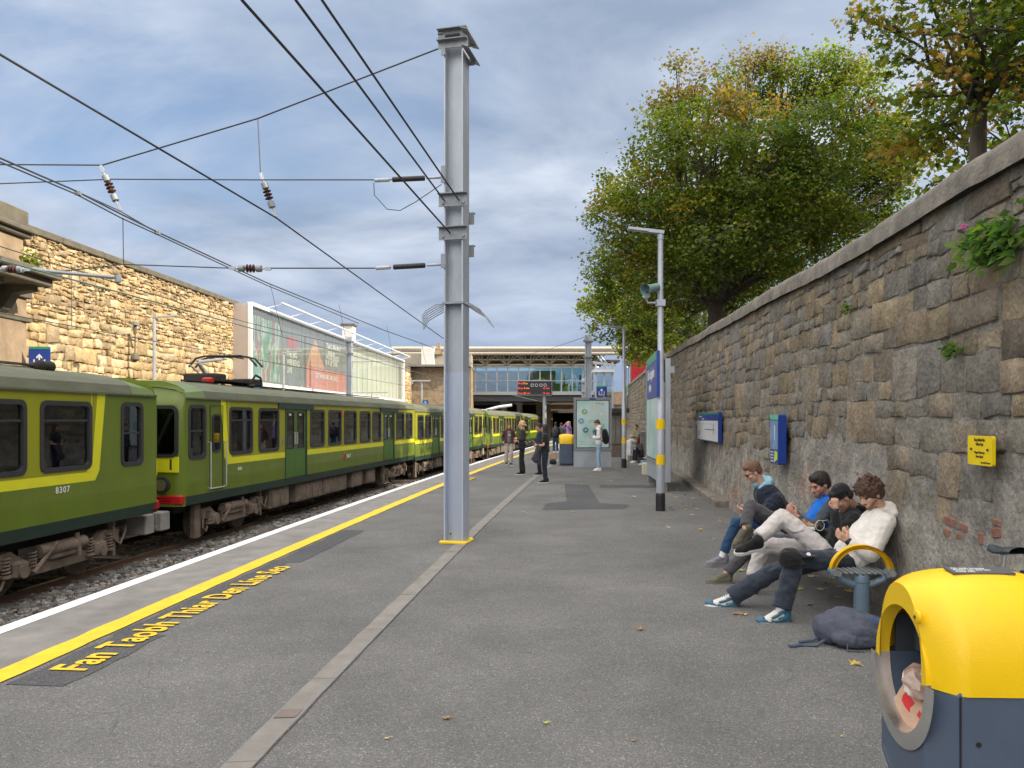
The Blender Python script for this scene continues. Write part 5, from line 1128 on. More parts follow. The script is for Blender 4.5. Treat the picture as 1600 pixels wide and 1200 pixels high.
# station name board, parallel to the track, hung from the post
nbd = thing('name_board', 'blue station name board with green top hung from the near lamp post', 'sign', c1_+V((0, 0, 2.2)))
Yn, Yf = 14.5, 16.9; xn, xf = (1028.5-800)/1200*Yn, (1013-800)/1200*Yf
u = V((xf-xn, Yf-Yn, 0)).normalized(); n_ = V((-u.y, u.x, 0)); p0 = V((xn, Yn, 0)); Ln = (V((xf, Yf, 0))-p0).length
zt, zb_ = 3.05, 2.18
Tn = frameM(p0+u*Ln+n_*.03, -u, (0, 0, 1), n_)
mb = MB(); mb.prism([(0, zb_), (Ln, zb_), (Ln, zt), (0, zt)], .06, frameM(p0+u*Ln-n_*.03, -u, (0, 0, 1), n_)); mb.build('panel', M_['blue'], nbd)
mb = MB(); mb.prism([(0, zt-.16), (Ln-.01, zt-.16), (Ln-.01, zt-.004), (0, zt-.004)], .004, Tn); mb.build('green_band', M_['green'], nbd)
text('lettering', 'Dún Laoghaire', .3, Tn @ V((.25, 2.58, .004)), -u, (0, 0, 1), M_['wsign'], nbd, bold=.008, sx=.95)
text('lettering', '(Mallin)', .2, Tn @ V((.6, 2.33, .004)), -u, (0, 0, 1), M_['wsign'], nbd, bold=.004)
def lit_panel(m_name, c1, c2):
    m = bpy.data.materials.new(m_name); m.use_nodes = True; t = m.node_tree; b = t.nodes['Principled BSDF']; b.inputs['Roughness'].default_value = .25
    g_ = nn(t, 'ShaderNodeTexCoord'); n_2 = nn(t, 'ShaderNodeTexNoise', Scale=1.1, Detail=2.); t.links.new(g_.outputs['Object'], n_2.inputs[0])
    mx_ = nn(t, 'ShaderNodeMix', data_type='RGBA'); mx_.inputs[6].default_value = (*c1, 1); mx_.inputs[7].default_value = (*c2, 1); r_ = nn(t, 'ShaderNodeMapRange'); t.links.new(n_2.outputs[0], r_.inputs[0]); r_.inputs[1].default_value = .35; r_.inputs[2].default_value = .65; t.links.new(r_.outputs[0], mx_.inputs[0]); t.links.new(mx_.outputs[2], b.inputs['Base Color']); return m
paper = lit_panel('poster_pale', (.36, .58, .56), (.62, .74, .76))
def totem(c, ux, w_, h, label, thick=.2, icons=True, base=.55):
    uz = V((0, 0, 1)); ux = V(ux).normalized(); nn_ = ux.cross(uz)        # facing direction
    t_ = thing('poster_totem', label, 'poster stand', c, 0, 'advertising totems on the platform')
    T = frameM(V(c)+nn_*thick/2, ux, uz, nn_)
    mb = MB(); mb.prism([(-w_/2, .0), (w_/2, 0), (w_/2, base), (-w_/2, base)], thick*.9, T, z0=-thick*.95); mb.build('plinth', M_['galv'], t_)
    mb = MB(); mb.prism(rrect(w_, h-base, .03, cy=(h+base)/2), thick, T, z0=-thick); mb.build('case', M_['steeld'], t_)
    mb = MB(); mb.ring(rrect(w_+.02, h-base+.02, .03, cy=(h+base)/2), rrect(w_-.14, h-base-.16, .02, cy=(h+base)/2), .02, T, z0=.0); mb.build('frame', M_['galvd'], t_)
    mb = MB(); mb.prism(rrect(w_-.2, h-base-.22, .01, cy=(h+base)/2), .006, T, z0=.001); po_ = mb.build('poster', paper, t_)
    if icons:
        cols = [(.22, .42, .18), (.6, .62, .5), (.6, .66, .6), (.12, .34, .5), (.06, .16, .22), (.06, .14, .2), (.25, .5, .32)]
        for k, (ix, iz, r_) in enumerate(((-.30, .76, .09), (.05, .84, .085), (.33, .72, .085), (-.42, .56, .09), (-.26, .37, .09), (.10, .33, .09), (.33, .45, .09))):
            mb = MB(); zc = base+.1+(h-base-.2)*iz; T2 = T @ Matrix.Translation((ix, zc, .008)); mb.cyl(T2 @ V((0, 0, 0)), T2 @ V((0, 0, .003)), r_, 20); mb.ring([(r_*1.25*math.cos(a), r_*1.25*math.sin(a)) for a in np.linspace(0, 6.283, 20, endpoint=False)], [(r_*1.12*math.cos(a), r_*1.12*math.sin(a)) for a in np.linspace(0, 6.283, 20, endpoint=False)], .002, T2)
            mb.prism([(-.04, -.03), (.045, .0), (0, .05)], .002, T2, z0=.003, m=1)
            mb.build('icon', [bpy.data.materials.get('icon_%d' % k) or mat('icon_%d' % k, cols[k], .5), M_['wsign']], po_)
        mb = MB()
        for k, (ix, iz, l) in enumerate(((.1, .93, .32), (.3, .9, .12), (-.46, .12, .2), (-.46, .07, .24), (-.05, .1, .3), (-.05, .06, .26), (-.15, .57, .2), (-.15, .53, .14))):
            zc = base+.1+(h-base-.2)*iz; mb.prism([(ix, zc), (ix+l, zc), (ix+l, zc+.018), (ix, zc+.018)], .002, T, z0=.009)
        mb.build('small_print', mat('print_green', (.16, .36, .34), .6) if 'print_green' not in bpy.data.materials else bpy.data.materials['print_green'], po_)
        mb = MB(); mb.prism([(-.12, h-.07), (.1, h-.07), (.1, h-.02), (-.12, h-.02)], .004, T, z0=.021); mb.build('name_tab', M_['blue'], t_)
    return t_
totem((2.93, 28, 0), (1, .02, 0), 1.36, 2.53, 'poster totem facing the camera, pale green poster, man in white beside it', base=.62)
pn = V((3.68, 18.6, 0)); pf = V((3.88, 21.4, 0)); um = (pf-pn).normalized()
t2 = totem((pn+pf)/2+V((.0, 0, .22)), -um, (pf-pn).length, 3.0, 'tall poster stand seen edge on beside the wall, behind the near lamp post', thick=.26, icons=False, base=.42)
mb = MB(); mb.box(pn+V((-.02, .12, .1)), (.2, .2, .24)); mb.box(pf+V((-.02, -.12, .1)), (.2, .2, .24)); mb.build('foot', T_['red'] if False else M_['galvd'], t2)
mb = MB(); mb.box(pn+V((.09, -.03, 1.72)), (.12, .03, 3.0)); mb.box(pn+V((.15, .0, 2.95)), (.2, .05, .16)); mb.build('edge_cover', M_['galv'], t2)
# way out signs
def wayout(c, ux, sz, label, rz=0, cap=True):
    t_ = thing('way_out_sign', label, 'sign', c, 0, 'blue way out signs'); ux = V(ux).normalized(); n_ = ux.cross(V((0, 0, 1))); T = frameM(V(c)+n_*.02, ux, (0, 0, 1), n_)
    mb = MB(); mb.prism([(-sz/2, 0), (sz/2, 0), (sz/2, sz*1.05), (-sz/2, sz*1.05)], .04, T, z0=-.04); mb.build('panel', M_['blue'], t_)
    mb = MB(); mb.prism([(-sz/2, sz*.93), (sz/2, sz*.93), (sz/2, sz*1.05), (-sz/2, sz*1.05)], .003, T, z0=.001); mb.build('green_band', M_['green'], t_)
    k = sz; zc = .22*k if cap else .1*k
    mb = MB(); mb.prism([(-.28*k, zc), (.28*k, zc), (.28*k, zc+.3*k), (.22*k, zc+.3*k), (.22*k, zc+.06*k), (-.22*k, zc+.06*k), (-.22*k, zc+.3*k), (-.28*k, zc+.3*k)], .003, T, z0=.001)
    mb.prism([(-.035*k, zc+.14*k), (.035*k, zc+.14*k), (.035*k, zc+.42*k), (.13*k, zc+.34*k), (.15*k, zc+.42*k), (0, zc+.58*k), (-.15*k, zc+.42*k), (-.13*k, zc+.34*k), (-.035*k, zc+.42*k)], .003, T, z0=.001)
    mb.build('arrow_symbol', M_['wsign'], t_)
    return t_, T
w1, _ = wayout(at(62, 574, 20.2), (1, .12, 0), .52, 'way out sign in front of the stone pilaster at the left', cap=False)
w2, Tw = wayout(at(940, 620, 29.5), (1, 0, 0), .40, 'way out sign above the poster totem')
text('lettering', 'Way out', .075, Tw @ V((-.14, .035, .002)), (1, 0, 0), (0, 0, 1), M_['wsign'], w2)
w3, _ = wayout(at(664.5, 634, 48), (1, 0, 0), .36, 'small distant way out sign left of the steel column')
mb = MB(); mb.tube([at(940, 655, 29.6)+V((0, 0, -1.5)), at(940, 606, 29.6)], .03, 8); mb.build('post', M_['galv'], w2)
mb = MB(); mb.tube([at(48, 655, 20.9)+V((0, 0, -1.7)), at(48, 545, 20.9)], .03, 8); mb.build('post', M_['steeld'], w1)
mb = MB(); mb.tube([at(659, 655, 48.2)+V((0, 0, -1.7)), at(659, 595, 48.2)], .05, 8); mb.bar(at(640, 595, 48.2), at(672, 595, 48.2), .2, .08); mb.build('lamp_pole', M_['galv'], w3)
# small lamp posts of the far platform
for i, (px, Y, pyt, lab) in enumerate(((241, 25.5, 497, 'far platform lamp post against the sandstone wall, left of the pantograph'), (443, 33, 552, 'far platform lamp post in front of the billboard'))):
    X = (px-800)/1200*Y; H = 1.75+(655-pyt)/1200*Y; t_ = thing('lamp_post', lab, 'lamp post', (X, Y, 0), 0, 'lamp posts on the far platform')
    mb = MB(); mb.tube([(X, Y, 0), (X, Y, H)], .055, 8); mb.build('pole', M_['galv'], t_); mb = MB(); mb.bar((X-.05, Y, H+.02), (X+.75, Y+.1, H+.1), .14, .05); mb.build('lamp_head', M_['galv'], t_)
wc = thing('wall_bracket', 'dark iron tension weight hanging on the sandstone wall above the pantograph', 'bracket', at(211, 520, 22.8)); mb = MB(); mb.tube([at(211, 508, 22.6), at(211, 555, 22.6)], .02, 5); mb.cyl(at(211, 508, 22.6), at(211, 522, 22.6), .05, 8); mb.lathe(at(211, 566, 22.6), [(.02, 0), (.13, .08), (.10, .2), (.03, .3)], 10); mb.build('weight', M_['ashd'], wc); mb = MB(); mb.box(at(211, 506, 22.5), (.12, .3, .08)); mb.build('mount', M_['galvd'], wc)
# departures display
dpy = thing('departure_display', 'grey electronic departures board with amber text on a steel post', 'display', at(851, 655, 30))
YD = 30; mb = MB(); a, b_ = at(807.5, 618.5, YD), at(863, 594, YD); mb.bb((a.x, YD-.1, a.z), (b_.x, YD+.12, b_.z), bev=.02); mb.build('housing', M_['galvd'], dpy)
mb = MB(); mb.bb((a.x+.04, YD-.11, a.z+.05), (b_.x-.04, YD-.098, b_.z-.05)); mb.build('screen', mat('screen_dark', (.03, .03, .034), .3), dpy)
mb = MB(); c = at(851, 655, YD); mb.lathe((c.x, YD+.06, 0), [(.075, 0), (.075, a.z+.05)], 10); mb.build('post', M_['galv'], dpy, smooth='auto')
amb = emis('amber_leds', (.9, .07, .02), .75); amb2 = emis('orange_leds', (.9, .26, .03), .75)
for (s_, px, py, m_) in (('DART', 810, 598.6, amb), ('Bray', 817, 598.6, amb2), ('1 Bray', 810, 605.5, amb), ('2 min', 818.5, 605.5, amb2), ('1 Howth', 810, 613.5, amb), ('5 min', 819.5, 613.5, amb), ('Due', 849, 605.5, amb), ('12 min', 848, 613.5, amb)):
    pass
for (s_, px, py, m_) in (('Bray', 809.5, 600.5, amb), ('Due', 817.5, 600.5, amb2), ('Bray', 809.5, 608, amb), ('4 min', 818, 608, amb2), ('Howth', 809.5, 615.8, amb), ('9 min', 819.5, 615.8, amb), ('12 min', 847.5, 608, amb), ('15 min', 847.5, 615.8, amb)):
    text('led_text', s_, .10, at(px, py, YD)+V((0, -.115, 0)), (1, 0, 0), (0, 0, 1), m_, dpy)
mb = MB()
for px in (831.5, 838, 845, 851.5): p = at(px, 602, YD); mb.ring(rrect(.11, .11, .03, cx=0), rrect(.08, .08, .02), .003, frameM(p+V((0, -.115, 0)), (1, 0, 0), (0, 0, 1), (0, -1, 0)))
mb.build('pictogram', M_['wsign'], dpy)
# wall signs
def wall_sign(name, label, px0, px1, pyt, pyb, th, body_m, key_px=None, cat='sign'):
    pa_ = wallpt(px0, pyb if False else (pyt+pyb)/2); pb_ = wallpt(px1, (pyt+pyb)/2); u = (pa_-pb_); u.z = 0; u.normalize(); w_ = (pa_-pb_).length
    zt_ = 1.75+(655-pyt)/1200*pa_.y; 
    return pa_, pb_, u, w_
# yellow safety sign: near edge at right (px 1551), far edge left (px 1513)
def ws(px0, px1, py0, py1, th, name, label, m_):
    n_ = V((-1, .1, 0)).normalized(); mid = wallpt((px0+px1)/2, (py0+py1)/2)-V((.03, 0, 0)); ux = V((.1, 1, 0)).normalized()*-1   # reading direction: towards the camera
    # solve extents along the wall for both pixel columns
    def along_(px):
        r_ = (px-800)/1200; q_ = mid+n_*(th+.03); return (r_*q_.y-q_.x)/(ux.x-r_*ux.y)
    t0, t1 = along_(px0), along_(px1); w_ = t1-t0; q0 = mid+n_*(.03+th)+ux*(t0+w_/2); Ym = q0.y
    h = (py1-py0)/1200*Ym; zc = 1.75+(655-(py0+py1)/2)/1200*Ym
    q0.z = zc; t_ = thing(name, label, 'sign', q0); T = frameM(q0, ux, (0, 0, 1), n_)
    mb = MB(); mb.prism(rrect(w_, h, min(.02, w_*.1)), th+.01, T, z0=-th-.01); mb.build('panel', m_, t_)
    return t_, T, w_, h
ys_, T, w_, h = ws(1512, 1550.5, 681, 727, .012, 'safety_notice', 'yellow safety notice with dark wording on the wall at the right', M_['ysign'])
for k, (s_, z, sz) in enumerate((('Keep Behind the', .32, .046), ('Yellow Line', .17, .046), ('Danger Trains may', -.10, .038), ('Pass at Speed', -.24, .038))): text('lettering', s_, sz*h/.36*1.12, T @ V((0, z*h, .002)), T.col[0].xyz, (0, 0, 1), M_['ktext'], ys_, align='CENTER', sx=.74, bold=.0003)
for sx_ in (-.33, .33): mb = MB(); mb.cyl(T @ V((sx_*w_, .04*h, 0)), T @ V((sx_*w_, .04*h, .008)), .009, 10); mb.build('screw', M_['steeld'], ys_)
text('lettering', 'Iarnród Éireann', .02, T @ V((.02, -.43*h, .002)), T.col[0].xyz, (0, 0, 1), M_['ktext'], ys_)
rb, T, w_, h = ws(1090, 1122, 645, 689, .07, 'network_map_board', 'blue and white line diagram board on the wall at the left end', M_['blue'])
mb = MB(); mb.prism([(-w_/2+.02, -h/2+.02), (w_/2-.02, -h/2+.02), (w_/2-.02, h*.22), (-w_/2+.02, h*.22)], .003, T, z0=.001); pnl = mb.build('white_panel', M_['wsign'], rb)
mb = MB(); mb.prism([(-w_/2, h*.44), (w_/2, h*.44), (w_/2, h/2), (-w_/2, h/2)], .003, T, z0=.001); mb.build('green_band', M_['green'], rb)
mb = MB(); mb.prism([(-w_*.1, -.1*h), (w_*.36, -.1*h), (w_*.36, -.07*h), (-w_*.1, -.07*h)], .003, T, z0=.005); mb.prism([(w_*.30, -.25*h), (w_*.315, -.25*h), (w_*.315, .1*h), (w_*.30, .1*h)], .003, T, z0=.005)
for k in range(12): mb.prism([(-w_*.42+k*w_*.065, .08*h), (-w_*.42+k*w_*.065+.012, .08*h), (-w_*.42+k*w_*.065+.012, .15*h), (-w_*.42+k*w_*.065, .15*h)], .002, T, z0=.005); mb.prism([(-w_*.42, -.3*h+k*.012*h), (-w_*.36, -.3*h+k*.012*h), (-w_*.36, -.295*h+k*.012*h), (-w_*.42, -.295*h+k*.012*h)], .002, T, z0=.005)
mb.build('line_diagram', mat('diagram_grey', (.2, .21, .25), .5), rb)
text('lettering', 'DART & Commuter network', .055, T @ V((-.42*w_, .35*h, .002)), T.col[0].xyz, (0, 0, 1), M_['wsign'], rb, sx=.8); text('lettering', 'Southbound services', .05, T @ V((-.25*w_, .26*h, .002)), T.col[0].xyz, (0, 0, 1), M_['wsign'], rb, sx=.8)
pb, T, w_, h = ws(1203.5, 1216, 648, 725, .10, 'platform_number_sign', 'tall narrow blue platform sign with number 1 above the dark haired boy', M_['blue'])
mb = MB(); mb.prism([(-w_/2, h*.40), (w_/2, h*.40), (w_/2, h/2), (-w_/2, h/2)], .003, T, z0=.001); mb.build('green_band', mat('mint_band', (.10, .50, .34), .4), pb)
mb = MB(); mb.prism([(-w_*.46, -.2*h), (w_*.46, -.2*h), (w_*.46, .38*h), (-w_*.46, .38*h)], .003, T, z0=.001); mb.build('picture_panel', mat('picture_blue', (.16, .28, .52), .4, var=.4, scale=4), pb)
text('number', '1', .34*h/.5*.6, T @ V((-.03, .0, .005)), T.col[0].xyz, (0, 0, 1), M_['wsign'], pb, bold=.006)
mb = MB(); mb.prism([(0, -.47*h), (w_*.42, -.40*h), (w_*.42, -.25*h), (w_*.1, -.22*h)], .003, T, z0=.003); mb.build('lime_shape', mat('lime_shape', (.55, .72, .12), .4), pb)
mb = MB(); [mb.prism([(-w_*.4, -.45*h+k*.06*h), (-w_*.05, -.45*h+k*.06*h), (-w_*.05, -.43*h+k*.06*h), (-w_*.4, -.43*h+k*.06*h)], .002, T, z0=.005) for k in range(4)]; mb.build('small_print', M_['wsign'], pb)

# ------------------------------------------------------------------ litter bins
def litter_bin(c, rz, label, detail=True, col_side=-1):
    t_ = thing('litter_bin', label, 'bin', c, rz, 'navy litter bins with yellow hoods')
    A_, D_, ch_ = .27, .275, .11
    zh, hh = .83, .375
    # body
    mb = MB(); oct_ = [(-A_+ch_*.6, -D_), (A_-ch_*.6, -D_), (A_, -D_+ch_), (A_, D_-ch_), (A_-ch_*.6, D_), (-A_+ch_*.6, D_), (-A_, D_-ch_), (-A_, -D_+ch_)]
    n8 = 8
    zs = [(.05, .94), (.10, 1), (.45, 1), (.815, 1.0), (.83, .985)]
    vs = [(p[0]*k, p[1]*k, z) for z, k in zs for p in oct_]; fs = []
    for i in range(len(zs)-1):
        for j in range(8):
            if j in (6,) and i == 2 and False: continue
            fs.append((i*8+j, i*8+(j+1) % 8, (i+1)*8+(j+1) % 8, (i+1)*8+j))
    fs.append([32+j for j in range(8)]); mb.add(vs, fs); bdy = mb.build('body', M_['navy'], t_, local=True)
    mb = MB(); mb.prism([(p[0]*.93, p[1]*.93) for p in oct_], .06); mb.build('foot', M_['black'], t_, local=True)
    mb = MB(); mb.bar((-A_+ch_*.6+.0, -D_-.0015, .10), (-A_+ch_*.6, -D_-.0015, .82), .006, .004, up=(0, 1, 0)); mb.bar((A_-ch_*.6+.0, -D_-.0015, .10), (A_-ch_*.6, -D_-.0015, .82), .006, .004, up=(0, 1, 0)); mb.cyl((-A_+ch_*.6+.06, -D_-.003, .66), (-A_+ch_*.6+.06, -D_+.01, .66), .009, 12); mb.build('panel_joint', M_['black'], t_, local=True)
    # hood
    nx, na = 25, 25; mb = MB()
    for i in range(nx):
        x = -A_-.008+(2*A_+.016)*i/(nx-1); ax = abs(x); dd = D_+.006 - (max(0, ax-(A_-ch_*.75))/(ch_*.75))**1.3*ch_*.93
        hz = hh*(1-.13*(ax/A_)**2.6)
        for j in range(na):
            th_ = math.pi*j/(na-1); yv = -dd*math.copysign(abs(math.cos(th_))**.86, math.cos(th_)); zv = zh-.01+hz*math.sin(th_)**.88 if 0 < j < na-1 else zh-.01
            mb.v.append(V((x, yv, zv)))
    for i in range(nx-1):
        for j in range(na-1):
            a = i*na+j; mb.f.append([a, a+na, a+na+1, a+1]); mb.m.append(0); mb.c.append(None)
    # end faces with the arched opening
    ow, oz0, oz1, zc = .198, .60, 1.06, .83
    for sgn in (-1, 1):
        base_i = 0 if sgn < 0 else (nx-1)*na; outer = [mb.v[base_i+j].copy() for j in range(na)]
        x = outer[0].x; b = len(mb.v)
        for j in range(na):
            th_ = math.pi*j/(na-1); mb.v.append(V((x, outer[j].y, outer[j].z))); mb.v.append(V((x-sgn*.0, -ow*math.cos(th_), zc+(oz1-zc)*math.sin(th_)))); mb.v.append(V((x-sgn*.05, -ow*.97*math.cos(th_), zc+(oz1-.01-zc)*math.sin(th_))))
        for j in range(na-1):
            a = b+3*j
            for k in (0, 1): q = [a+k, a+k+1, a+k+4, a+k+3]; mb.f.append(q if sgn < 0 else q[::-1]); mb.m.append(0); mb.c.append(None)
    hd = mb.build('hood', M_['ybox'], t_, smooth='auto', local=True)
    for sgn in (-1, 1):
        x = sgn*(A_+.006); na2 = 24
        mb = MB(); b = 0                                 # steel U band
        for j in range(na2+1):
            th_ = math.pi*j/na2; cs, sn = math.cos(th_), math.sin(th_)
            for (k, xo) in ((1.24, 0), (1.0, .008), (.97, -.05)): mb.v.append(V((x+sgn*xo, -ow*k*cs, zc-(zc-oz0)*(1+(k-1)*1.1 if k > 1 else k)*sn)))
        for j in range(na2):
            a = 3*j
            for k in (0, 1): q = [a+k, a+k+3, a+k+4, a+k+1]; mb.f.append(q if sgn < 0 else q[::-1]); mb.m.append(0); mb.c.append(None)
        mb.build('steel_lip', M_['chrome'], t_, smooth='auto', local=True)
    if detail:
        mb = MB(); T = frameM((-A_-.003, 0, 0), (0, -1, 0), (0, 0, 1), (-1, 0, 0)); mb.prism([(-.165, .12), (.05, .12), (.045, .2), (.0, .30), (-.07, .39), (-.165, .47)], .004, T); mb.build('kick_plate', M_['chrome'], t_, local=True)
        mb = MB(); mb.lathe((-A_-.012, -.150, 1.055), [(.024, 0), (.024, .008), (.02, .011)], 20, M=Matrix.Rotation(R(-90), 4, 'Y')); mb.lathe((-A_-.0235, -.150, 1.055), [(.006, 0), (.006, .002)], 10, m=1, M=Matrix.Rotation(R(-90), 4, 'Y')); mb.build('lock', [M_['ybox'], M_['black']], t_, local=True, smooth='auto')
        mb = MB(); mb.add([(-.12, -.1, zh-.01+hh*.955), (.13, -.1, zh-.01+hh*.955), (.11, -.0, zh+hh-.002), (-.14, -.0, zh+hh-.002)], [(0, 1, 2, 3)]); 
        mb2 = MB(); mb2.box((-.005, -.03, zh+hh-.010), (.22, .07, .008), M=Matrix.Rotation(R(7), 4, 'X')); pl_ = mb2.build('printed_plate', mat('plate_grey', (.10, .10, .11), .5), t_, local=True)
        for k in range(3): text('small_print', ('Ná caith bruscar', 'Please use this bin', 'Keep tidy')[k], .018, (-.10, -.028-.017*k+.006, zh+hh-.0045-.0022*k), (1, 0, 0), (0, 1, .12), M_['wsign'], pl_, local=True)
    return t_
def bool_cut(o, cutter_mb, solver='EXACT'):
    cu = cutter_mb.build('cutter', M_['black'], None); cu.parent = None
    r_ = root_of(o); cu.matrix_world = WM[r_]
    bpy.context.view_layer.update()
    md = o.modifiers.new('b', 'BOOLEAN'); md.object = cu; md.operation = 'DIFFERENCE'; md.solver = solver
    dg = bpy.context.evaluated_depsgraph_get(); me = bpy.data.meshes.new_from_object(o.evaluated_get(dg)); o.modifiers.clear(); old = o.data; nm = old.name; o.data = me; bpy.data.meshes.remove(old); me.name = nm
    bpy.data.objects.remove(cu)
bc = V((1.715, 2.84, 0)); bin1 = litter_bin(bc, R(-2), 'large litter bin in the right foreground with open steel rimmed mouth')
cut = MB(); poly = [(.198*math.cos(a), .83+(.23 if math.sin(a) > 0 else .23)*math.sin(a)) for a in np.linspace(0, 2*math.pi, 40, endpoint=False)]
cut.prism([(p[0], p[1]) for p in poly], 2*.24+.2, frameM((-.40, 0, 0), (0, 1, 0), (0, 0, 1), (1, 0, 0)))
bpy.context.view_layer.update()
bodyo = [k for k in KIDS[bin1] if k.name.startswith('body')][0]
bool_cut(bodyo, cut)
# lining and rubbish
mb = MB(); mb.bb((-.245, -.2, .4), (.24, .2, .41)); mb.bb((.2, -.17, .41), (.21, .17, 1.06)); mb.bb((-.2, .2, .41), (.21, .21, .98)); mb.bb((-.2, -.21, .41), (.21, -.2, .98)); mb.box((-.05, .19, .90), (.16, .04, .14), bev=.01); mb.cyl((-.05, .16, 1.0), (-.05, .2, 1.0), .03, 12); mb.build('liner', mat('liner_dark', (.05, .06, .075), .6), bin1, local=True)
def crumple(c, r, m_, seed, name, label, sc3=(1, 1, 1)):
    mb = MB(); mb.ball(c, (r*sc3[0], r*sc3[1], r*sc3[2]), 22, 14); rn = random.Random(seed); off = rn.uniform(0, 99)
    for i, v_ in enumerate(mb.v): d_ = (v_-V(c)); k = 1+.35*noise.noise(d_*9/r*.12+V((off, 0, 0)))+.16*noise.noise(d_*30/r*.1+V((0, off, 0))); mb.v[i] = V(c)+d_*k
    o = mb.build(name, m_); tag(o, label, 'rubbish'); return o
Mb = Matrix.Translation(bc) @ Matrix.Rotation(R(-2), 4, 'Z')
crumple(Mb @ V((-.17, .04, .755)), .075, mat('clear_plastic', (.42, .30, .24), .25, var=.2, scale=20, coat=.6), 3, 'plastic_bag', 'crumpled brownish plastic bag inside the mouth of the foreground bin', (1, 1.2, .8))
crumple(Mb @ V((-.12, .02, .55)), .13, mat('black_bag', (.02, .02, .022), .35), 4, 'bin_bag', 'black bag lining full of rubbish deep inside the foreground bin', (1, 1.1, .8))
pb_ = thing('paper_bag', 'crumpled paper bag with red print in the mouth of the foreground bin', 'paper bag', Mb @ V((-.16, -.06, .64)))
paperbag = mat('brown_paper', (.55, .36, .25), .8, var=.15, scale=12, bump=.3); redp = mat('red_print', (.62, .03, .03), .7)
mb = MB(); c = Mb @ V((-.21, -.01, .675)); Mt = Matrix.Rotation(R(24), 4, 'X') @ Matrix.Rotation(R(18), 4, 'Y')
n = 9
for i in range(n):
    for j in range(n):
        u_, v_ = (i/(n-1)-.5)*.26, (j/(n-1)-.5)*.19; mb.v.append(c+Mt @ V((.012*noise.noise((u_*30, v_*30, 1))+.01*noise.noise((u_*60, v_*60, 3)), u_, v_)))
for i in range(n-1):
    for j in range(n-1): a = i*n+j; mb.f.append([a, a+1, a+n+1, a+n]); mb.m.append(1 if ((i in (2, 3, 5, 6)) and (j in (2, 3, 5, 6)) and (i+j) % 5) else 0); mb.c.append(None)
mb.build('sheet', [paperbag, redp], pb_, smooth='auto')
bin2 = litter_bin(V((2.07, 29.2, 0)), R(0), 'distant litter bin standing left of the poster totem', detail=False)

# ------------------------------------------------------------------ bench with ring arms
bc0 = V((2.98, 6.55, 0)); ub = V((.088, 1, 0)).normalized(); nb_ = V((1, -.088, 0)).normalized()    # nb_ points to the wall
bench = thing('platform_bench', 'long metal platform bench with yellow hoop armrests against the wall', 'bench', bc0)
bgm = mat('bench_blue_grey', (.13, .20, .27), .4, var=.08, scale=6, coat=.2)
for k, dY in enumerate((0, 3.5)):
    c = bc0+ub*dY
    mb = MB(); mb.lathe(c, [(.10, 0), (.10, .012), (.065, .02), (.062, .36), (.067, .365), (.067, .40), (.06, .425), (.03, .44)], 20); leg = mb.build('leg', bgm, bench, smooth='auto')
    mb = MB()
    for sg in (-1, 1):
        pts = [c+V((0, 0, .33)), c+nb_*sg*.08+V((0, 0, .345)), c+nb_*sg*.17+V((0, 0, .385)), c+nb_*sg*.235+V((0, 0, .445))]; mb.tube(pts, [.03, .03, .028, .028], 8)
        e_ = c+nb_*sg*.235+V((0, 0, .445)); mb.cyl(e_-ub*.05, e_+ub*.05, .035, 14)
    mb.build('cradle', bgm, bench, smooth='auto')
    for sg in (-1, 1):
        e_ = c+nb_*sg*.235+V((0, 0, .445)); mb = MB(); mb.cyl(e_-ub*.062, e_-ub*.05, .026, 14); mb.build('end_cap', M_['chrome'], bench)
    mb = MB(); n = 20; 
    for i in range(n+1):
        a = math.pi*i/n
        for (rr, oo) in ((.262, -.035), (.262, .035), (.222, .035), (.222, -.035), (.234, 0) if False else (.222, -.035)):
            mb.v.append(c-ub*.0+nb_*(-rr*math.cos(a))+V((0, 0, .44+rr*.92*math.sin(a)))+ub*oo)
    for i in range(n):
        for j in range(4): a_ = i*5+j; mb.f.append([a_, a_+5, a_+6, a_+1]); mb.m.append(0); mb.c.append(None)
    mb.build('armrest', M_['ybox'], bench, smooth='auto')
mb = MB(); L3 = 4.0; s0 = bc0-ub*.06
for sg in (-.2, .2): mb.tube([s0+nb_*sg+V((0, 0, .43)), s0+ub*L3+nb_*sg+V((0, 0, .43))], .018, 8)
for k in range(9): o_ = -.19+k*.0475; mb.bar(s0+nb_*o_+V((0, 0, .445)), s0+ub*L3+nb_*o_+V((0, 0, .445)), .03, .01)
mb.build('seat', M_['galvd'], bench)

# bicycle leaning on the wall behind the bin
bk = thing('bicycle', 'bicycle with black saddle leaning on the wall, mostly hidden by the bin', 'bicycle', (3.10, 4.75, 0))
cS = at(1570, 858, 4.72); ux = V((.09, -1, 0)).normalized()
tl = V((.10, 0, 0))
def bkp(a, z): return V((cS.x, cS.y, 0))+ux*a+V((-.10*(1-z/.95)*1.0, 0, z))
for a in (-.38, .66):
    mb = MB(); ctr = bkp(a, .34); up_ = (bkp(a, .68)-bkp(a, 0)).normalized(); pts = [ctr+ux*.33*math.cos(t)+up_*.33*math.sin(t) for t in np.linspace(0, 6.283, 33)]; mb.tube(pts, .018, 6, cap=False); w__ = mb.build('wheel', M_['black'], bk)
    mb = MB(); 
    for t in np.linspace(0, 6.283, 19)[:-1]: mb.tube([ctr, ctr+ux*.32*math.cos(t)+up_*.32*math.sin(t)], .0012, 4)
    mb.cyl(ctr-V((.04, 0, 0)), ctr+V((.04, 0, 0)), .02, 10); mb.build('spokes', M_['galv'], w__)
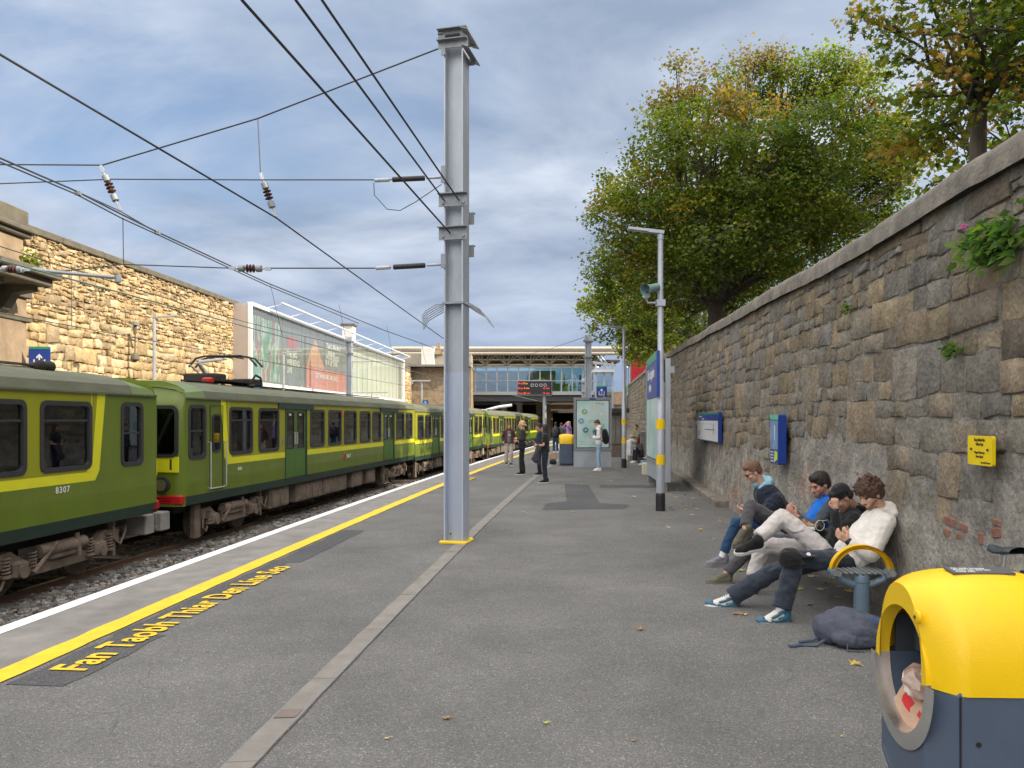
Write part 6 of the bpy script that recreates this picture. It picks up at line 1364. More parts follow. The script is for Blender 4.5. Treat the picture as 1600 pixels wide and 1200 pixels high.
mb = MB(); mb.tube([bkp(.0, .78), bkp(.05, .30)], .016, 8); mb.tube([bkp(0, .72), bkp(.48, .74)], .016, 8); mb.tube([bkp(.05, .30), bkp(.5, .70)], .02, 8); mb.tube([bkp(.05, .3), bkp(-.38, .34)], .011, 8); mb.tube([bkp(0, .7), bkp(-.38, .34)], .009, 8); mb.tube([bkp(.47, .84), bkp(.53, .62), bkp(.66, .34)], .014, 8); mb.build('frame', mat('bike_paint', (.05, .07, .10), .3), bk, smooth='auto')
mb = MB(); mb.tube([bkp(.46, .90)-V((.24, 0, 0)), bkp(.48, .90), bkp(.46, .90)+V((.2, 0, 0))], .012, 8); mb.tube([bkp(.48, .9), bkp(.48, .82)], .014, 8); mb.build('handlebar', M_['black'], bk)
mb = MB(); mb.tube([bkp(0, .74), V((cS.x, cS.y, cS.z-.03))], .0135, 10); mb.build('seat_post', M_['chrome'], bk, smooth='auto')
mb = MB(); N1 = 12
for i in range(N1+1):
    t = i/N1; L__ = -.13+.27*t; w__ = (.068*(1-t)**.7+.018) if t < .95 else .012; w__ = w__ if t > .08 else w__*.8
    z = .012*math.cos(t*math.pi*1.6)+(.0 if t < .8 else -(t-.8)*.1)
    for j in range(9):
        a = math.pi*j/8; p = V((cS.x, cS.y, cS.z))+ux*-L__+V((-math.cos(a)*w__, 0, z+.022*math.sin(a)-.008*abs(math.cos(a)))); mb.v.append(p)
for i in range(N1):
    for j in range(8): a = i*9+j; mb.f.append([a, a+1, a+10, a+9]); mb.m.append(0); mb.c.append(None)
b_ = len(mb.v)
for i in range(N1+1): mb.v.append(mb.v[i*9]-V((-.004, 0, .012))); mb.v.append(mb.v[i*9+8]-V((.004, 0, .012)))
for i in range(N1): mb.f += [[i*9, i*9+9, b_+2*i+2, b_+2*i], [i*9+8, b_+2*i+1, b_+2*i+3, i*9+17], [b_+2*i, b_+2*i+2, b_+2*i+3, b_+2*i+1]]; mb.m += [0]*3; mb.c += [None]*3
mb.build('saddle', mat('saddle_dark', (.035, .05, .06), .45), bk, smooth='auto')
mb = MB(); mb.tube([V((cS.x-.02, cS.y, cS.z-.01))-ux*.1, V((cS.x-.02, cS.y, cS.z-.035)), V((cS.x-.01, cS.y, cS.z-.012))+ux*.1], .004, 5); mb.build('saddle_rail', M_['chrome'], bk)

# kiosk above the wall, shed and slabs by the wall further away
kk = thing('street_kiosk', 'red poster kiosk with grey roof on the street above the wall', 'kiosk', at(995, 600, 68))
YK = 68; a = at(986, 600, YK); b_ = at(1016, 556.5, YK)
mb = MB(); mb.bb((a.x, YK, 1.9), (b_.x+1, YK+.2, b_.z-.05)); mb.build('poster_face', mat('kiosk_red', (.42, .02, .04), .45, var=.3, scale=1.5), kk)
mb = MB(); mb.bb((a.x-.2, YK-.3, b_.z-.05), (b_.x+1.2, YK+2.4, b_.z+.1)); [mb.bb((a.x-.12+q*.0, YK-.05+q, 1.9), (a.x-.02, YK+.05+q, b_.z)) for q in (0, 1.1, 2.2)]; mb.build('frame', M_['galvd'], kk)
mb = MB(); mb.add([(a.x-.08, YK, 1.9), (a.x-.08, YK+2.2, 1.9), (a.x-.08, YK+2.2, b_.z), (a.x-.08, YK, b_.z)], [(0, 1, 2, 3)]); mb.build('side_glass', T_['gl'], kk)
text('lettering', 'Open', .5, (at(1001, 566, YK-.04)), (1, 0, 0), (0, 0, 1), M_['wsign'], kk)
sd_ = thing('platform_shed', 'grey boarded shed with flat dark roof behind the farther lamp post', 'shed', at(965, 700, 36))
YS = 35.5; a = at(954, 716, YS); b_ = at(979, 645, YS); 
mb = MB(); mb.bb((a.x, YS, 0), (b_.x, YS+2, b_.z)); mb.build('wall', M_['wood'], sd_); mb = MB(); mb.bb((a.x-.2, YS-.25, b_.z), (b_.x+.1, YS+2.2, b_.z+.2)); mb.build('roof', M_['steeld'], sd_)
mb = MB(); [mb.bb((a.x+.02+k*.24, YS-.02, .7), (a.x+.2+k*.24, YS-.003, 1.9)) for k in range(3)]; mb.bb((a.x, YS-.04, .62), (b_.x, YS-.002, .68)); mb.build('boarding', M_['drain'], sd_)
sl_ = MB(); p = at(1008, 720, 31.5); sl_.box((p.x+.05, 31.9, .62), (.36, .12, 1.24), bev=.02); tag(sl_.build('stone_slab', M_['drain']), 'pale upright stone slab leaning on the wall behind the seated women', 'slab')
cb = thing('grit_box', 'pale cream cabinet standing low beside the edge on poster stand', 'cabinet', (3.62, 23.6, 0))
mb = MB(); p = at(1010, 742, 24.2); mb.box((p.x+.12, 24.2, .19), (.5, .5, .38), R(-6), bev=.02); mb.build('box', mat('cream_paint', (.55, .54, .42), .7, var=.15, scale=8, dirt=.4, dcol=(.25, .24, .18)), cb); mb = MB(); mb.bb((p.x-.02, 23.93, .2), (p.x+.03, 23.945, .32)); mb.bb((p.x-.02, 23.93, .2), (p.x+.07, 23.945, .23)); mb.build('mark', M_['steeld'], cb)
lg = MB(); p = at(1000, 723, 31.2); lg.box((p.x+.3, 31.4, .14), (1.5, .5, .28), bev=.02); tag(lg.build('low_ledge', M_['cope']), 'low stone ledge at the foot of the wall under the crouching woman', 'ledge')

# rucksack lying by the bench
rk = thing('rucksack', 'slumped blue grey rucksack on the ground at the near end of the bench', 'bag', (2.62, 6.1, 0))
rkm = mat('rucksack_cloth', (.075, .085, .12), .85, var=.18, scale=9, bump=.5, bscale=45)
def crease(m, sc_, dist):
    t = m.node_tree; b = t.nodes['Principled BSDF']; g = nn(t, 'ShaderNodeTexCoord'); n = nn(t, 'ShaderNodeTexNoise', noise_type='RIDGED_MULTIFRACTAL', Scale=sc_, Detail=3., Roughness=.5, Distortion=1.5); t.links.new(g.outputs['Object'], n.inputs[0]); old = b.inputs['Normal'].links[0].from_node; bp = nn(t, 'ShaderNodeBump', Strength=1., Distance=dist); t.links.new(n.outputs[0], bp.inputs['Height']); t.links.new(old.outputs[0], bp.inputs['Normal']); t.links.new(bp.outputs[0], b.inputs['Normal'])
crease(rkm, 6., .02)
def blob(name, caps, mats, parent, voxel=.012, smooth=4, factor=.5, disp=None, tag_=None, local=False):
    mb = MB()
    for c_ in caps:
        if c_[0] == 'b': mb.ball(c_[1], c_[2], 14, 10, M=(c_[3] if len(c_) > 3 else None))
        elif c_[0] == 'box': mb.box(c_[1], c_[2], M=c_[3] if len(c_) > 3 else None)
        else: mb.cap(*c_[:4] if len(c_) > 3 else c_, n=12)
    o = mb.build(name, mats, parent, local=local)
    md = o.modifiers.new('r', 'REMESH'); md.mode = 'VOXEL'; md.voxel_size = voxel; md.use_smooth_shade = True
    if smooth: m2 = o.modifiers.new('s', 'SMOOTH'); m2.iterations = smooth; m2.factor = factor
    if disp:
        tx = bpy.data.textures.new('folds', 'CLOUDS'); tx.noise_scale = disp[0]; tx.noise_depth = 2; m3 = o.modifiers.new('d', 'DISPLACE'); m3.texture = tx; m3.strength = disp[1]; m3.mid_level = .5; m3.texture_coords = 'LOCAL'
    dg = bpy.context.evaluated_depsgraph_get(); me = bpy.data.meshes.new_from_object(o.evaluated_get(dg)); o.modifiers.clear(); old = o.data; o.data = me; nm = old.name; bpy.data.meshes.remove(old); me.name = nm
    me.polygons.foreach_set('use_smooth', [True]*len(me.polygons))
    return o
rc = V((2.66, 6.02, 0))
blob('main_body', [('b', rc+V((.02, 0, .11)), (.25, .19, .13)), ('b', rc+V((-.17, .02, .10)), (.11, .16, .12)), ('b', rc+V((.2, -.03, .08)), (.16, .17, .09)), ('b', rc+V((-.03, .05, .21)), (.16, .12, .05)), ('b', rc+V((-.02, -.15, .07)), (.20, .08, .07)), ('box', rc+V((.1, 0, .13)), (.34, .2, .16), Matrix.Rotation(R(12), 4, 'Y'))], rkm, rk, .012, 3, .5, (.16, .04))
blob('front_pocket', [('b', rc+V((.02, -.17, .10)), (.14, .05, .075))], rkm, rk, .01, 2, .5, (.08, .03))
mb = MB(); mb.tube([rc+V((-.2, -.05, .05)), rc+V((-.32, -.12, .012)), rc+V((-.42, -.1, .01)), rc+V((-.50, -.13, .012))], .012, 6); mb.tube([rc+V((-.18, .05, .06)), rc+V((-.3, .0, .02)), rc+V((-.42, -.03, .012))], .012, 6); mb.tube([rc+V((-.12, -.2, .06)), rc+V((-.14, -.25, .01)), rc+V((-.02, -.26, .01))], .006, 5); mb.box(rc+V((-.51, -.13, .012)), (.05, .035, .015)); mb.build('strap', M_['navy'], rk)
mb = MB(); mb.box(rc+V((.12, -.16, .215)), (.08, .02, .012), M=Matrix.Rotation(R(15), 4, 'Y')); mb.build('blue_tag', mat('tag_blue', (.02, .15, .55), .5), rk)
# ------------------------------------------------------------------ trees
def leaves_mesh(name, pts, nrms, sizes, cols, shape='kite', seed=1):
    rs = np.random.RandomState(seed); n = len(pts); pts = np.array(pts); nrms = np.array(nrms); sizes = np.array(sizes); cols = np.array(cols)
    nrms = nrms/np.linalg.norm(nrms, axis=1)[:, None]
    r_ = rs.normal(size=(n, 3)); a = np.cross(nrms, r_); a /= np.linalg.norm(a, axis=1)[:, None]; b = np.cross(nrms, a)
    if shape == 'kite': poly = np.array([(0, -.5, 0), (.38, -.05, .08), (0, .55, -.04), (-.38, -.05, .08)])
    else: poly = np.array([(0, -.5, 0), (.12, -.22, .0), (.46, -.32, .05), (.30, -.04, .03), (.55, .18, .08), (.22, .20, .02), (0, .62, -.06), (-.22, .20, .02), (-.55, .18, .08), (-.30, -.04, .03), (-.46, -.32, .05), (-.12, -.22, 0)])
    k = len(poly)
    v = pts[:, None, :]+sizes[:, None, None]*(poly[None, :, 0, None]*a[:, None, :]+poly[None, :, 1, None]*b[:, None, :]+poly[None, :, 2, None]*nrms[:, None, :])
    me = bpy.data.meshes.new(name); me.vertices.add(n*k); me.vertices.foreach_set('co', v.reshape(-1)); me.loops.add(n*k); me.loops.foreach_set('vertex_index', np.arange(n*k, dtype=np.int32)); me.polygons.add(n); me.polygons.foreach_set('loop_start', np.arange(0, n*k, k, dtype=np.int32)); me.polygons.foreach_set('loop_total', np.full(n, k, dtype=np.int32))
    at_ = me.color_attributes.new('Col', 'FLOAT_COLOR', 'CORNER'); c4 = np.concatenate([np.repeat(cols, k, axis=0), np.ones((n*k, 1))], axis=1); at_.data.foreach_set('color', c4.reshape(-1).astype(np.float32))
    me.update(); me.validate(); me.materials.append(M_['leaf']); return me
def tree(label, base, fork, lobes, leaf, density, pal, seed, per=42, shape='kite', blob_r=.5, group='sycamores behind the right wall', limbs=True, thick=.22):
    rn = random.Random(seed); t_ = thing('sycamore_tree', label, 'tree', base, 0, group)
    tr = MB(); base = V(base); fork = V(fork)
    tr.tube([base, base.lerp(fork, .5)+V((rn.uniform(-.1, .1), 0, 0)), fork], [thick*1.3, thick, thick*.9], 10)
    P_, N_, S_, C_ = [], [], [], []; br = MB()
    for li, (c, r, tint) in enumerate(lobes):
        c = V(c); mid = fork.lerp(c, .5)+V((rn.uniform(-.4, .4), rn.uniform(-.4, .4), rn.uniform(-.1, .5)))
        rr = thick*.42*min(1, r/1.5)+.02
        br.tube([fork-V((0, 0, .2)), fork.lerp(mid, .5)+V((0, 0, .1)), mid, mid.lerp(c, .6), c], [rr*1.3, rr, rr*.8, rr*.5, rr*.25], 6)
        nc = max(4, int(density*r*r*4))
        for k in range(nc):
            d_ = V((rn.gauss(0, 1), rn.gauss(0, 1), rn.gauss(0, 1))).normalized(); rad = r*rn.uniform(.35, 1.08)**.6
            cc_ = c+V((d_.x*rad, d_.y*rad, d_.z*rad*.92))
            if cc_.z < 3.2 and cc_.x < wx(cc_.y)+.5: continue
            if rn.random() < .45: br.tube([c.lerp(mid, rn.uniform(0, .6)), c.lerp(cc_, .55)+V((0, 0, .05)), cc_], [.028, .016, .006], 4, cap=False)
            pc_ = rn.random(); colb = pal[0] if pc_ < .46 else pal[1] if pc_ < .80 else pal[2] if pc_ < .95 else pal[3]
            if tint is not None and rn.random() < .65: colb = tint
            for q in range(int(per*rn.uniform(.6, 1.3))):
                o_ = V((rn.gauss(0, .42), rn.gauss(0, .42), rn.gauss(0, .26)))*blob_r
                P_.append(cc_+o_); N_.append((rn.gauss(0, .55)+d_.x*.3, rn.gauss(0, .55)+d_.y*.3, rn.uniform(.25, 1.1))); S_.append(leaf*rn.uniform(.6, 1.25)); kk = rn.uniform(.62, 1.4)
                cb = colb if rn.random() < .93 else pal[rn.randrange(len(pal))]; C_.append((cb[0]*kk, cb[1]*kk, cb[2]*kk))
    tr.v += []; tro = tr.build('trunk', M_['bark'], t_, smooth=True); br.build('branches', M_['bark'], tro, smooth=True)
    me = leaves_mesh('crown', P_, N_, S_, C_, shape, seed)
    inv = WM[t_].inverted(); me.transform(inv); o = bpy.data.objects.new('crown', me); C.objects.link(o); adopt(o, t_)
    return t_, len(P_)
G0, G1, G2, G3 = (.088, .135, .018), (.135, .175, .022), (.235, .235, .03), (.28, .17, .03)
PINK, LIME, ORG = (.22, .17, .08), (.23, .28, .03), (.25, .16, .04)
def LB(px, py, Y, rpx, tint=None): return (at(px, py, Y), rpx/1200*Y, tint)
rn_ = random.Random(4)
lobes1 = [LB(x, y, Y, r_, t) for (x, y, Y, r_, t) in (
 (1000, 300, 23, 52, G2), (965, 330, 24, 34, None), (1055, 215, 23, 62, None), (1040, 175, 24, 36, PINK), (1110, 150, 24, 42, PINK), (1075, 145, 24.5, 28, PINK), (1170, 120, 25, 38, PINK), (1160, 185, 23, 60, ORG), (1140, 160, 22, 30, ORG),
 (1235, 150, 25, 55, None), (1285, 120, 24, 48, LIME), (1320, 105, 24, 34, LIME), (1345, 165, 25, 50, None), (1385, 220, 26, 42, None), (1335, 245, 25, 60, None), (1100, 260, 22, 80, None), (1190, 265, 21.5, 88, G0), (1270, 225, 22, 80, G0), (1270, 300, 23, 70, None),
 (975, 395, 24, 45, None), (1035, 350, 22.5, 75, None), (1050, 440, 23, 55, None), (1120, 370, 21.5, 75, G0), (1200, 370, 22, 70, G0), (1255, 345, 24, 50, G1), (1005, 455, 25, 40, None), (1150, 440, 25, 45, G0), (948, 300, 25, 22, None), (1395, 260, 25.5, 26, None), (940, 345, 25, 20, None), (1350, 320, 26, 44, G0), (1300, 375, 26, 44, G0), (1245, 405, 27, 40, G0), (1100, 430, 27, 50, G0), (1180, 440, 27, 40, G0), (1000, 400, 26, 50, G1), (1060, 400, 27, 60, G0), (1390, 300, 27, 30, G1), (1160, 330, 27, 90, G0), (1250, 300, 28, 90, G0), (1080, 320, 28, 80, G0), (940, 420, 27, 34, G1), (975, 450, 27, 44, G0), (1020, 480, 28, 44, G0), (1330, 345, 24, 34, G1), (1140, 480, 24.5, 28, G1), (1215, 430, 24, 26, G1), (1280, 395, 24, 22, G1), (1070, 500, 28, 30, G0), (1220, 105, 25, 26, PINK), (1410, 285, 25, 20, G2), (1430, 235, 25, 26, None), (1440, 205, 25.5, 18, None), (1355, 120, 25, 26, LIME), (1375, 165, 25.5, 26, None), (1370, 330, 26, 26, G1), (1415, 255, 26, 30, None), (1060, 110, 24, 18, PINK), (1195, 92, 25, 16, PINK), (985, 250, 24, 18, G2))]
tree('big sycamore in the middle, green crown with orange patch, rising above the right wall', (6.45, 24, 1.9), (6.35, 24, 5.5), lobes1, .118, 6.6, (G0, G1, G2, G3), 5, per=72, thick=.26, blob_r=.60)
lobes2 = [LB(x, y, 36, r_, G1) for (x, y, r_) in ((960, 500, 44), (1000, 530, 40), (1040, 510, 44), (930, 480, 26), (985, 475, 40))]+[LB(x, y, Y, r_, t) for (x, y, Y, r_, t) in ((945, 470, 37, 36, LIME), (925, 500, 36, 24, LIME), (985, 465, 38, 40, None), (1000, 505, 37, 40, G2), (960, 510, 38, 30, G2), (1035, 500, 39, 36, None), (915, 480, 37, 14, None), (1045, 545, 39, 30, LIME), (1010, 545, 39, 26, LIME), (1075, 480, 38, 40, G0))]
tree('smaller sycamore farther back at the left with pale yellow green leaves above the wall', (7.6, 38, 1.9), (7.3, 38, 5.2), lobes2, .17, 4.2, (G1, G2, LIME, G3), 6, per=34)
lobes2b = [LB(x, y, Y, r_, t) for (x, y, Y, r_, t) in ((1090, 490, 33, 40, G0), (1120, 470, 31, 40, G0), (1150, 465, 28, 34, G0), (1060, 520, 34, 34, G1), (1020, 490, 34, 36, G1), (1000, 540, 48, 22, G2), (990, 520, 50, 22, G2))]
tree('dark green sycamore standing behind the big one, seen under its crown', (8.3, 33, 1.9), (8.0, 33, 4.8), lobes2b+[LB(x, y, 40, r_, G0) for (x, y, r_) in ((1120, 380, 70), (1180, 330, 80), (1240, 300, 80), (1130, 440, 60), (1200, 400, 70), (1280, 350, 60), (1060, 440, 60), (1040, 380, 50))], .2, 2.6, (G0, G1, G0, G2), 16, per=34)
lobes3 = [LB(x, y, Y, r_, t) for (x, y, Y, r_, t) in ((1385, 50, 12, 26, ORG), (1345, 25, 12, 15, ORG), (1420, 90, 12, 38, None), (1440, 30, 12.5, 60, None), (1480, 110, 12, 48, G3), (1520, 50, 12, 75, G0), (1590, 60, 13, 80, G0), (1565, 135, 12.5, 45, None), (1450, 150, 12.5, 26, None), (1505, 175, 12.5, 22, G3), (1545, -40, 12.5, 90, G0), (1440, -40, 12.5, 60, None), (1620, 140, 12, 40, G3), (1690, 60, 12, 110, G0), (1700, -80, 12, 120, G0), (1470, 205, 12.5, 14, None), (1425, 225, 12.5, 16, G3), (1390, 235, 12.8, 12, G3), (1460, 228, 12.5, 13, None), (1370, -40, 12, 30, None))]
tree('near sycamore at the top right corner with large yellow green leaves', (7.95, 13, 1.9), (7.9, 13, 7.2), lobes3, .115, 9.5, (G0, G1, G2, (.34, .24, .03)), 8, per=26, shape='maple', blob_r=.46, thick=.14)
tree('sycamore behind the near one at the right edge', (13.5, 20.5, 1.9), (13.5, 20.5, 6), [(V((13.5, 20.5, 9)), 3.0, None), (V((13, 22.5, 10.5)), 2.4, None), (V((15, 21, 12)), 2.4, None)], .2, 2.2, (G0, G1, G2, G3), 9, per=34)
tree('sycamore far along the street beyond the kiosk', (13.8, 64, 1.9), (13.8, 64, 6), [(at(1005, 545, 64), 1.8, G2), (at(1030, 530, 64), 2.2, None), (at(1060, 520, 64), 2.4, None), (at(985, 540, 66), 1.2, LIME)], .26, 2.2, (G1, G2, LIME, G3), 10, per=34)

# plants growing in the walls
def tuft(name, label, c, n, spread, leaf, cols, droop=.3, seed=1, out_=(-1, 0, 0), group='plants growing in the walls'):
    rn = random.Random(seed); mb = MB(); c = V(c); o_ = V(out_)
    for i in range(n):
        d_ = (o_*rn.uniform(.3, 1)+V((rn.gauss(0, .2), rn.gauss(0, .9), rn.uniform(-.6, .9)))).normalized(); p = c+V((rn.gauss(0, .02), rn.gauss(0, spread[0]*.45), rn.gauss(0, spread[1]*.4)))
        l = leaf*rn.uniform(.6, 1.4); w_ = d_.cross(V((rn.gauss(0, 1), rn.gauss(0, 1), rn.gauss(0, 1)))).normalized()*l*.26; k = rn.uniform(.6, 1.4); cc_ = rn.choice(cols); cc_ = tuple(x*k for x in cc_)
        p2 = p+d_*l*.5; p3 = p+d_*l-V((0, 0, droop*l)); mb.add([p, p2+w_, p3, p2-w_], [(0, 1, 2, 3)], 0, cc_)
    t_ = thing(name, label, 'plant', c, 0, group); mb.build('leaves', M_['leaf'], t_)
    return t_
GR = [(.09, .19, .035), (.13, .24, .05), (.07, .15, .05), (.16, .26, .05)]
cv = wallpt(1565, 378)+V((-.05, 0, 0)); vt = tuft('valerian_plant', 'leafy green plant with pink flowers growing from the right wall', cv, 420, (.34, .2), .085, GR, seed=2)
for (px, py) in ((1564, 369), (1531, 355)):
    p = wallpt(px, py)+V((-.12, 0, 0)); rn = random.Random(px); mb = MB()
    for i in range(40): d_ = V((rn.gauss(0, 1), rn.gauss(0, 1), rn.gauss(0, .8))).normalized()*rn.uniform(.008, .028); mb.ball(p+d_, .0055, 5, 4)
    mb.build('pink_flower', mat('pink_petals_%d' % px, (.62, .12, .38), .5), vt)
for i, (px, py, n, sp, lab) in enumerate(((1497, 547, 60, (.1, .08), 'small green tuft in a joint of the right wall, above the yellow notice'), (1328, 481, 50, (.1, .08), 'small tuft of leaves high on the right wall near the tree'))):
    tuft('wall_plant', lab, wallpt(px, py)+V((-.03, 0, 0)), n, sp, .05, GR, seed=10+i)
tuft('wall_plant', 'bushy green plant on the ledge at the left, beside the pilaster', at(45, 411, 20.6), 260, (.45, .35), .13, [(.22, .26, .05), (.28, .30, .09), (.16, .22, .05)], seed=20, out_=(1, 0, .3))
tuft('wall_plant', 'small green plant just below the coping of the left wall', at(111, 387, 22.9), 90, (.3, .22), .12, [(.26, .38, .04), (.20, .30, .05)], seed=21, out_=(1, 0, .3))
tuft('wall_plant', 'tiny plant near the coping, middle of the left wall', at(157, 401, 25), 30, (.2, .15), .1, [(.3, .34, .05)], seed=22, out_=(1, 0, .3))

# ------------------------------------------------------------------ fallen leaves: each one a thing
lm = [mat('dry_leaf_yellow', (.50, .36, .07), .7, var=.3, scale=30), mat('dry_leaf_brown', (.30, .17, .07), .75, var=.3, scale=30), mat('dry_leaf_pale', (.58, .46, .24), .7, var=.3, scale=30), mat('lime_leaf', (.46, .50, .06), .6, var=.2, scale=30)]
def leaf_obj(seed, size, m_):
    rn = random.Random(seed); mb = MB(); k = 5; pts = [(0, 0, 0)]
    for i in range(2*k):
        a = math.pi*2*i/(2*k)+rn.uniform(-.12, .12); r_ = (1 if i % 2 == 0 else .42)*rn.uniform(.75, 1.1); z = rn.uniform(.02, .42) if i % 2 == 0 else rn.uniform(0, .14); pts.append((math.cos(a)*r_, math.sin(a)*r_*.8, z))
    pts = [V(p)*size*.5 for p in pts]; mb.add(pts, [(0, 1+i, 1+(i+1) % (2*k)) for i in range(2*k)]); mb.tube([(0, 0, .002), (size*.35, size*.1, .01), (size*.65, size*.12, .004)], .0015, 4)
    return mb.build('fallen_leaf', m_)
protos = []
for i in range(8): o = leaf_obj(50+i, .085, lm[(0, 1, 2, 0, 2, 1, 0, 3)[i]]); protos.append(o)
rl = random.Random(12); cnt = 0
spots = []
while len(spots) < 150:
    u_ = rl.random()
    if u_ < .62: Y = rl.uniform(11, 33); s_ = rl.gauss(0, .55); X = wx(Y)-.45-abs(s_)
    elif u_ < .78: Y = rl.uniform(6.2, 10.5); X = wx(Y)-.15-abs(rl.gauss(0, .35))
    else: Y = rl.uniform(14, 32); X = P(rl.uniform(3.4, 7.2), Y).x
    spots.append((X, Y))
for (px, py) in ((1335, 1038), (1300, 905), (1310, 918), (1290, 912), (1318, 908), (1325, 925), (1282, 922), (1150, 960), (1163, 961), (1250, 921), (1305, 935), (1000, 985)): Y = 2100/(py-655); spots.append(((px-800)/1200*Y, Y))
for i, (X, Y) in enumerate(spots):
    src = protos[i % 8]; o = src if i < 8 else src.copy()
    if i >= 8: C.objects.link(o)
    o.location = (X, Y, .006); o.rotation_euler = (rl.uniform(-.15, .15), rl.uniform(-.15, .15), rl.uniform(0, 6.28)); s_ = rl.uniform(.8, 1.6); o.scale = (s_, s_, s_)
    reg = (('dry maple leaf fallen near the bench', 'fallen leaves around the bench') if Y < 11 else ('dry maple leaf lying along the foot of the right wall', 'fallen leaves at the wall foot') if X > wx(Y)-1.1 else ('single dry leaf lying out on the open platform', 'fallen leaves on the open platform'))
    tag(o, reg[0], 'leaf', reg[1])
for (px, py, sz, m_, lab) in ((698, 1124, .085, lm[1], 'curled brown and cream leaf lying right of the drain, nearest the bottom centre'), (853, 1131, .05, lm[3], 'small lime yellow leaf lying right of the curled brown leaf'), (605, 1155, .045, lm[2], 'tiny pale leaf near the bottom edge left of the curled brown leaf'), (990, 1159, .045, lm[1], 'tiny tan leaf near the bottom edge, rightmost of the front leaves'), (1315, 1152, .03, lm[3], 'tiny yellow scrap of leaf left of the foreground bin')):
    o = leaf_obj(px, sz, m_); Y = 2100/(py-655); o.location = ((px-800)/1200*Y, Y, .006); tag(o, lab, 'leaf')
# ------------------------------------------------------------------ people
skin1 = mat('skin', (.60, .35, .25), .5, var=.08, scale=18); skin2 = mat('skin_ruddy', (.54, .27, .20), .5, var=.1, scale=18); skin3 = mat('skin_tan', (.42, .24, .16), .5, var=.08, scale=18)
def cloth(name, col, var=.14, bump=.5, bs=26, dirt=0, **k):
    m = mat(name, col, .9, var=var, scale=14, bump=bump, bscale=bs, dirt=dirt, spec=.2, **k); t = m.node_tree; b = t.nodes['Principled BSDF']; g = nn(t, 'ShaderNodeTexCoord')
    mp = nn(t, 'ShaderNodeMapping'); mp.inputs['Scale'].default_value = (1, .7, 1.3); mp.inputs['Rotation'].default_value = (.4, .5, .2); t.links.new(g.outputs['Object'], mp.inputs[0])
    n = nn(t, 'ShaderNodeTexNoise', noise_type='RIDGED_MULTIFRACTAL', Scale=5.5, Detail=2.5, Roughness=.5, Distortion=1.2); t.links.new(mp.outputs[0], n.inputs[0])
    old = b.inputs['Normal'].links[0].from_node; bp = nn(t, 'ShaderNodeBump', Strength=.75, Distance=.03); t.links.new(n.outputs[0], bp.inputs['Height']); t.links.new(old.outputs[0], bp.inputs['Normal']); t.links.new(bp.outputs[0], b.inputs['Normal']); b.inputs['Sheen Weight'].default_value = .15
    return m
CL = dict(cream=cloth('cream_fleece', (.74, .72, .68)), denim=cloth('dark_denim', (.032, .042, .060), .35), black=cloth('black_cloth', (.016, .017, .020)), navy=cloth('navy_cloth', (.018, .024, .042)), grey=cloth('charcoal_trousers', (.07, .07, .08)), ltrous=cloth('pale_grey_trousers', (.58, .55, .54)),
 blue=cloth('royal_blue_puffer', (.01, .15, .62)), slate=cloth('slate_fabric', (.06, .075, .09)), lblue=cloth('pale_blue_hood', (.26, .50, .64)), jeans=cloth('blue_jeans', (.025, .065, .14)), ljeans=cloth('light_jeans', (.26, .42, .58)), white=cloth('white_cloth', (.72, .72, .74)), maroon=cloth('maroon_knit', (.085, .03, .04)), tee=cloth('grey_tee', (.14, .15, .16)),
 lilac=cloth('lilac_top', (.36, .22, .46)), khaki=cloth('khaki_jacket', (.20, .19, .13)), stone=cloth('stone_trousers', (.42, .38, .34)), dgreen=cloth('grey_green_coat', (.10, .12, .10)), char=cloth('charcoal_coat', (.065, .07, .085)), leather=cloth('dark_leather', (.035, .032, .032)))
HR = dict(brown=mat('brown_hair', (.085, .045, .028), .6, var=.4, scale=60, bump=.6, bscale=120), dark=mat('dark_hair', (.016, .012, .011), .5, var=.4, scale=60, bump=.6, bscale=120), lbrown=mat('light_brown_hair', (.16, .085, .05), .6, var=.35, scale=60, bump=.6, bscale=120), blonde=mat('blonde_hair', (.52, .36, .17), .6, var=.35, scale=40, bump=.6, bscale=90), auburn=mat('auburn_hair', (.12, .04, .025), .6, var=.35, scale=60, bump=.6))
SOLE = mat('white_sole', (.72, .72, .70), .6, var=.05)
def frame3(f, u):
    f = V(f).normalized(); s_ = V(u).cross(f).normalized(); u2 = f.cross(s_).normalized(); return f, s_, u2     # forward, left, up
def evalmods(o):
    dg = bpy.context.evaluated_depsgraph_get(); me = bpy.data.meshes.new_from_object(o.evaluated_get(dg)); mats = [m for m in o.data.materials]; o.modifiers.clear(); old = o.data; o.data = me; nm = old.name; bpy.data.meshes.remove(old); me.name = nm
    if not me.materials:
        for m in mats: me.materials.append(m)
    me.polygons.foreach_set('use_smooth', [True]*len(me.polygons)); return o
def soft(name, mb, m_, parent, vox=.01, sm=3, disp=None, fac=.5):
    o = mb.build(name, m_, parent); md = o.modifiers.new('r', 'REMESH'); md.mode = 'VOXEL'; md.voxel_size = vox; md.use_smooth_shade = True
    if sm: m2 = o.modifiers.new('s', 'SMOOTH'); m2.iterations = sm; m2.factor = fac
    if disp:
        nm = 'folds_%g' % disp[0]; tx = bpy.data.textures.get(nm) or bpy.data.textures.new(nm, 'CLOUDS'); tx.noise_scale = disp[0]; tx.noise_depth = 2; m3 = o.modifiers.new('d', 'DISPLACE'); m3.texture = tx; m3.strength = disp[1]; m3.mid_level = .5; m3.texture_coords = 'LOCAL'
    return evalmods(o)
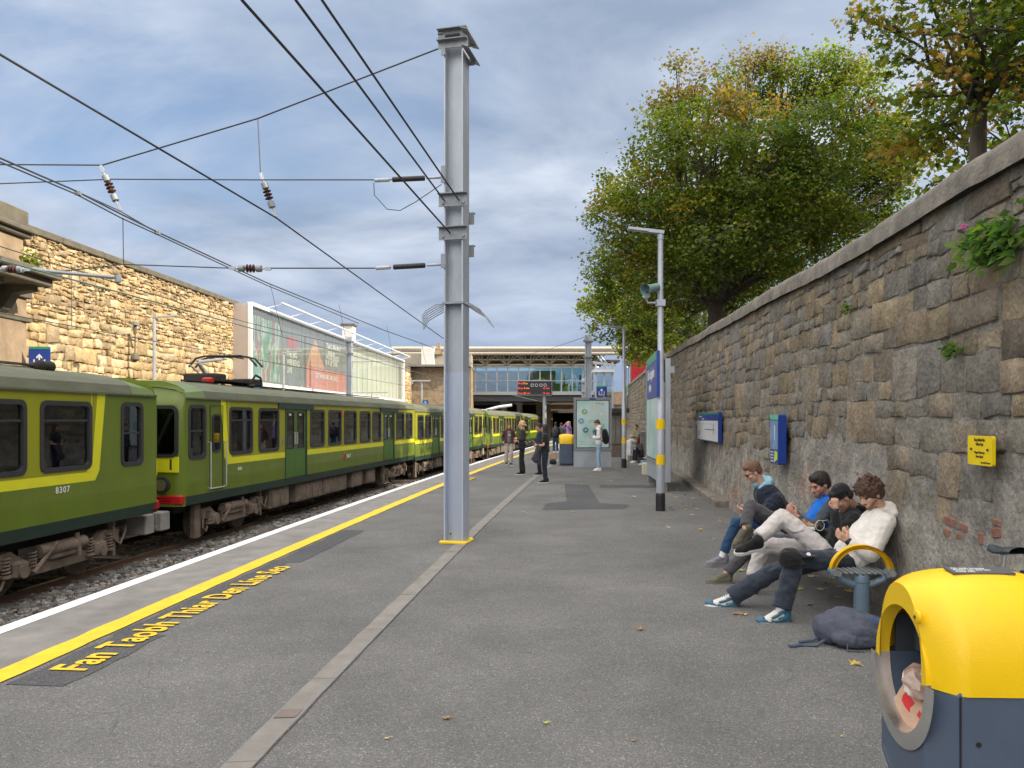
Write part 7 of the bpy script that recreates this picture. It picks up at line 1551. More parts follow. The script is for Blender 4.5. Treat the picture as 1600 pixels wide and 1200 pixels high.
def head_geo(mb, c, f, u, k=1.):
    f, s_, u = frame3(f, u); M3 = Matrix((f, s_, u)).transposed()
    def p(a, b, d): return c+(f*a+s_*b+u*d)*k
    def el(a, b, d, r): mb.ball(p(a, b, d), tuple(x*k for x in r), 14, 10, M=M3)
    el(-.012, 0, .035, (.096, .076, .09)); el(.022, 0, -.035, (.072, .06, .078)); el(.04, 0, -.075, (.048, .043, .036)); mb.cap(p(.075, 0, -.098), p(.06, 0, -.10), .018*k, .022*k)
    mb.cap(p(.088, 0, .012), p(.113, 0, -.030), .009*k, .0135*k); el(.098, .010, -.034, (.012, .009, .009)); el(.098, -.010, -.034, (.012, .009, .009))
    mb.cap(p(.078, .04, .024), p(.078, -.04, .024), .012*k); el(.086, 0, -.060, (.014, .024, .0075)); el(.085, 0, -.073, (.013, .021, .0085))
    for sg in (-1, 1): el(.055, sg*.042, -.022, (.03, .02, .022)); el(-.012, sg*.079, -.008, (.018, .009, .032)); el(-.006, sg*.083, -.012, (.008, .006, .016))
    return p, M3
def hand_geo(mb, w_, d, pn, k=1., curl=.5, side=1, spread=1.):
    d = V(d).normalized(); pn = (V(pn)-d*V(pn).dot(d)).normalized(); lat = d.cross(pn)*side          # palm normal pn, thumb on +lat
    def p(a, b, c_=0): return w_+(d*a+lat*b+pn*c_)*k
    mb.cap(w_-d*.02, p(.02, 0), .023*k, .024*k, 10)
    for b in (-.028, -.01, .01, .026): mb.cap(p(.012, b*.6), p(.082, b), .0155*k, .0125*k, 8)
    for i, (b, l, r_) in enumerate(((.028, .072, .0088), (.0095, .082, .0092), (-.0095, .076, .0087), (-.028, .060, .0078))):
        q = p(.084, b); a = 0; segs = (.45, .32, .25)
        for j, sg in enumerate(segs):
            a += curl*(.75, 1.05, .8)[j]*(1+.12*(i-1.5)*.5); nd = d*math.cos(a)+pn*math.sin(a)+lat*(b*1.2*spread if j == 0 else 0); q2 = q+nd.normalized()*l*sg*k; mb.cap(q, q2, r_*k*(1-.08*j), r_*k*(1-.08*(j+1)), 8); q = q2
    t0 = p(.022, .026, .004); t1 = t0+(lat*.62+d*.62+pn*.28).normalized()*.040*k; t2 = t1+(lat*.1+d*.75+pn*(.25+.5*curl)).normalized()*.030*k; t3 = t2+(d*.8+pn*(.2+.5*curl)-lat*.15).normalized()*.022*k
    mb.cap(t0, t1, .0135*k, .0115*k, 8); mb.cap(t1, t2, .0112*k, .0098*k, 8); mb.cap(t2, t3, .0096*k, .008*k, 8)
def shoe_geo(parent, ankle, toe_dir, up, m_up, m_sole=None, k=1., vox=.009, over=None, laces=None):
    k = k*1.1
    f, s_, u = frame3(toe_dir, up); 
    def p(a, b, d): return ankle+(f*a+s_*b+u*d)*k
    mb = MB(); mb.cap(p(-.035, 0, -.005), p(-.035, 0, -.045), .042*k, .040*k); mb.cap(p(-.03, 0, -.055), p(.14, .0, -.066), .040*k, .034*k); mb.cap(p(.0, 0, -.01), p(.09, 0, -.045), .037*k, .033*k); mb.cap(p(.1, .012, -.062), p(.165, .004, -.07), .036*k, .026*k); mb.cap(p(.1, -.014, -.062), p(.15, -.01, -.07), .034*k, .026*k)
    sh = soft('shoe', mb, m_up, parent, vox*k, 2)
    out = [(-.078, 0), (-.07, .028), (-.04, .038), (.02, .034), (.08, .042), (.13, .046), (.175, .032), (.195, .004), (.18, -.024), (.13, -.042), (.06, -.036), (0, -.034), (-.04, -.038), (-.07, -.028)]
    T = frameM(p(0, 0, -.103), f, s_, u); mb = MB(); mb.prism([(a*k*1.03, b*k*1.08) for a, b in out], .024*k, T); mb.prism([(a*k*1.0, b*k*1.03) for a, b in out], .008*k, T, z0=.024*k) 
    mb.build('sole', m_sole or SOLE, sh)
    if over:
        mb = MB(); mb.cap(p(-.045, 0, -.015), p(-.05, 0, -.062), .043*k, .0425*k); mb.cap(p(-.03, 0, -.06), p(.03, 0, -.07), .0432*k, .041*k); mb.cap(p(.155, .0, -.068), p(.17, .0, -.071), .0345*k, .0285*k); mb.cap(p(.11, .03, -.075), p(.15, .02, -.075), .025*k, .025*k); mb.cap(p(.11, -.03, -.075), p(.15, -.02, -.075), .025*k, .025*k)
        soft('overlay', mb, over, sh, .008*k, 1)
        for sg in (-1, 1): mb = MB(); mb.tube([p(.095, sg*.040, -.052), p(.06, sg*.043, -.066), p(.03, sg*.0435, -.064), p(-.03, sg*.0415, -.036)], [.003*k, .009*k, .008*k, .003*k], 6); mb.build('side_mark', over, sh)
    if laces:
        mb = MB()
        for i in range(5): a = .035+i*.018; z = .022-i*.0125; mb.tube([p(a, -.022, z-.01), p(a+.004, 0, z+.003), p(a, .022, z-.01)], .0045*k, 5)
        mb.build('laces', laces, sh)
    return sh
def figure(t_, J, spec, k=1., vb=.009, vc=.012):
    """J: joints in world space; builds a continuous body, then clothes, shoes and hair"""
    f = V(J['face']); u = V(J.get('up', (0, 0, 1))); hc = V(J['head']); nk = V(J['neck']); pv = V(J['pelvis'])
    sl, sr = V(J['sl']), V(J['sr']); hl, hr = V(J['hl']), V(J['hr'])
    mb = MB(); pf, M3 = head_geo(mb, hc, f, u, k)
    mb.cap(nk-(hc-nk).normalized()*.03*k, pf(-.02, 0, -.05), .054*k, .05*k)
    ch = (sl+sr)/2*.75+pv*.25
    mb.cap(sl.lerp(sr, .12), sl.lerp(sr, .88), .055*k, .055*k); mb.cap(nk, ch, .06*k, .09*k); mb.cap(ch, pv, .095*k, .10*k); mb.cap(hl, hr, .075*k)
    for s_, a, w_ in (('l', sl, 'wl'), ('r', sr, 'wr')):
        mb.cap(a, V(J['e'+s_]), .042*k, .034*k); mb.cap(V(J['e'+s_]), V(J[w_]), .034*k, .024*k)
        hd_ = J.get('hd'+s_); 
        if hd_ is not None: hand_geo(mb, V(J[w_]), hd_[0], hd_[1], k, hd_[2], hd_[3])
    for s_, a in (('l', hl), ('r', hr)):
        mb.cap(a, V(J['k'+s_]), .07*k, .048*k); mb.cap(V(J['k'+s_]), V(J['a'+s_]), .048*k, .033*k); mb.cap(V(J['a'+s_]), V(J['a'+s_])+V(J['t'+s_]).normalized()*.012*k-V((0, 0, .014*k)), .028*k, .022*k)
    body = soft('body', mb, spec['skin'], t_, vb, 2, fac=.4)
    # eyes, brows
    if spec.get('eyes', True):
        for sg in (-1, 1):
            mb = MB(); mb.ball(pf(.077, sg*.033, .003), (.013*k, .015*k, .0065*k), 10, 8, M=M3); mb.build('eye', HR['dark'], t_)
        mb = MB(); [mb.tube([pf(.092, sg*.016, .024), pf(.09, sg*.036, .029), pf(.077, sg*.056, .024)], .0045*k, 5) for sg in (-1, 1)]; mb.build('eyebrows', spec['hair'], t_)
    if spec.get('beard'):
        mb = MB(); mb.cap(pf(.05, .05, -.06), pf(.075, .018, -.10), .014*k, .016*k); mb.cap(pf(.05, -.05, -.06), pf(.075, -.018, -.10), .014*k, .016*k); mb.cap(pf(.078, .018, -.10), pf(.078, -.018, -.10), .0165*k); mb.cap(pf(.091, .018, -.052), pf(.091, -.018, -.052), .0075*k); mb.cap(pf(.02, .066, -.045), pf(.05, .052, -.07), .009*k); mb.cap(pf(.02, -.066, -.045), pf(.05, -.052, -.07), .009*k)
        soft('beard', mb, spec['beard'], t_, .006*k, 2)
    # hair
    hs = spec.get('style'); rn = random.Random(spec.get('seed', 1)); H_ = spec['hair']
    if hs:
        mb = MB(); B = lambda a, b, d, r: mb.ball(pf(a, b, d), tuple(x*k for x in r), 14, 10, M=M3)
        if hs in ('short', 'curly', 'thick'):
            g_ = {'short': .006, 'curly': .026, 'thick': .014}[hs]
            B(-.026, 0, .052, (.093+g_, .079+g_, .085+g_)); B(-.06, 0, .0, (.05+g_, .066+g_, .06+g_)); B(.035, 0, .092, (.05, .058+g_, .03+g_))
            for sg in (-1, 1): B(-.018, sg*.066, .028, (.032, .016+g_, .035))
        if hs == 'curly':
            for i in range(150):
                th, ph = rn.uniform(0, 6.283), rn.uniform(-.25, 1.4); a, b, d = -.02+.118*math.cos(th)*math.cos(ph), .106*math.sin(th)*math.cos(ph), .055+.112*math.sin(ph)
                if a > .05 and d < .062: continue
                r_ = rn.uniform(.008, .015); q = pf(a, b, d); t1 = V((rn.gauss(0, 1), rn.gauss(0, 1), rn.gauss(0, 1)))*.014*k; mb.cap(q, q+t1, r_*k, r_*.7*k, 6)
            for i in range(14): b = rn.uniform(-.06, .06); q = pf(.078, b, .085); mb.cap(q, pf(.098, b+rn.uniform(-.01, .01), .045+rn.uniform(-.006, .012)), .011*k, .006*k, 6)
        if hs in ('long', 'wild'):
            B(-.02, 0, .05, (.1, .087, .088)); B(-.05, 0, -.02, (.065, .08, .1)); B(-.055, 0, -.13, (.05, .085, .12))
            for sg in (-1, 1): B(0, sg*.075, -.03, (.04, .025, .09)); B(.0, sg*.08, -.13, (.035, .028, .09))
            if hs == 'wild': B(-.04, 0, .03, (.12, .12, .12)); [mb.cap(pf(-.03, 0, .03), pf(-.04+rn.gauss(0, .09), rn.gauss(0, .09), .0+rn.gauss(.0, .1)), .05*k, .012*k, 6) for _ in range(16)]
        if hs == 'bun': B(-.02, 0, .05, (.098, .083, .086)); B(-.05, 0, .02, (.06, .075, .08))
        soft('hair', mb, H_, t_, (.0065 if hs != 'long' else .009)*k, 1 if hs == 'curly' else 2, (.02, .006*k) if hs != 'curly' else None)
    # trousers
    lr = spec.get('legr', (.092, .072, .062)); mb = MB(); mb.cap(hl.lerp(hr, .1), hl.lerp(hr, .9), .108*k); mb.cap(pv, pv.lerp(ch, .35), .115*k, .11*k)
    for s_, a in (('l', hl), ('r', hr)):
        kn, an = V(J['k'+s_]), V(J['a'+s_]); cut = J.get('cut'+s_, .0); an2 = an.lerp(kn, cut); mb.cap(a, kn, lr[0]*k, lr[1]*k, 12); mb.tube([kn, kn.lerp(an2, .3), an2], [lr[1]*k, (lr[1]*.5+lr[2]*.5)*k*1.02, lr[2]*k], 14)
    soft('trousers', mb, spec['trousers'], t_, vc, 3, (.07, spec.get('fold', .022)*k))
    # top
    tr_ = spec.get('topr', .135); mb = MB(); mb.cap(sl.lerp(sr, .1), sl.lerp(sr, .9), .082*k); up = (nk-pv).normalized(); lt = (sl-sr).normalized()
    for b in (-.06, .06): mb.cap(nk.lerp(pv, .2)+lt*b*k, pv+up*.04*k+lt*b*k, tr_*.83*k, tr_*.95*k)
    mb.cap(sl.lerp(sr, .5), nk+(nk-pv).normalized()*.0, .075*k, .07*k)
    ar = spec.get('armr', (.068, .056, .044))
    for s_, a, w_ in (('l', sl, 'wl'), ('r', sr, 'wr')):
        el_, wr_ = V(J['e'+s_]), V(J[w_]); slv = spec.get('sleeve', 1.); 
        if slv >= .5: mb.cap(a, el_, ar[0]*k, ar[1]*k); e2 = el_.lerp(wr_, min(.94, (slv-.5)*2*.94)); mb.tube([el_, el_.lerp(e2, .5), e2], [ar[1]*k, (ar[1]+ar[2])/2*k, ar[2]*k], 12)
        else: mb.cap(a, a.lerp(el_, .6), ar[0]*k, ar[1]*k)
    if spec.get('hood'):
        back = -(V(J['face'])-up*V(J['face']).dot(up)).normalized()
        hb = nk+back*.05*k+up*.05*k; mb.cap(nk, nk+up*.05*k, .088*k, .082*k)
        for sg in (-1, 0, 1): mb.ball(hb+lt*sg*.06*k+back*(.03 if sg == 0 else 0)*k, (.065*k, .065*k, .055*k), 12, 8)
        for sg in (-1, 1): mb.cap(hb+lt*sg*.085*k, nk-back*.06*k+lt*sg*.03*k-up*.03*k, .035*k, .028*k)
    soft('top', mb, spec['top'], t_, vc, 3, (.09, spec.get('tfold', .026)*k))
    if spec.get('collar'):
        mb = MB(); back = -(V(J['face'])-up*V(J['face']).dot(up)).normalized(); 
        for i in range(12): a = 2*math.pi*i/12; q = nk+(back*math.cos(a)+lt*math.sin(a))*.075*k+up*(.03+.02*math.cos(a))*k; a2 = 2*math.pi*(i+1)/12; q2 = nk+(back*math.cos(a2)+lt*math.sin(a2))*.075*k+up*(.03+.02*math.cos(a2))*k; mb.cap(q, q2, .03*k)
        soft('collar', mb, spec['collar'], t_, vc, 2)
    for s_ in 'lr':
        if J.get('noshoe'+s_): continue
        sh = spec['shoe'] if not isinstance(spec['shoe'], dict) else spec['shoe'][s_]
        shoe_geo(t_, V(J['a'+s_]), J['t'+s_], J.get('u'+s_, (0, 0, 1)), sh[0], sh[1] if len(sh) > 1 else None, k, .009 if vb < .012 else .014, *(sh[2:] if len(sh) > 2 else ()))
        if spec.get('sock'): mb = MB(); a = V(J['a'+s_]); kn = V(J['k'+s_]); mb.cap(a+(kn-a).normalized()*.0, a+(kn-a).normalized()*.09*k, .040*k, .042*k); mb.build('sock', spec['sock'], t_, smooth=True)
    return pf, M3
def phone(c, n_, up, label, m_=None):
    n_ = V(n_).normalized(); up = (V(up)-n_*V(up).dot(n_)).normalized(); x = up.cross(n_); t_ = thing('phone', label, 'phone', c)
    T = frameM(V(c), x, up, n_); mb = MB(); mb.prism(rrect(.073, .148, .01), .009, T, z0=-.0045); mb.build('case', m_ or M_['black'], t_); mb = MB(); mb.prism(rrect(.066, .14, .008), .0006, T, z0=.0046); mb.build('screen', emis('screen_%s' % label[:6], (.35, .4, .45), .35), t_); return t_
A = at
# P4: white hoodie, nearest
t4 = thing('person', 'man with curly hair in cream hoodie and dark jeans, nearest on the bench', 'person', (3.02, 6.95, 0), 0, 'people sitting on the bench')
J4 = dict(head=A(1360, 773, 7.0), neck=A(1382, 802, 7.02), face=(-.86, -.22, -.46), up=(-.35, 0, 1), pelvis=A(1326, 872, 6.95), sl=A(1384, 815, 6.86), sr=A(1372, 806, 7.22), hl=A(1322, 878, 6.84), hr=A(1316, 868, 7.06),
 el=A(1360, 866, 6.72), wl=A(1326, 846, 6.80), er=A(1345, 846, 7.22), wr=A(1326, 838, 7.05), hdl=((-.86, .25, .62), (.2, 1, .5), .62, -1), hdr=((-.85, -.45, .5), (.2, -1, .5), .62, 1),
 kl=A(1243, 872, 6.74), al=A(1219, 956, 6.66), tl=(-1, -.16, 0), kr=A(1205, 895, 7.12), ar=A(1140, 935, 7.2), tr=(-.96, .08, .12), ur=(.12, 0, 1), ul=(0, 0, 1), cutl=.06, cutr=.04)
SN = [mat('sneaker_white', (.66, .64, .60), .6, var=.05), SOLE, None, None]
pf4, M4 = figure(t4, J4, dict(skin=skin1, hair=HR['brown'], style='curly', beard=mat('stubble', (.17, .10, .07), .8), trousers=CL['denim'], top=CL['cream'], hood=True, legr=(.096, .080, .086), armr=(.088, .074, .05), topr=.16, shoe=(mat('sneaker_cream', (.62, .60, .56), .6, var=.05), SOLE), fold=.024, tfold=.024, seed=4, sock=CL['white']), 1.0, .0065, .011)
teal = mat('sneaker_teal', (.035, .13, .20), .5, var=.1)
for o in [q for q in KIDS[t4] if q.name.startswith('shoe')]:
    for c_ in list(KIDS.get(o, [])): pass
def sneaker_extra(J, s_, par, k=1.14):
    ankle = V(J['a'+s_]); f, sd_, u = frame3(J['t'+s_], J.get('u'+s_, (0, 0, 1)))
    def p(a, b, d): return ankle+(f*a+sd_*b+u*d)*k
    mb = MB(); mb.cap(p(-.042, 0, -.010), p(-.046, 0, -.055), .0445*k, .0435*k); mb.cap(p(-.03, 0, -.052), p(.02, 0, -.060), .0435*k, .0405*k); mb.cap(p(.15, .0, -.058), p(.168, .0, -.062), .0345*k, .0275*k); mb.cap(p(.09, .024, -.064), p(.15, .016, -.062), .022*k, .021*k); mb.cap(p(.09, -.024, -.064), p(.15, -.016, -.062), .022*k, .021*k); mb.cap(p(.01, .027, -.006), p(.085, .027, -.040), .0125*k, .0115*k); mb.cap(p(.01, -.027, -.006), p(.085, -.027, -.040), .0125*k, .0115*k); mb.cap(p(-.03, .03, .01), p(.02, .028, .0), .014*k, .012*k); mb.cap(p(-.03, -.03, .01), p(.02, -.028, .0), .014*k, .012*k)
    soft('overlay', mb, teal, par, .007, 1)
    for sg in (-1, 1): mb = MB(); mb.tube([p(.10, sg*.039, -.048), p(.06, sg*.040, -.062), p(.03, sg*.0405, -.058), p(-.035, sg*.0425, -.03)], [.003, .010, .009, .004], 6); mb.build('side_mark', teal, par)
    mb = MB()
    for i in range(6): a = .03+i*.017; z = .020-i*.0125; mb.tube([p(a, -.022, z-.008), p(a+.004, 0, z+.005), p(a, .022, z-.008)], .0045, 5)
    mb.build('laces', SOLE, par)
shs = [q for q in KIDS[t4] if q.name.startswith('shoe')]; sneaker_extra(J4, 'l', shs[0]); sneaker_extra(J4, 'r', shs[1])
mb = MB(); mb.cap(V(J4['wl'])+V((.012, 0, -.01)), V(J4['wl'])+V((.0, 0, .0)), .034, .034, 14); mb.build('watch', M_['black'], t4, smooth=True)
phone(A(1300, 822, 6.9), (.80, -.1, .62), (-.4, 0, .9), 'phone held in both hands by the man in the cream hoodie')
# his cap resting on his knee
cp = thing('cap', 'black cap with round white badge resting on the knee of the hoodie man', 'cap', A(1237, 872, 6.68))
kc = A(1237, 874, 6.70); mb = MB(); mb.ball(kc+V((-.01, 0, .015)), (.105, .10, .088), 16, 12); mb.ball(kc+V((.0, 0, -.03)), (.10, .098, .05), 16, 12); mb.ball(kc+V((.12, -.03, .035)), (.085, .075, .014), 16, 8); soft('crown', mb, CL['black'], cp, .009, 3, (.05, .016))
mb = MB(); q = kc+V((.125, -.055, .052)); T = frameM(q, (1, 0, 0), (0, .3, .95), (0, -.95, .3)); mb.cyl(q, q+V((0, -.006, .004)), .018, 20); mb.build('badge', SOLE, cp)
mb = MB(); mb.tube([A(1300, 820, 6.9), A(1294, 813, 6.9)]+[A(1281+7*math.cos(t), 821+8*math.sin(t), 6.9+.004*t) for t in np.linspace(-1.2, -8.2, 22)]+[A(1270, 829, 7.0)], .0024, 6); tag(mb.build('charging_cable', mat('pale_green_cable', (.55, .68, .58), .5)), 'pale green cable looping from the nearest phone', 'cable')
# P3: black cap, black jacket, pale trousers
t3 = thing('person', 'man in black cap and jacket with pale trousers, cheek resting on his fist', 'person', (3.08, 7.55, 0), 0, 'people sitting on the bench')
J3 = dict(head=A(1316, 778, 7.5), neck=A(1338, 796, 7.55), face=(-.72, .05, -.70), up=(-.5, 0, 1), pelvis=A(1300, 862, 7.5), sl=A(1334, 812, 7.36), sr=A(1322, 804, 7.75), hl=A(1294, 866, 7.42), hr=A(1288, 860, 7.66),
 el=A(1306, 838, 7.25), wl=A(1305, 796, 7.27), er=A(1296, 838, 7.72), wr=A(1272, 822, 7.55), hdl=((-.02, .15, 1), (.6, .8, 0), 1.25, 1), hdr=((-.9, -.3, .15), (0, -.4, .9), .5, 1),
 kl=A(1222, 808, 7.58), al=A(1180, 845, 7.46), tl=(-.95, .1, -.22), ul=(-.22, -.5, .84), kr=A(1192, 852, 7.78), ar=A(1172, 916, 7.72), tr=(-1, .0, 0), cutl=.14, cutr=.22)
figure(t3, J3, dict(skin=skin3, hair=HR['dark'], style='short', trousers=CL['ltrous'], top=CL['black'], legr=(.10, .085, .072), topr=.135, shoe=(CL['black'], SOLE), fold=.024, sock=CL['black'], collar=CL['black']), 1.0, .0065, .011)
hc3 = V(J3['head']); f3, s3_, u3 = frame3(J3['face'], J3['up']); M33 = Matrix((f3, s3_, u3)).transposed()
mb = MB(); mb.ball(hc3-f3*.02+u3*.058, (.108, .092, .082), 16, 12, M=M33); mb.cap(hc3+f3*.07+u3*.05+s3_*.03, hc3+f3*.12+u3*.035+s3_*.02, .03, .022); mb.cap(hc3+f3*.07+u3*.05-s3_*.03, hc3+f3*.12+u3*.035-s3_*.02, .03, .022); soft('cap', mb, CL['black'], t3, .009, 2)
mb = MB(); wq = V(J3['wl'])+V((0, 0, -.022)); mb.cap(wq+V((0, 0, -.012)), wq+V((0, 0, .012)), .031, .031, 14); mb.box(wq+V((-.005, -.032, 0)), (.034, .012, .038), bev=.005); mb.build('watch', M_['black'], t3, smooth='auto')
phone(A(1262, 822, 7.5), (.3, -.5, .8), (-.9, 0, .3), 'dark phone in the lowered hand of the man in the black cap')
# P2: blue puffer, grey trousers
t2_ = thing('person', 'dark haired man in bright blue jacket with grey sleeves and charcoal trousers', 'person', (3.15, 8.2, 0), 0, 'people sitting on the bench')
J2 = dict(head=A(1281, 758, 8.15), neck=A(1298, 781, 8.17), face=(-.88, -.22, -.36), up=(-.25, 0, 1), pelvis=A(1262, 842, 8.15), sl=A(1298, 792, 8.0), sr=A(1288, 788, 8.38), hl=A(1258, 846, 8.04), hr=A(1256, 838, 8.28),
 el=A(1272, 826, 7.92), wl=A(1245, 806, 8.0), er=A(1265, 822, 8.42), wr=A(1240, 802, 8.25), hdl=((-.8, .2, .62), (.3, .8, .4), .6, -1), hdr=((-.75, -.35, .7), (.3, -.8, .4), .6, 1),
 kr=A(1172, 790, 8.32), ar=A(1164, 826, 8.12), tr=(-.70, -.1, -.55), ur=(-.4, -.45, .62), kl=A(1186, 846, 8.2), al=A(1133, 897, 8.2), tl=(-1, -.06, 0), cutl=.06, cutr=.08)
BT = mat('olive_grey_boot', (.12, .115, .085), .8, var=.15); 
figure(t2_, J2, dict(skin=skin2, hair=HR['dark'], style='thick', beard=mat('stubble_dark', (.13, .07, .055), .8), trousers=CL['grey'], top=CL['blue'], legr=(.086, .068, .062), topr=.155, shoe=(BT, mat('boot_sole', (.16, .15, .12), .8)), fold=.02, collar=CL['blue'], armr=(.04, .03, .02)), 1.0, .0065, .011)
mb = MB(); 
for a_, b_, c_ in ((J2['sl'], J2['el'], J2['wl']), (J2['sr'], J2['er'], J2['wr'])): mb.cap(V(a_), V(b_), .074, .06); mb.tube([V(b_), V(b_).lerp(V(c_), .9)], [.06, .046], 12)
soft('sleeves', mb, CL['slate'], t2_, .011, 2, (.06, .02))
phone(A(1226, 785, 8.1), (.85, -.15, .5), (-.35, 0, .9), 'phone held up by the man in the blue jacket')
# P1: navy coat with pale blue hood, jeans
t1 = thing('person', 'man with glasses, dark coat and pale blue hood at the bench far end', 'person', (3.25, 9.3, 0), 0, 'people sitting on the bench')
J1 = dict(head=A(1177, 738, 9.3), neck=A(1192, 762, 9.32), face=(-.82, .12, -.55), up=(-.4, 0, 1), pelvis=A(1226, 822, 9.3), sl=A(1213, 782, 9.12), sr=A(1204, 776, 9.52), hl=A(1216, 826, 9.2), hr=A(1212, 822, 9.42),
 el=A(1192, 808, 9.05), wl=A(1168, 800, 9.2), er=A(1186, 805, 9.6), wr=A(1168, 800, 9.45), hdl=((-.8, .3, .2), (.2, .6, .6), .6, -1), hdr=((-.8, -.3, .2), (.2, -.6, .6), .6, 1),
 kl=A(1150, 816, 9.15), al=A(1128, 870, 9.13), tl=(-1, -.1, 0), kr=A(1172, 812, 9.5), ar=A(1162, 866, 9.4), tr=(-1, .1, 0), cutl=.14, cutr=.14)
TRN = mat('grey_trainer', (.16, .17, .20), .7, var=.2)
pf1, M1_ = figure(t1, J1, dict(skin=skin1, hair=HR['lbrown'], style='short', trousers=CL['jeans'], top=CL['navy'], legr=(.085, .068, .058), topr=.19, shoe=(TRN, mat('trainer_sole', (.2, .2, .21), .7)), fold=.018, sock=CL['white'], armr=(.098, .082, .055)), 1.0, .0065, .012)
mb = MB(); nk1 = V(J1['neck'])+V((.0, 0, .035)); 
for i in range(9): a = math.pi*(-.15+1.3*i/8)-math.pi*.5+R(90); q = nk1+V((.085*math.cos(a-.5), .085*math.sin(a-.5)*1.1, .03+.02*math.sin(a))); mb.ball(q, (.045, .045, .065), 10, 8)
mb.cap(nk1+V((.05, -.07, .05)), nk1+V((-.06, -.08, -.03)), .035, .028); mb.cap(nk1+V((.05, .07, .05)), nk1+V((-.06, .08, -.03)), .035, .028); mb.ball(nk1+V((.07, 0, .03)), (.07, .09, .055)); soft('hood', mb, CL['lblue'], t1, .01, 3, (.05, .015))
mb = MB(); [mb.tube([pf1(.098, sg*.033+.024*math.cos(t), .004+.019*math.sin(t)) for t in np.linspace(0, 6.283, 13)], .0025, 5) for sg in (-1, 1)]; [mb.tube([pf1(.096, sg*.056, .01), pf1(-.01, sg*.082, .012)], .0025, 5) for sg in (-1, 1)]; mb.build('glasses', M_['black'], t1)
phone(A(1154, 789, 9.3), (.8, -.2, .5), (-.5, 0, .8), 'teal cased phone of the man at the far end of the bench', mat('teal_case', (.02, .2, .2), .4))

# ------------------------------------------------------------------ people standing on the platform
def standing(px, pyf, pyh, face_deg, label, spec, arms=None, legs=None, tilt=0, group='people waiting on the platform', look=None, hands=True):
    Y = 2100/(pyf-655); X = (px-800)/1200*Y; H = (pyf-pyh)/1200*Y; k = H/1.74
    t_ = thing('person', label, 'person', (X, Y, 0), 0, group)
    rz = R(face_deg); M = Matrix.Translation((X, Y, 0)) @ Matrix.Rotation(rz, 4, 'Z') @ Matrix.Scale(k, 4)
    W = lambda x, y, z: M @ V((x, y, z)); D = lambda x, y, z: (M.to_3x3() @ V((x, y, z))).normalized()
    sw = spec.get('shw', .175); lg = legs or dict(l=((.03, .10, .50), (.0, .10, .09)), r=((.02, -.10, .50), (-.02, -.10, .09)))
    ar = arms or dict(l=((-.02, .24, 1.12), (.05, .24, .87)), r=((-.02, -.24, 1.12), (.05, -.24, .87)))
    lk = look or (1, 0, -.1)
    J = dict(head=W(.03+tilt, 0, 1.615), neck=W(.0+tilt*.6, 0, 1.46), face=D(*lk), up=D(.1, 0, 1), pelvis=W(0, 0, .93), sl=W(tilt*.5, sw, 1.41), sr=W(tilt*.5, -sw, 1.41), hl=W(0, .085, .90), hr=W(0, -.085, .90),
      kl=W(*lg['l'][0]), al=W(*lg['l'][1]), kr=W(*lg['r'][0]), ar=W(*lg['r'][1]), tl=D(1, .12, 0), tr=D(1, -.12, 0))
    for s_ in 'lr':
        e_, w_ = ar[s_][0], ar[s_][1]; J['e'+s_] = W(*e_); J['w'+s_] = W(*w_); d_ = (V(w_)-V(e_)).normalized(); sgn = 1 if s_ == 'l' else -1
        J['hd'+s_] = (D(*d_), D(0, -sgn, .2), .5, (1 if s_ == 'r' else -1))
    pf, M3 = figure(t_, J, spec, k, .013, .017)
    return t_, W, D, k, pf, J
def boxy(name, mb, m_, par, vox=.016, disp=None, sm=2): return soft(name, mb, m_, par, vox, sm, disp)
tb1, W, D, k, pf, _ = standing(795, 727, 661.5, -82, 'long haired woman in maroon cardigan and pale trousers walking towards the camera', dict(skin=skin1, hair=HR['auburn'], style='long', trousers=CL['stone'], top=CL['maroon'], legr=(.09, .08, .085), shoe=(CL['black'], SOLE), topr=.135),
    arms=dict(l=((-.05, .27, 1.14), (.12, .25, 1.0)), r=((-.05, -.27, 1.14), (.10, -.25, .98))), legs=dict(l=((.10, .09, .50), (.04, .09, .10)), r=((-.02, -.09, .50), (-.10, -.09, .12))))
mb = MB(); mb.cap(W(.085, 0, 1.36), W(.09, 0, .98), .085*k, .095*k); boxy('tee', mb, CL['tee'], tb1); mb = MB(); mb.tube([W(.185, .045*math.sin(t)*1.0, 1.27+.035*math.cos(t)-.02*abs(math.sin(t))) for t in np.linspace(0, 6.283, 14)], .008, 5); mb.build('heart_print', SOLE, tb1)
tb2, W, D, k, pf, _ = standing(816, 741, 658, 175, 'blonde woman in a dark leather jacket and black flared trousers, seen from the side', dict(skin=skin1, hair=HR['blonde'], style='wild', trousers=CL['black'], top=CL['leather'], legr=(.088, .072, .085), shoe=(CL['black'], SOLE), topr=.14),
    arms=dict(l=((-.02, .22, 1.15), (.16, .14, 1.16)), r=((-.05, -.24, 1.15), (.15, -.2, 1.1))))
mb = MB(); mb.cap(W(.06, .15, .99), W(-.04, .17, .97), .075*k, .07*k); mb.cap(W(.06, .15, .88), W(-.04, .17, .87), .07*k, .06*k); bag2 = boxy('belt_bag', mb, CL['black'], tb2); mb = MB(); mb.tube([W(-.13, .1, 1.06), W(0, .16, 1.07), W(.13, .1, 1.06)], .014, 5); mb.build('white_belt', SOLE, tb2)
tb3, W, D, k, pf, _ = standing(852, 754, 663, 172, 'woman with long black hair, black top and tight jeans, jacket over her arm', dict(skin=skin3, hair=HR['dark'], style='long', trousers=CL['navy'], top=CL['black'], legr=(.105, .07, .05), shoe=(CL['black'], SOLE), topr=.135, sleeve=.3, fold=.01),
    arms=dict(l=((.03, .25, 1.12), (.24, .12, 1.10)), r=((.02, -.25, 1.12), (.25, -.12, 1.12))))
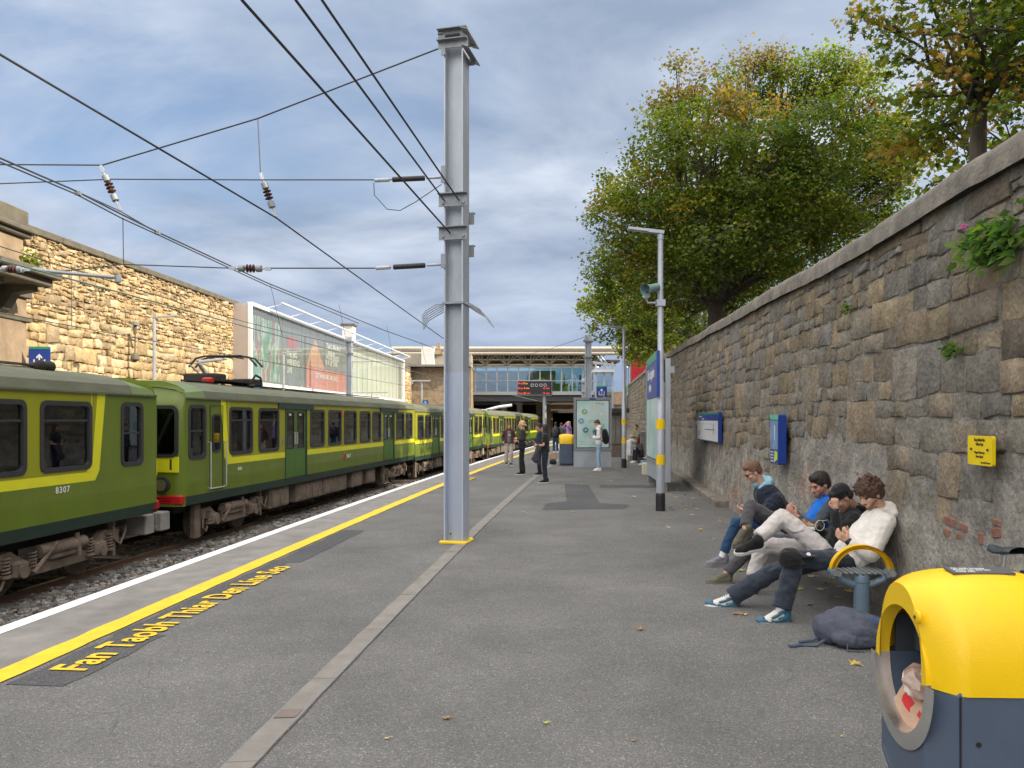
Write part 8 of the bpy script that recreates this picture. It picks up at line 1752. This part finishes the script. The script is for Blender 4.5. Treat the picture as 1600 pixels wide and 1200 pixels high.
jk = thing('jacket', 'dark purple grey jacket draped over the arm of the woman in black', 'jacket', W(.25, .1, .8)); mb = MB(); mb.cap(W(.2, .16, 1.08), W(.26, .14, .68), .07*k, .1*k); mb.cap(W(.14, .18, 1.04), W(.32, .14, .72), .06*k, .085*k); mb.cap(W(.22, .15, .7), W(.16, .15, .56), .06*k, .03*k); soft('folded_cloth', mb, cloth('plum_grey', (.05, .045, .06)), jk, .015, 2, (.08, .03))
phone(W(.33, .05, 1.2), D(-.8, 0, .6), D(.4, 0, .9), 'phone held up by the woman in black')
tb4, W, D, k, pf, _ = standing(843, 742, 662, 178, 'person in navy half hidden behind the woman in black', dict(skin=skin3, hair=HR['dark'], style='short', trousers=CL['black'], top=CL['navy'], shoe=(CL['black'], SOLE)))
tb4.location.x -= 0.0
hb = thing('tote_bag', 'small tan and black bag hanging behind the woman in black', 'bag', A(862, 715, 23.5)); mb = MB(); c = A(864, 712, 23.5); mb.box(c, (.22, .1, .24), bev=.03); mb.build('tan_pouch', cloth('tan_canvas', (.36, .26, .19)), hb); mb = MB(); mb.box(c+V((0, -.02, -.2)), (.22, .12, .14), bev=.04); mb.tube([c+V((-.1, 0, .1)), c+V((-.12, .05, .4))], .008, 5); mb.build('black_pouch', CL['black'], hb)
tb5, W, D, k, pf, _ = standing(868, 708, 660, 80, 'man with dark rucksack and navy clothes seen from behind, white shoes', dict(skin=skin3, hair=HR['dark'], style='short', trousers=CL['jeans'], top=CL['navy'], shoe=(CL['white'], SOLE), topr=.15))
r5 = thing('rucksack', 'dark rucksack on the back of the man with white shoes', 'bag', W(-.2, 0, 1.2)); mb = MB(); mb.ball(W(-.2, .0, 1.22), (.17*k, .13*k, .26*k)); soft('pack', mb, CL['char'], r5, .02, 2, (.1, .03))
tb6, W, D, k, pf, _ = standing(877, 706, 661, 95, 'person in grey green coat and pale cap in the back row near the tunnel', dict(skin=skin1, hair=HR['brown'], style='short', trousers=CL['jeans'], top=CL['dgreen'], shoe=(CL['white'], SOLE)))
tb7, W, D, k, pf, _ = standing(889, 716, 658.5, -160, 'blonde woman in a lilac top with her arms raised behind the distant bin', dict(skin=skin1, hair=HR['blonde'], style='long', trousers=CL['navy'], top=CL['lilac'], shoe=(CL['white'], SOLE)),
    arms=dict(l=((.18, .26, 1.5), (.08, .13, 1.66)), r=((.2, -.24, 1.46), (.12, -.12, 1.62))))
tb8, W, D, k, pf, _ = standing(936, 735, 656.5, 176, 'man in white hoodie and pale blue jeans looking at his phone by the totem', dict(skin=skin1, hair=HR['brown'], style='short', trousers=CL['ljeans'], top=CL['white'], hood=True, legr=(.082, .062, .056), shoe=(CL['white'], SOLE), topr=.14),
    arms=dict(l=((.0, .22, 1.14), (.23, .1, 1.14)), r=((.0, -.22, 1.14), (.22, -.1, 1.16))), look=(.8, .1, -.55), tilt=.03)
r8 = thing('backpack', 'black backpack on the man in the white hoodie', 'bag', W(-.2, 0, 1.2)); mb = MB(); mb.ball(W(-.20, .0, 1.2), (.13*k, .15*k, .25*k)); mb.cap(W(-.24, 0, 1.1), W(-.24, 0, 1.0), .11*k, .10*k); soft('pack', mb, CL['black'], r8, .014, 2, (.1, .02)); mb = MB()
for sg in (-1, 1): mb.tube([W(-.14, sg*.1, 1.40), W(.0, sg*.16, 1.47), W(.12, sg*.16, 1.38), W(.12, sg*.17, 1.2), W(-.08, sg*.15, 1.02)], .018, 6)
mb.build('strap', CL['black'], r8)
phone(W(.32, .03, 1.2), D(-.6, 0, .7), D(.6, 0, .6), 'phone held by the man in the white hoodie beside the totem')
# women by the wall
def seated(px, Y, z0, face_deg, label, spec, kneeup=False, k=1., arms=None, look=(1, 0, -.15), lean=0):
    X = (px-800)/1200*Y; t_ = thing('person', label, 'person', (X, Y, 0), 0, 'people resting by the wall'); M = Matrix.Translation((X, Y, 0)) @ Matrix.Rotation(R(face_deg), 4, 'Z') @ Matrix.Scale(k, 4)
    W = lambda x, y, z: M @ V((x, y, z)); D = lambda x, y, z: (M.to_3x3() @ V((x, y, z))).normalized(); h = z0
    kn = ((.40, .1, h+.12), (.40, -.1, h+.10)) if not kneeup else ((.26, .11, h+.36), (.26, -.11, h+.34)); an = ((.42, .1, .09), (.42, -.1, .09)) if not kneeup else ((.34, .11, .09), (.30, -.11, .09))
    a_ = arms or dict(l=((.1, .23, h+.30), (.26, .06, h+.32)), r=((.1, -.23, h+.30), (.26, -.06, h+.30)))
    J = dict(head=W(.06+lean, 0, h+.72), neck=W(lean*.7, 0, h+.56), face=D(*look), up=D(.1, 0, 1), pelvis=W(0, 0, h+.08), sl=W(lean*.6, .17, h+.51), sr=W(lean*.6, -.17, h+.51), hl=W(0, .09, h+.06), hr=W(0, -.09, h+.06), kl=W(*kn[0]), kr=W(*kn[1]), al=W(*an[0]), ar=W(*an[1]), tl=D(1, .1, 0), tr=D(1, -.1, 0))
    for s_ in 'lr':
        J['e'+s_] = W(*a_[s_][0]); J['w'+s_] = W(*a_[s_][1]); d_ = (V(a_[s_][1])-V(a_[s_][0])).normalized(); J['hd'+s_] = (D(*d_), D(0, 1 if s_ == 'r' else -1, .2), .5, 1 if s_ == 'r' else -1)
    figure(t_, J, spec, k, .014, .018); return t_
seated(996, 33, .72, 200, 'woman in khaki jacket leaning on the wall behind the crouching girl', dict(skin=skin1, hair=HR['auburn'], style='bun', trousers=CL['white'], top=CL['khaki'], shoe=(CL['white'], SOLE), topr=.15, armr=(.085, .07, .05)), k=.98)
seated(1001, 31.0, .30, 200, 'girl with long auburn hair and charcoal coat crouching on the low ledge, white shoes', dict(skin=skin1, hair=HR['auburn'], style='long', trousers=CL['navy'], top=CL['char'], shoe=(CL['white'], SOLE), topr=.16, armr=(.085, .07, .05)), kneeup=True, k=.88, lean=.12)
seated(1013, 29.5, .12, 190, 'small child in pale blue mostly hidden by the edge on poster stand', dict(skin=skin1, hair=HR['brown'], style='short', trousers=CL['ljeans'], top=CL['lblue'], shoe=(CL['white'], SOLE)), k=.6)
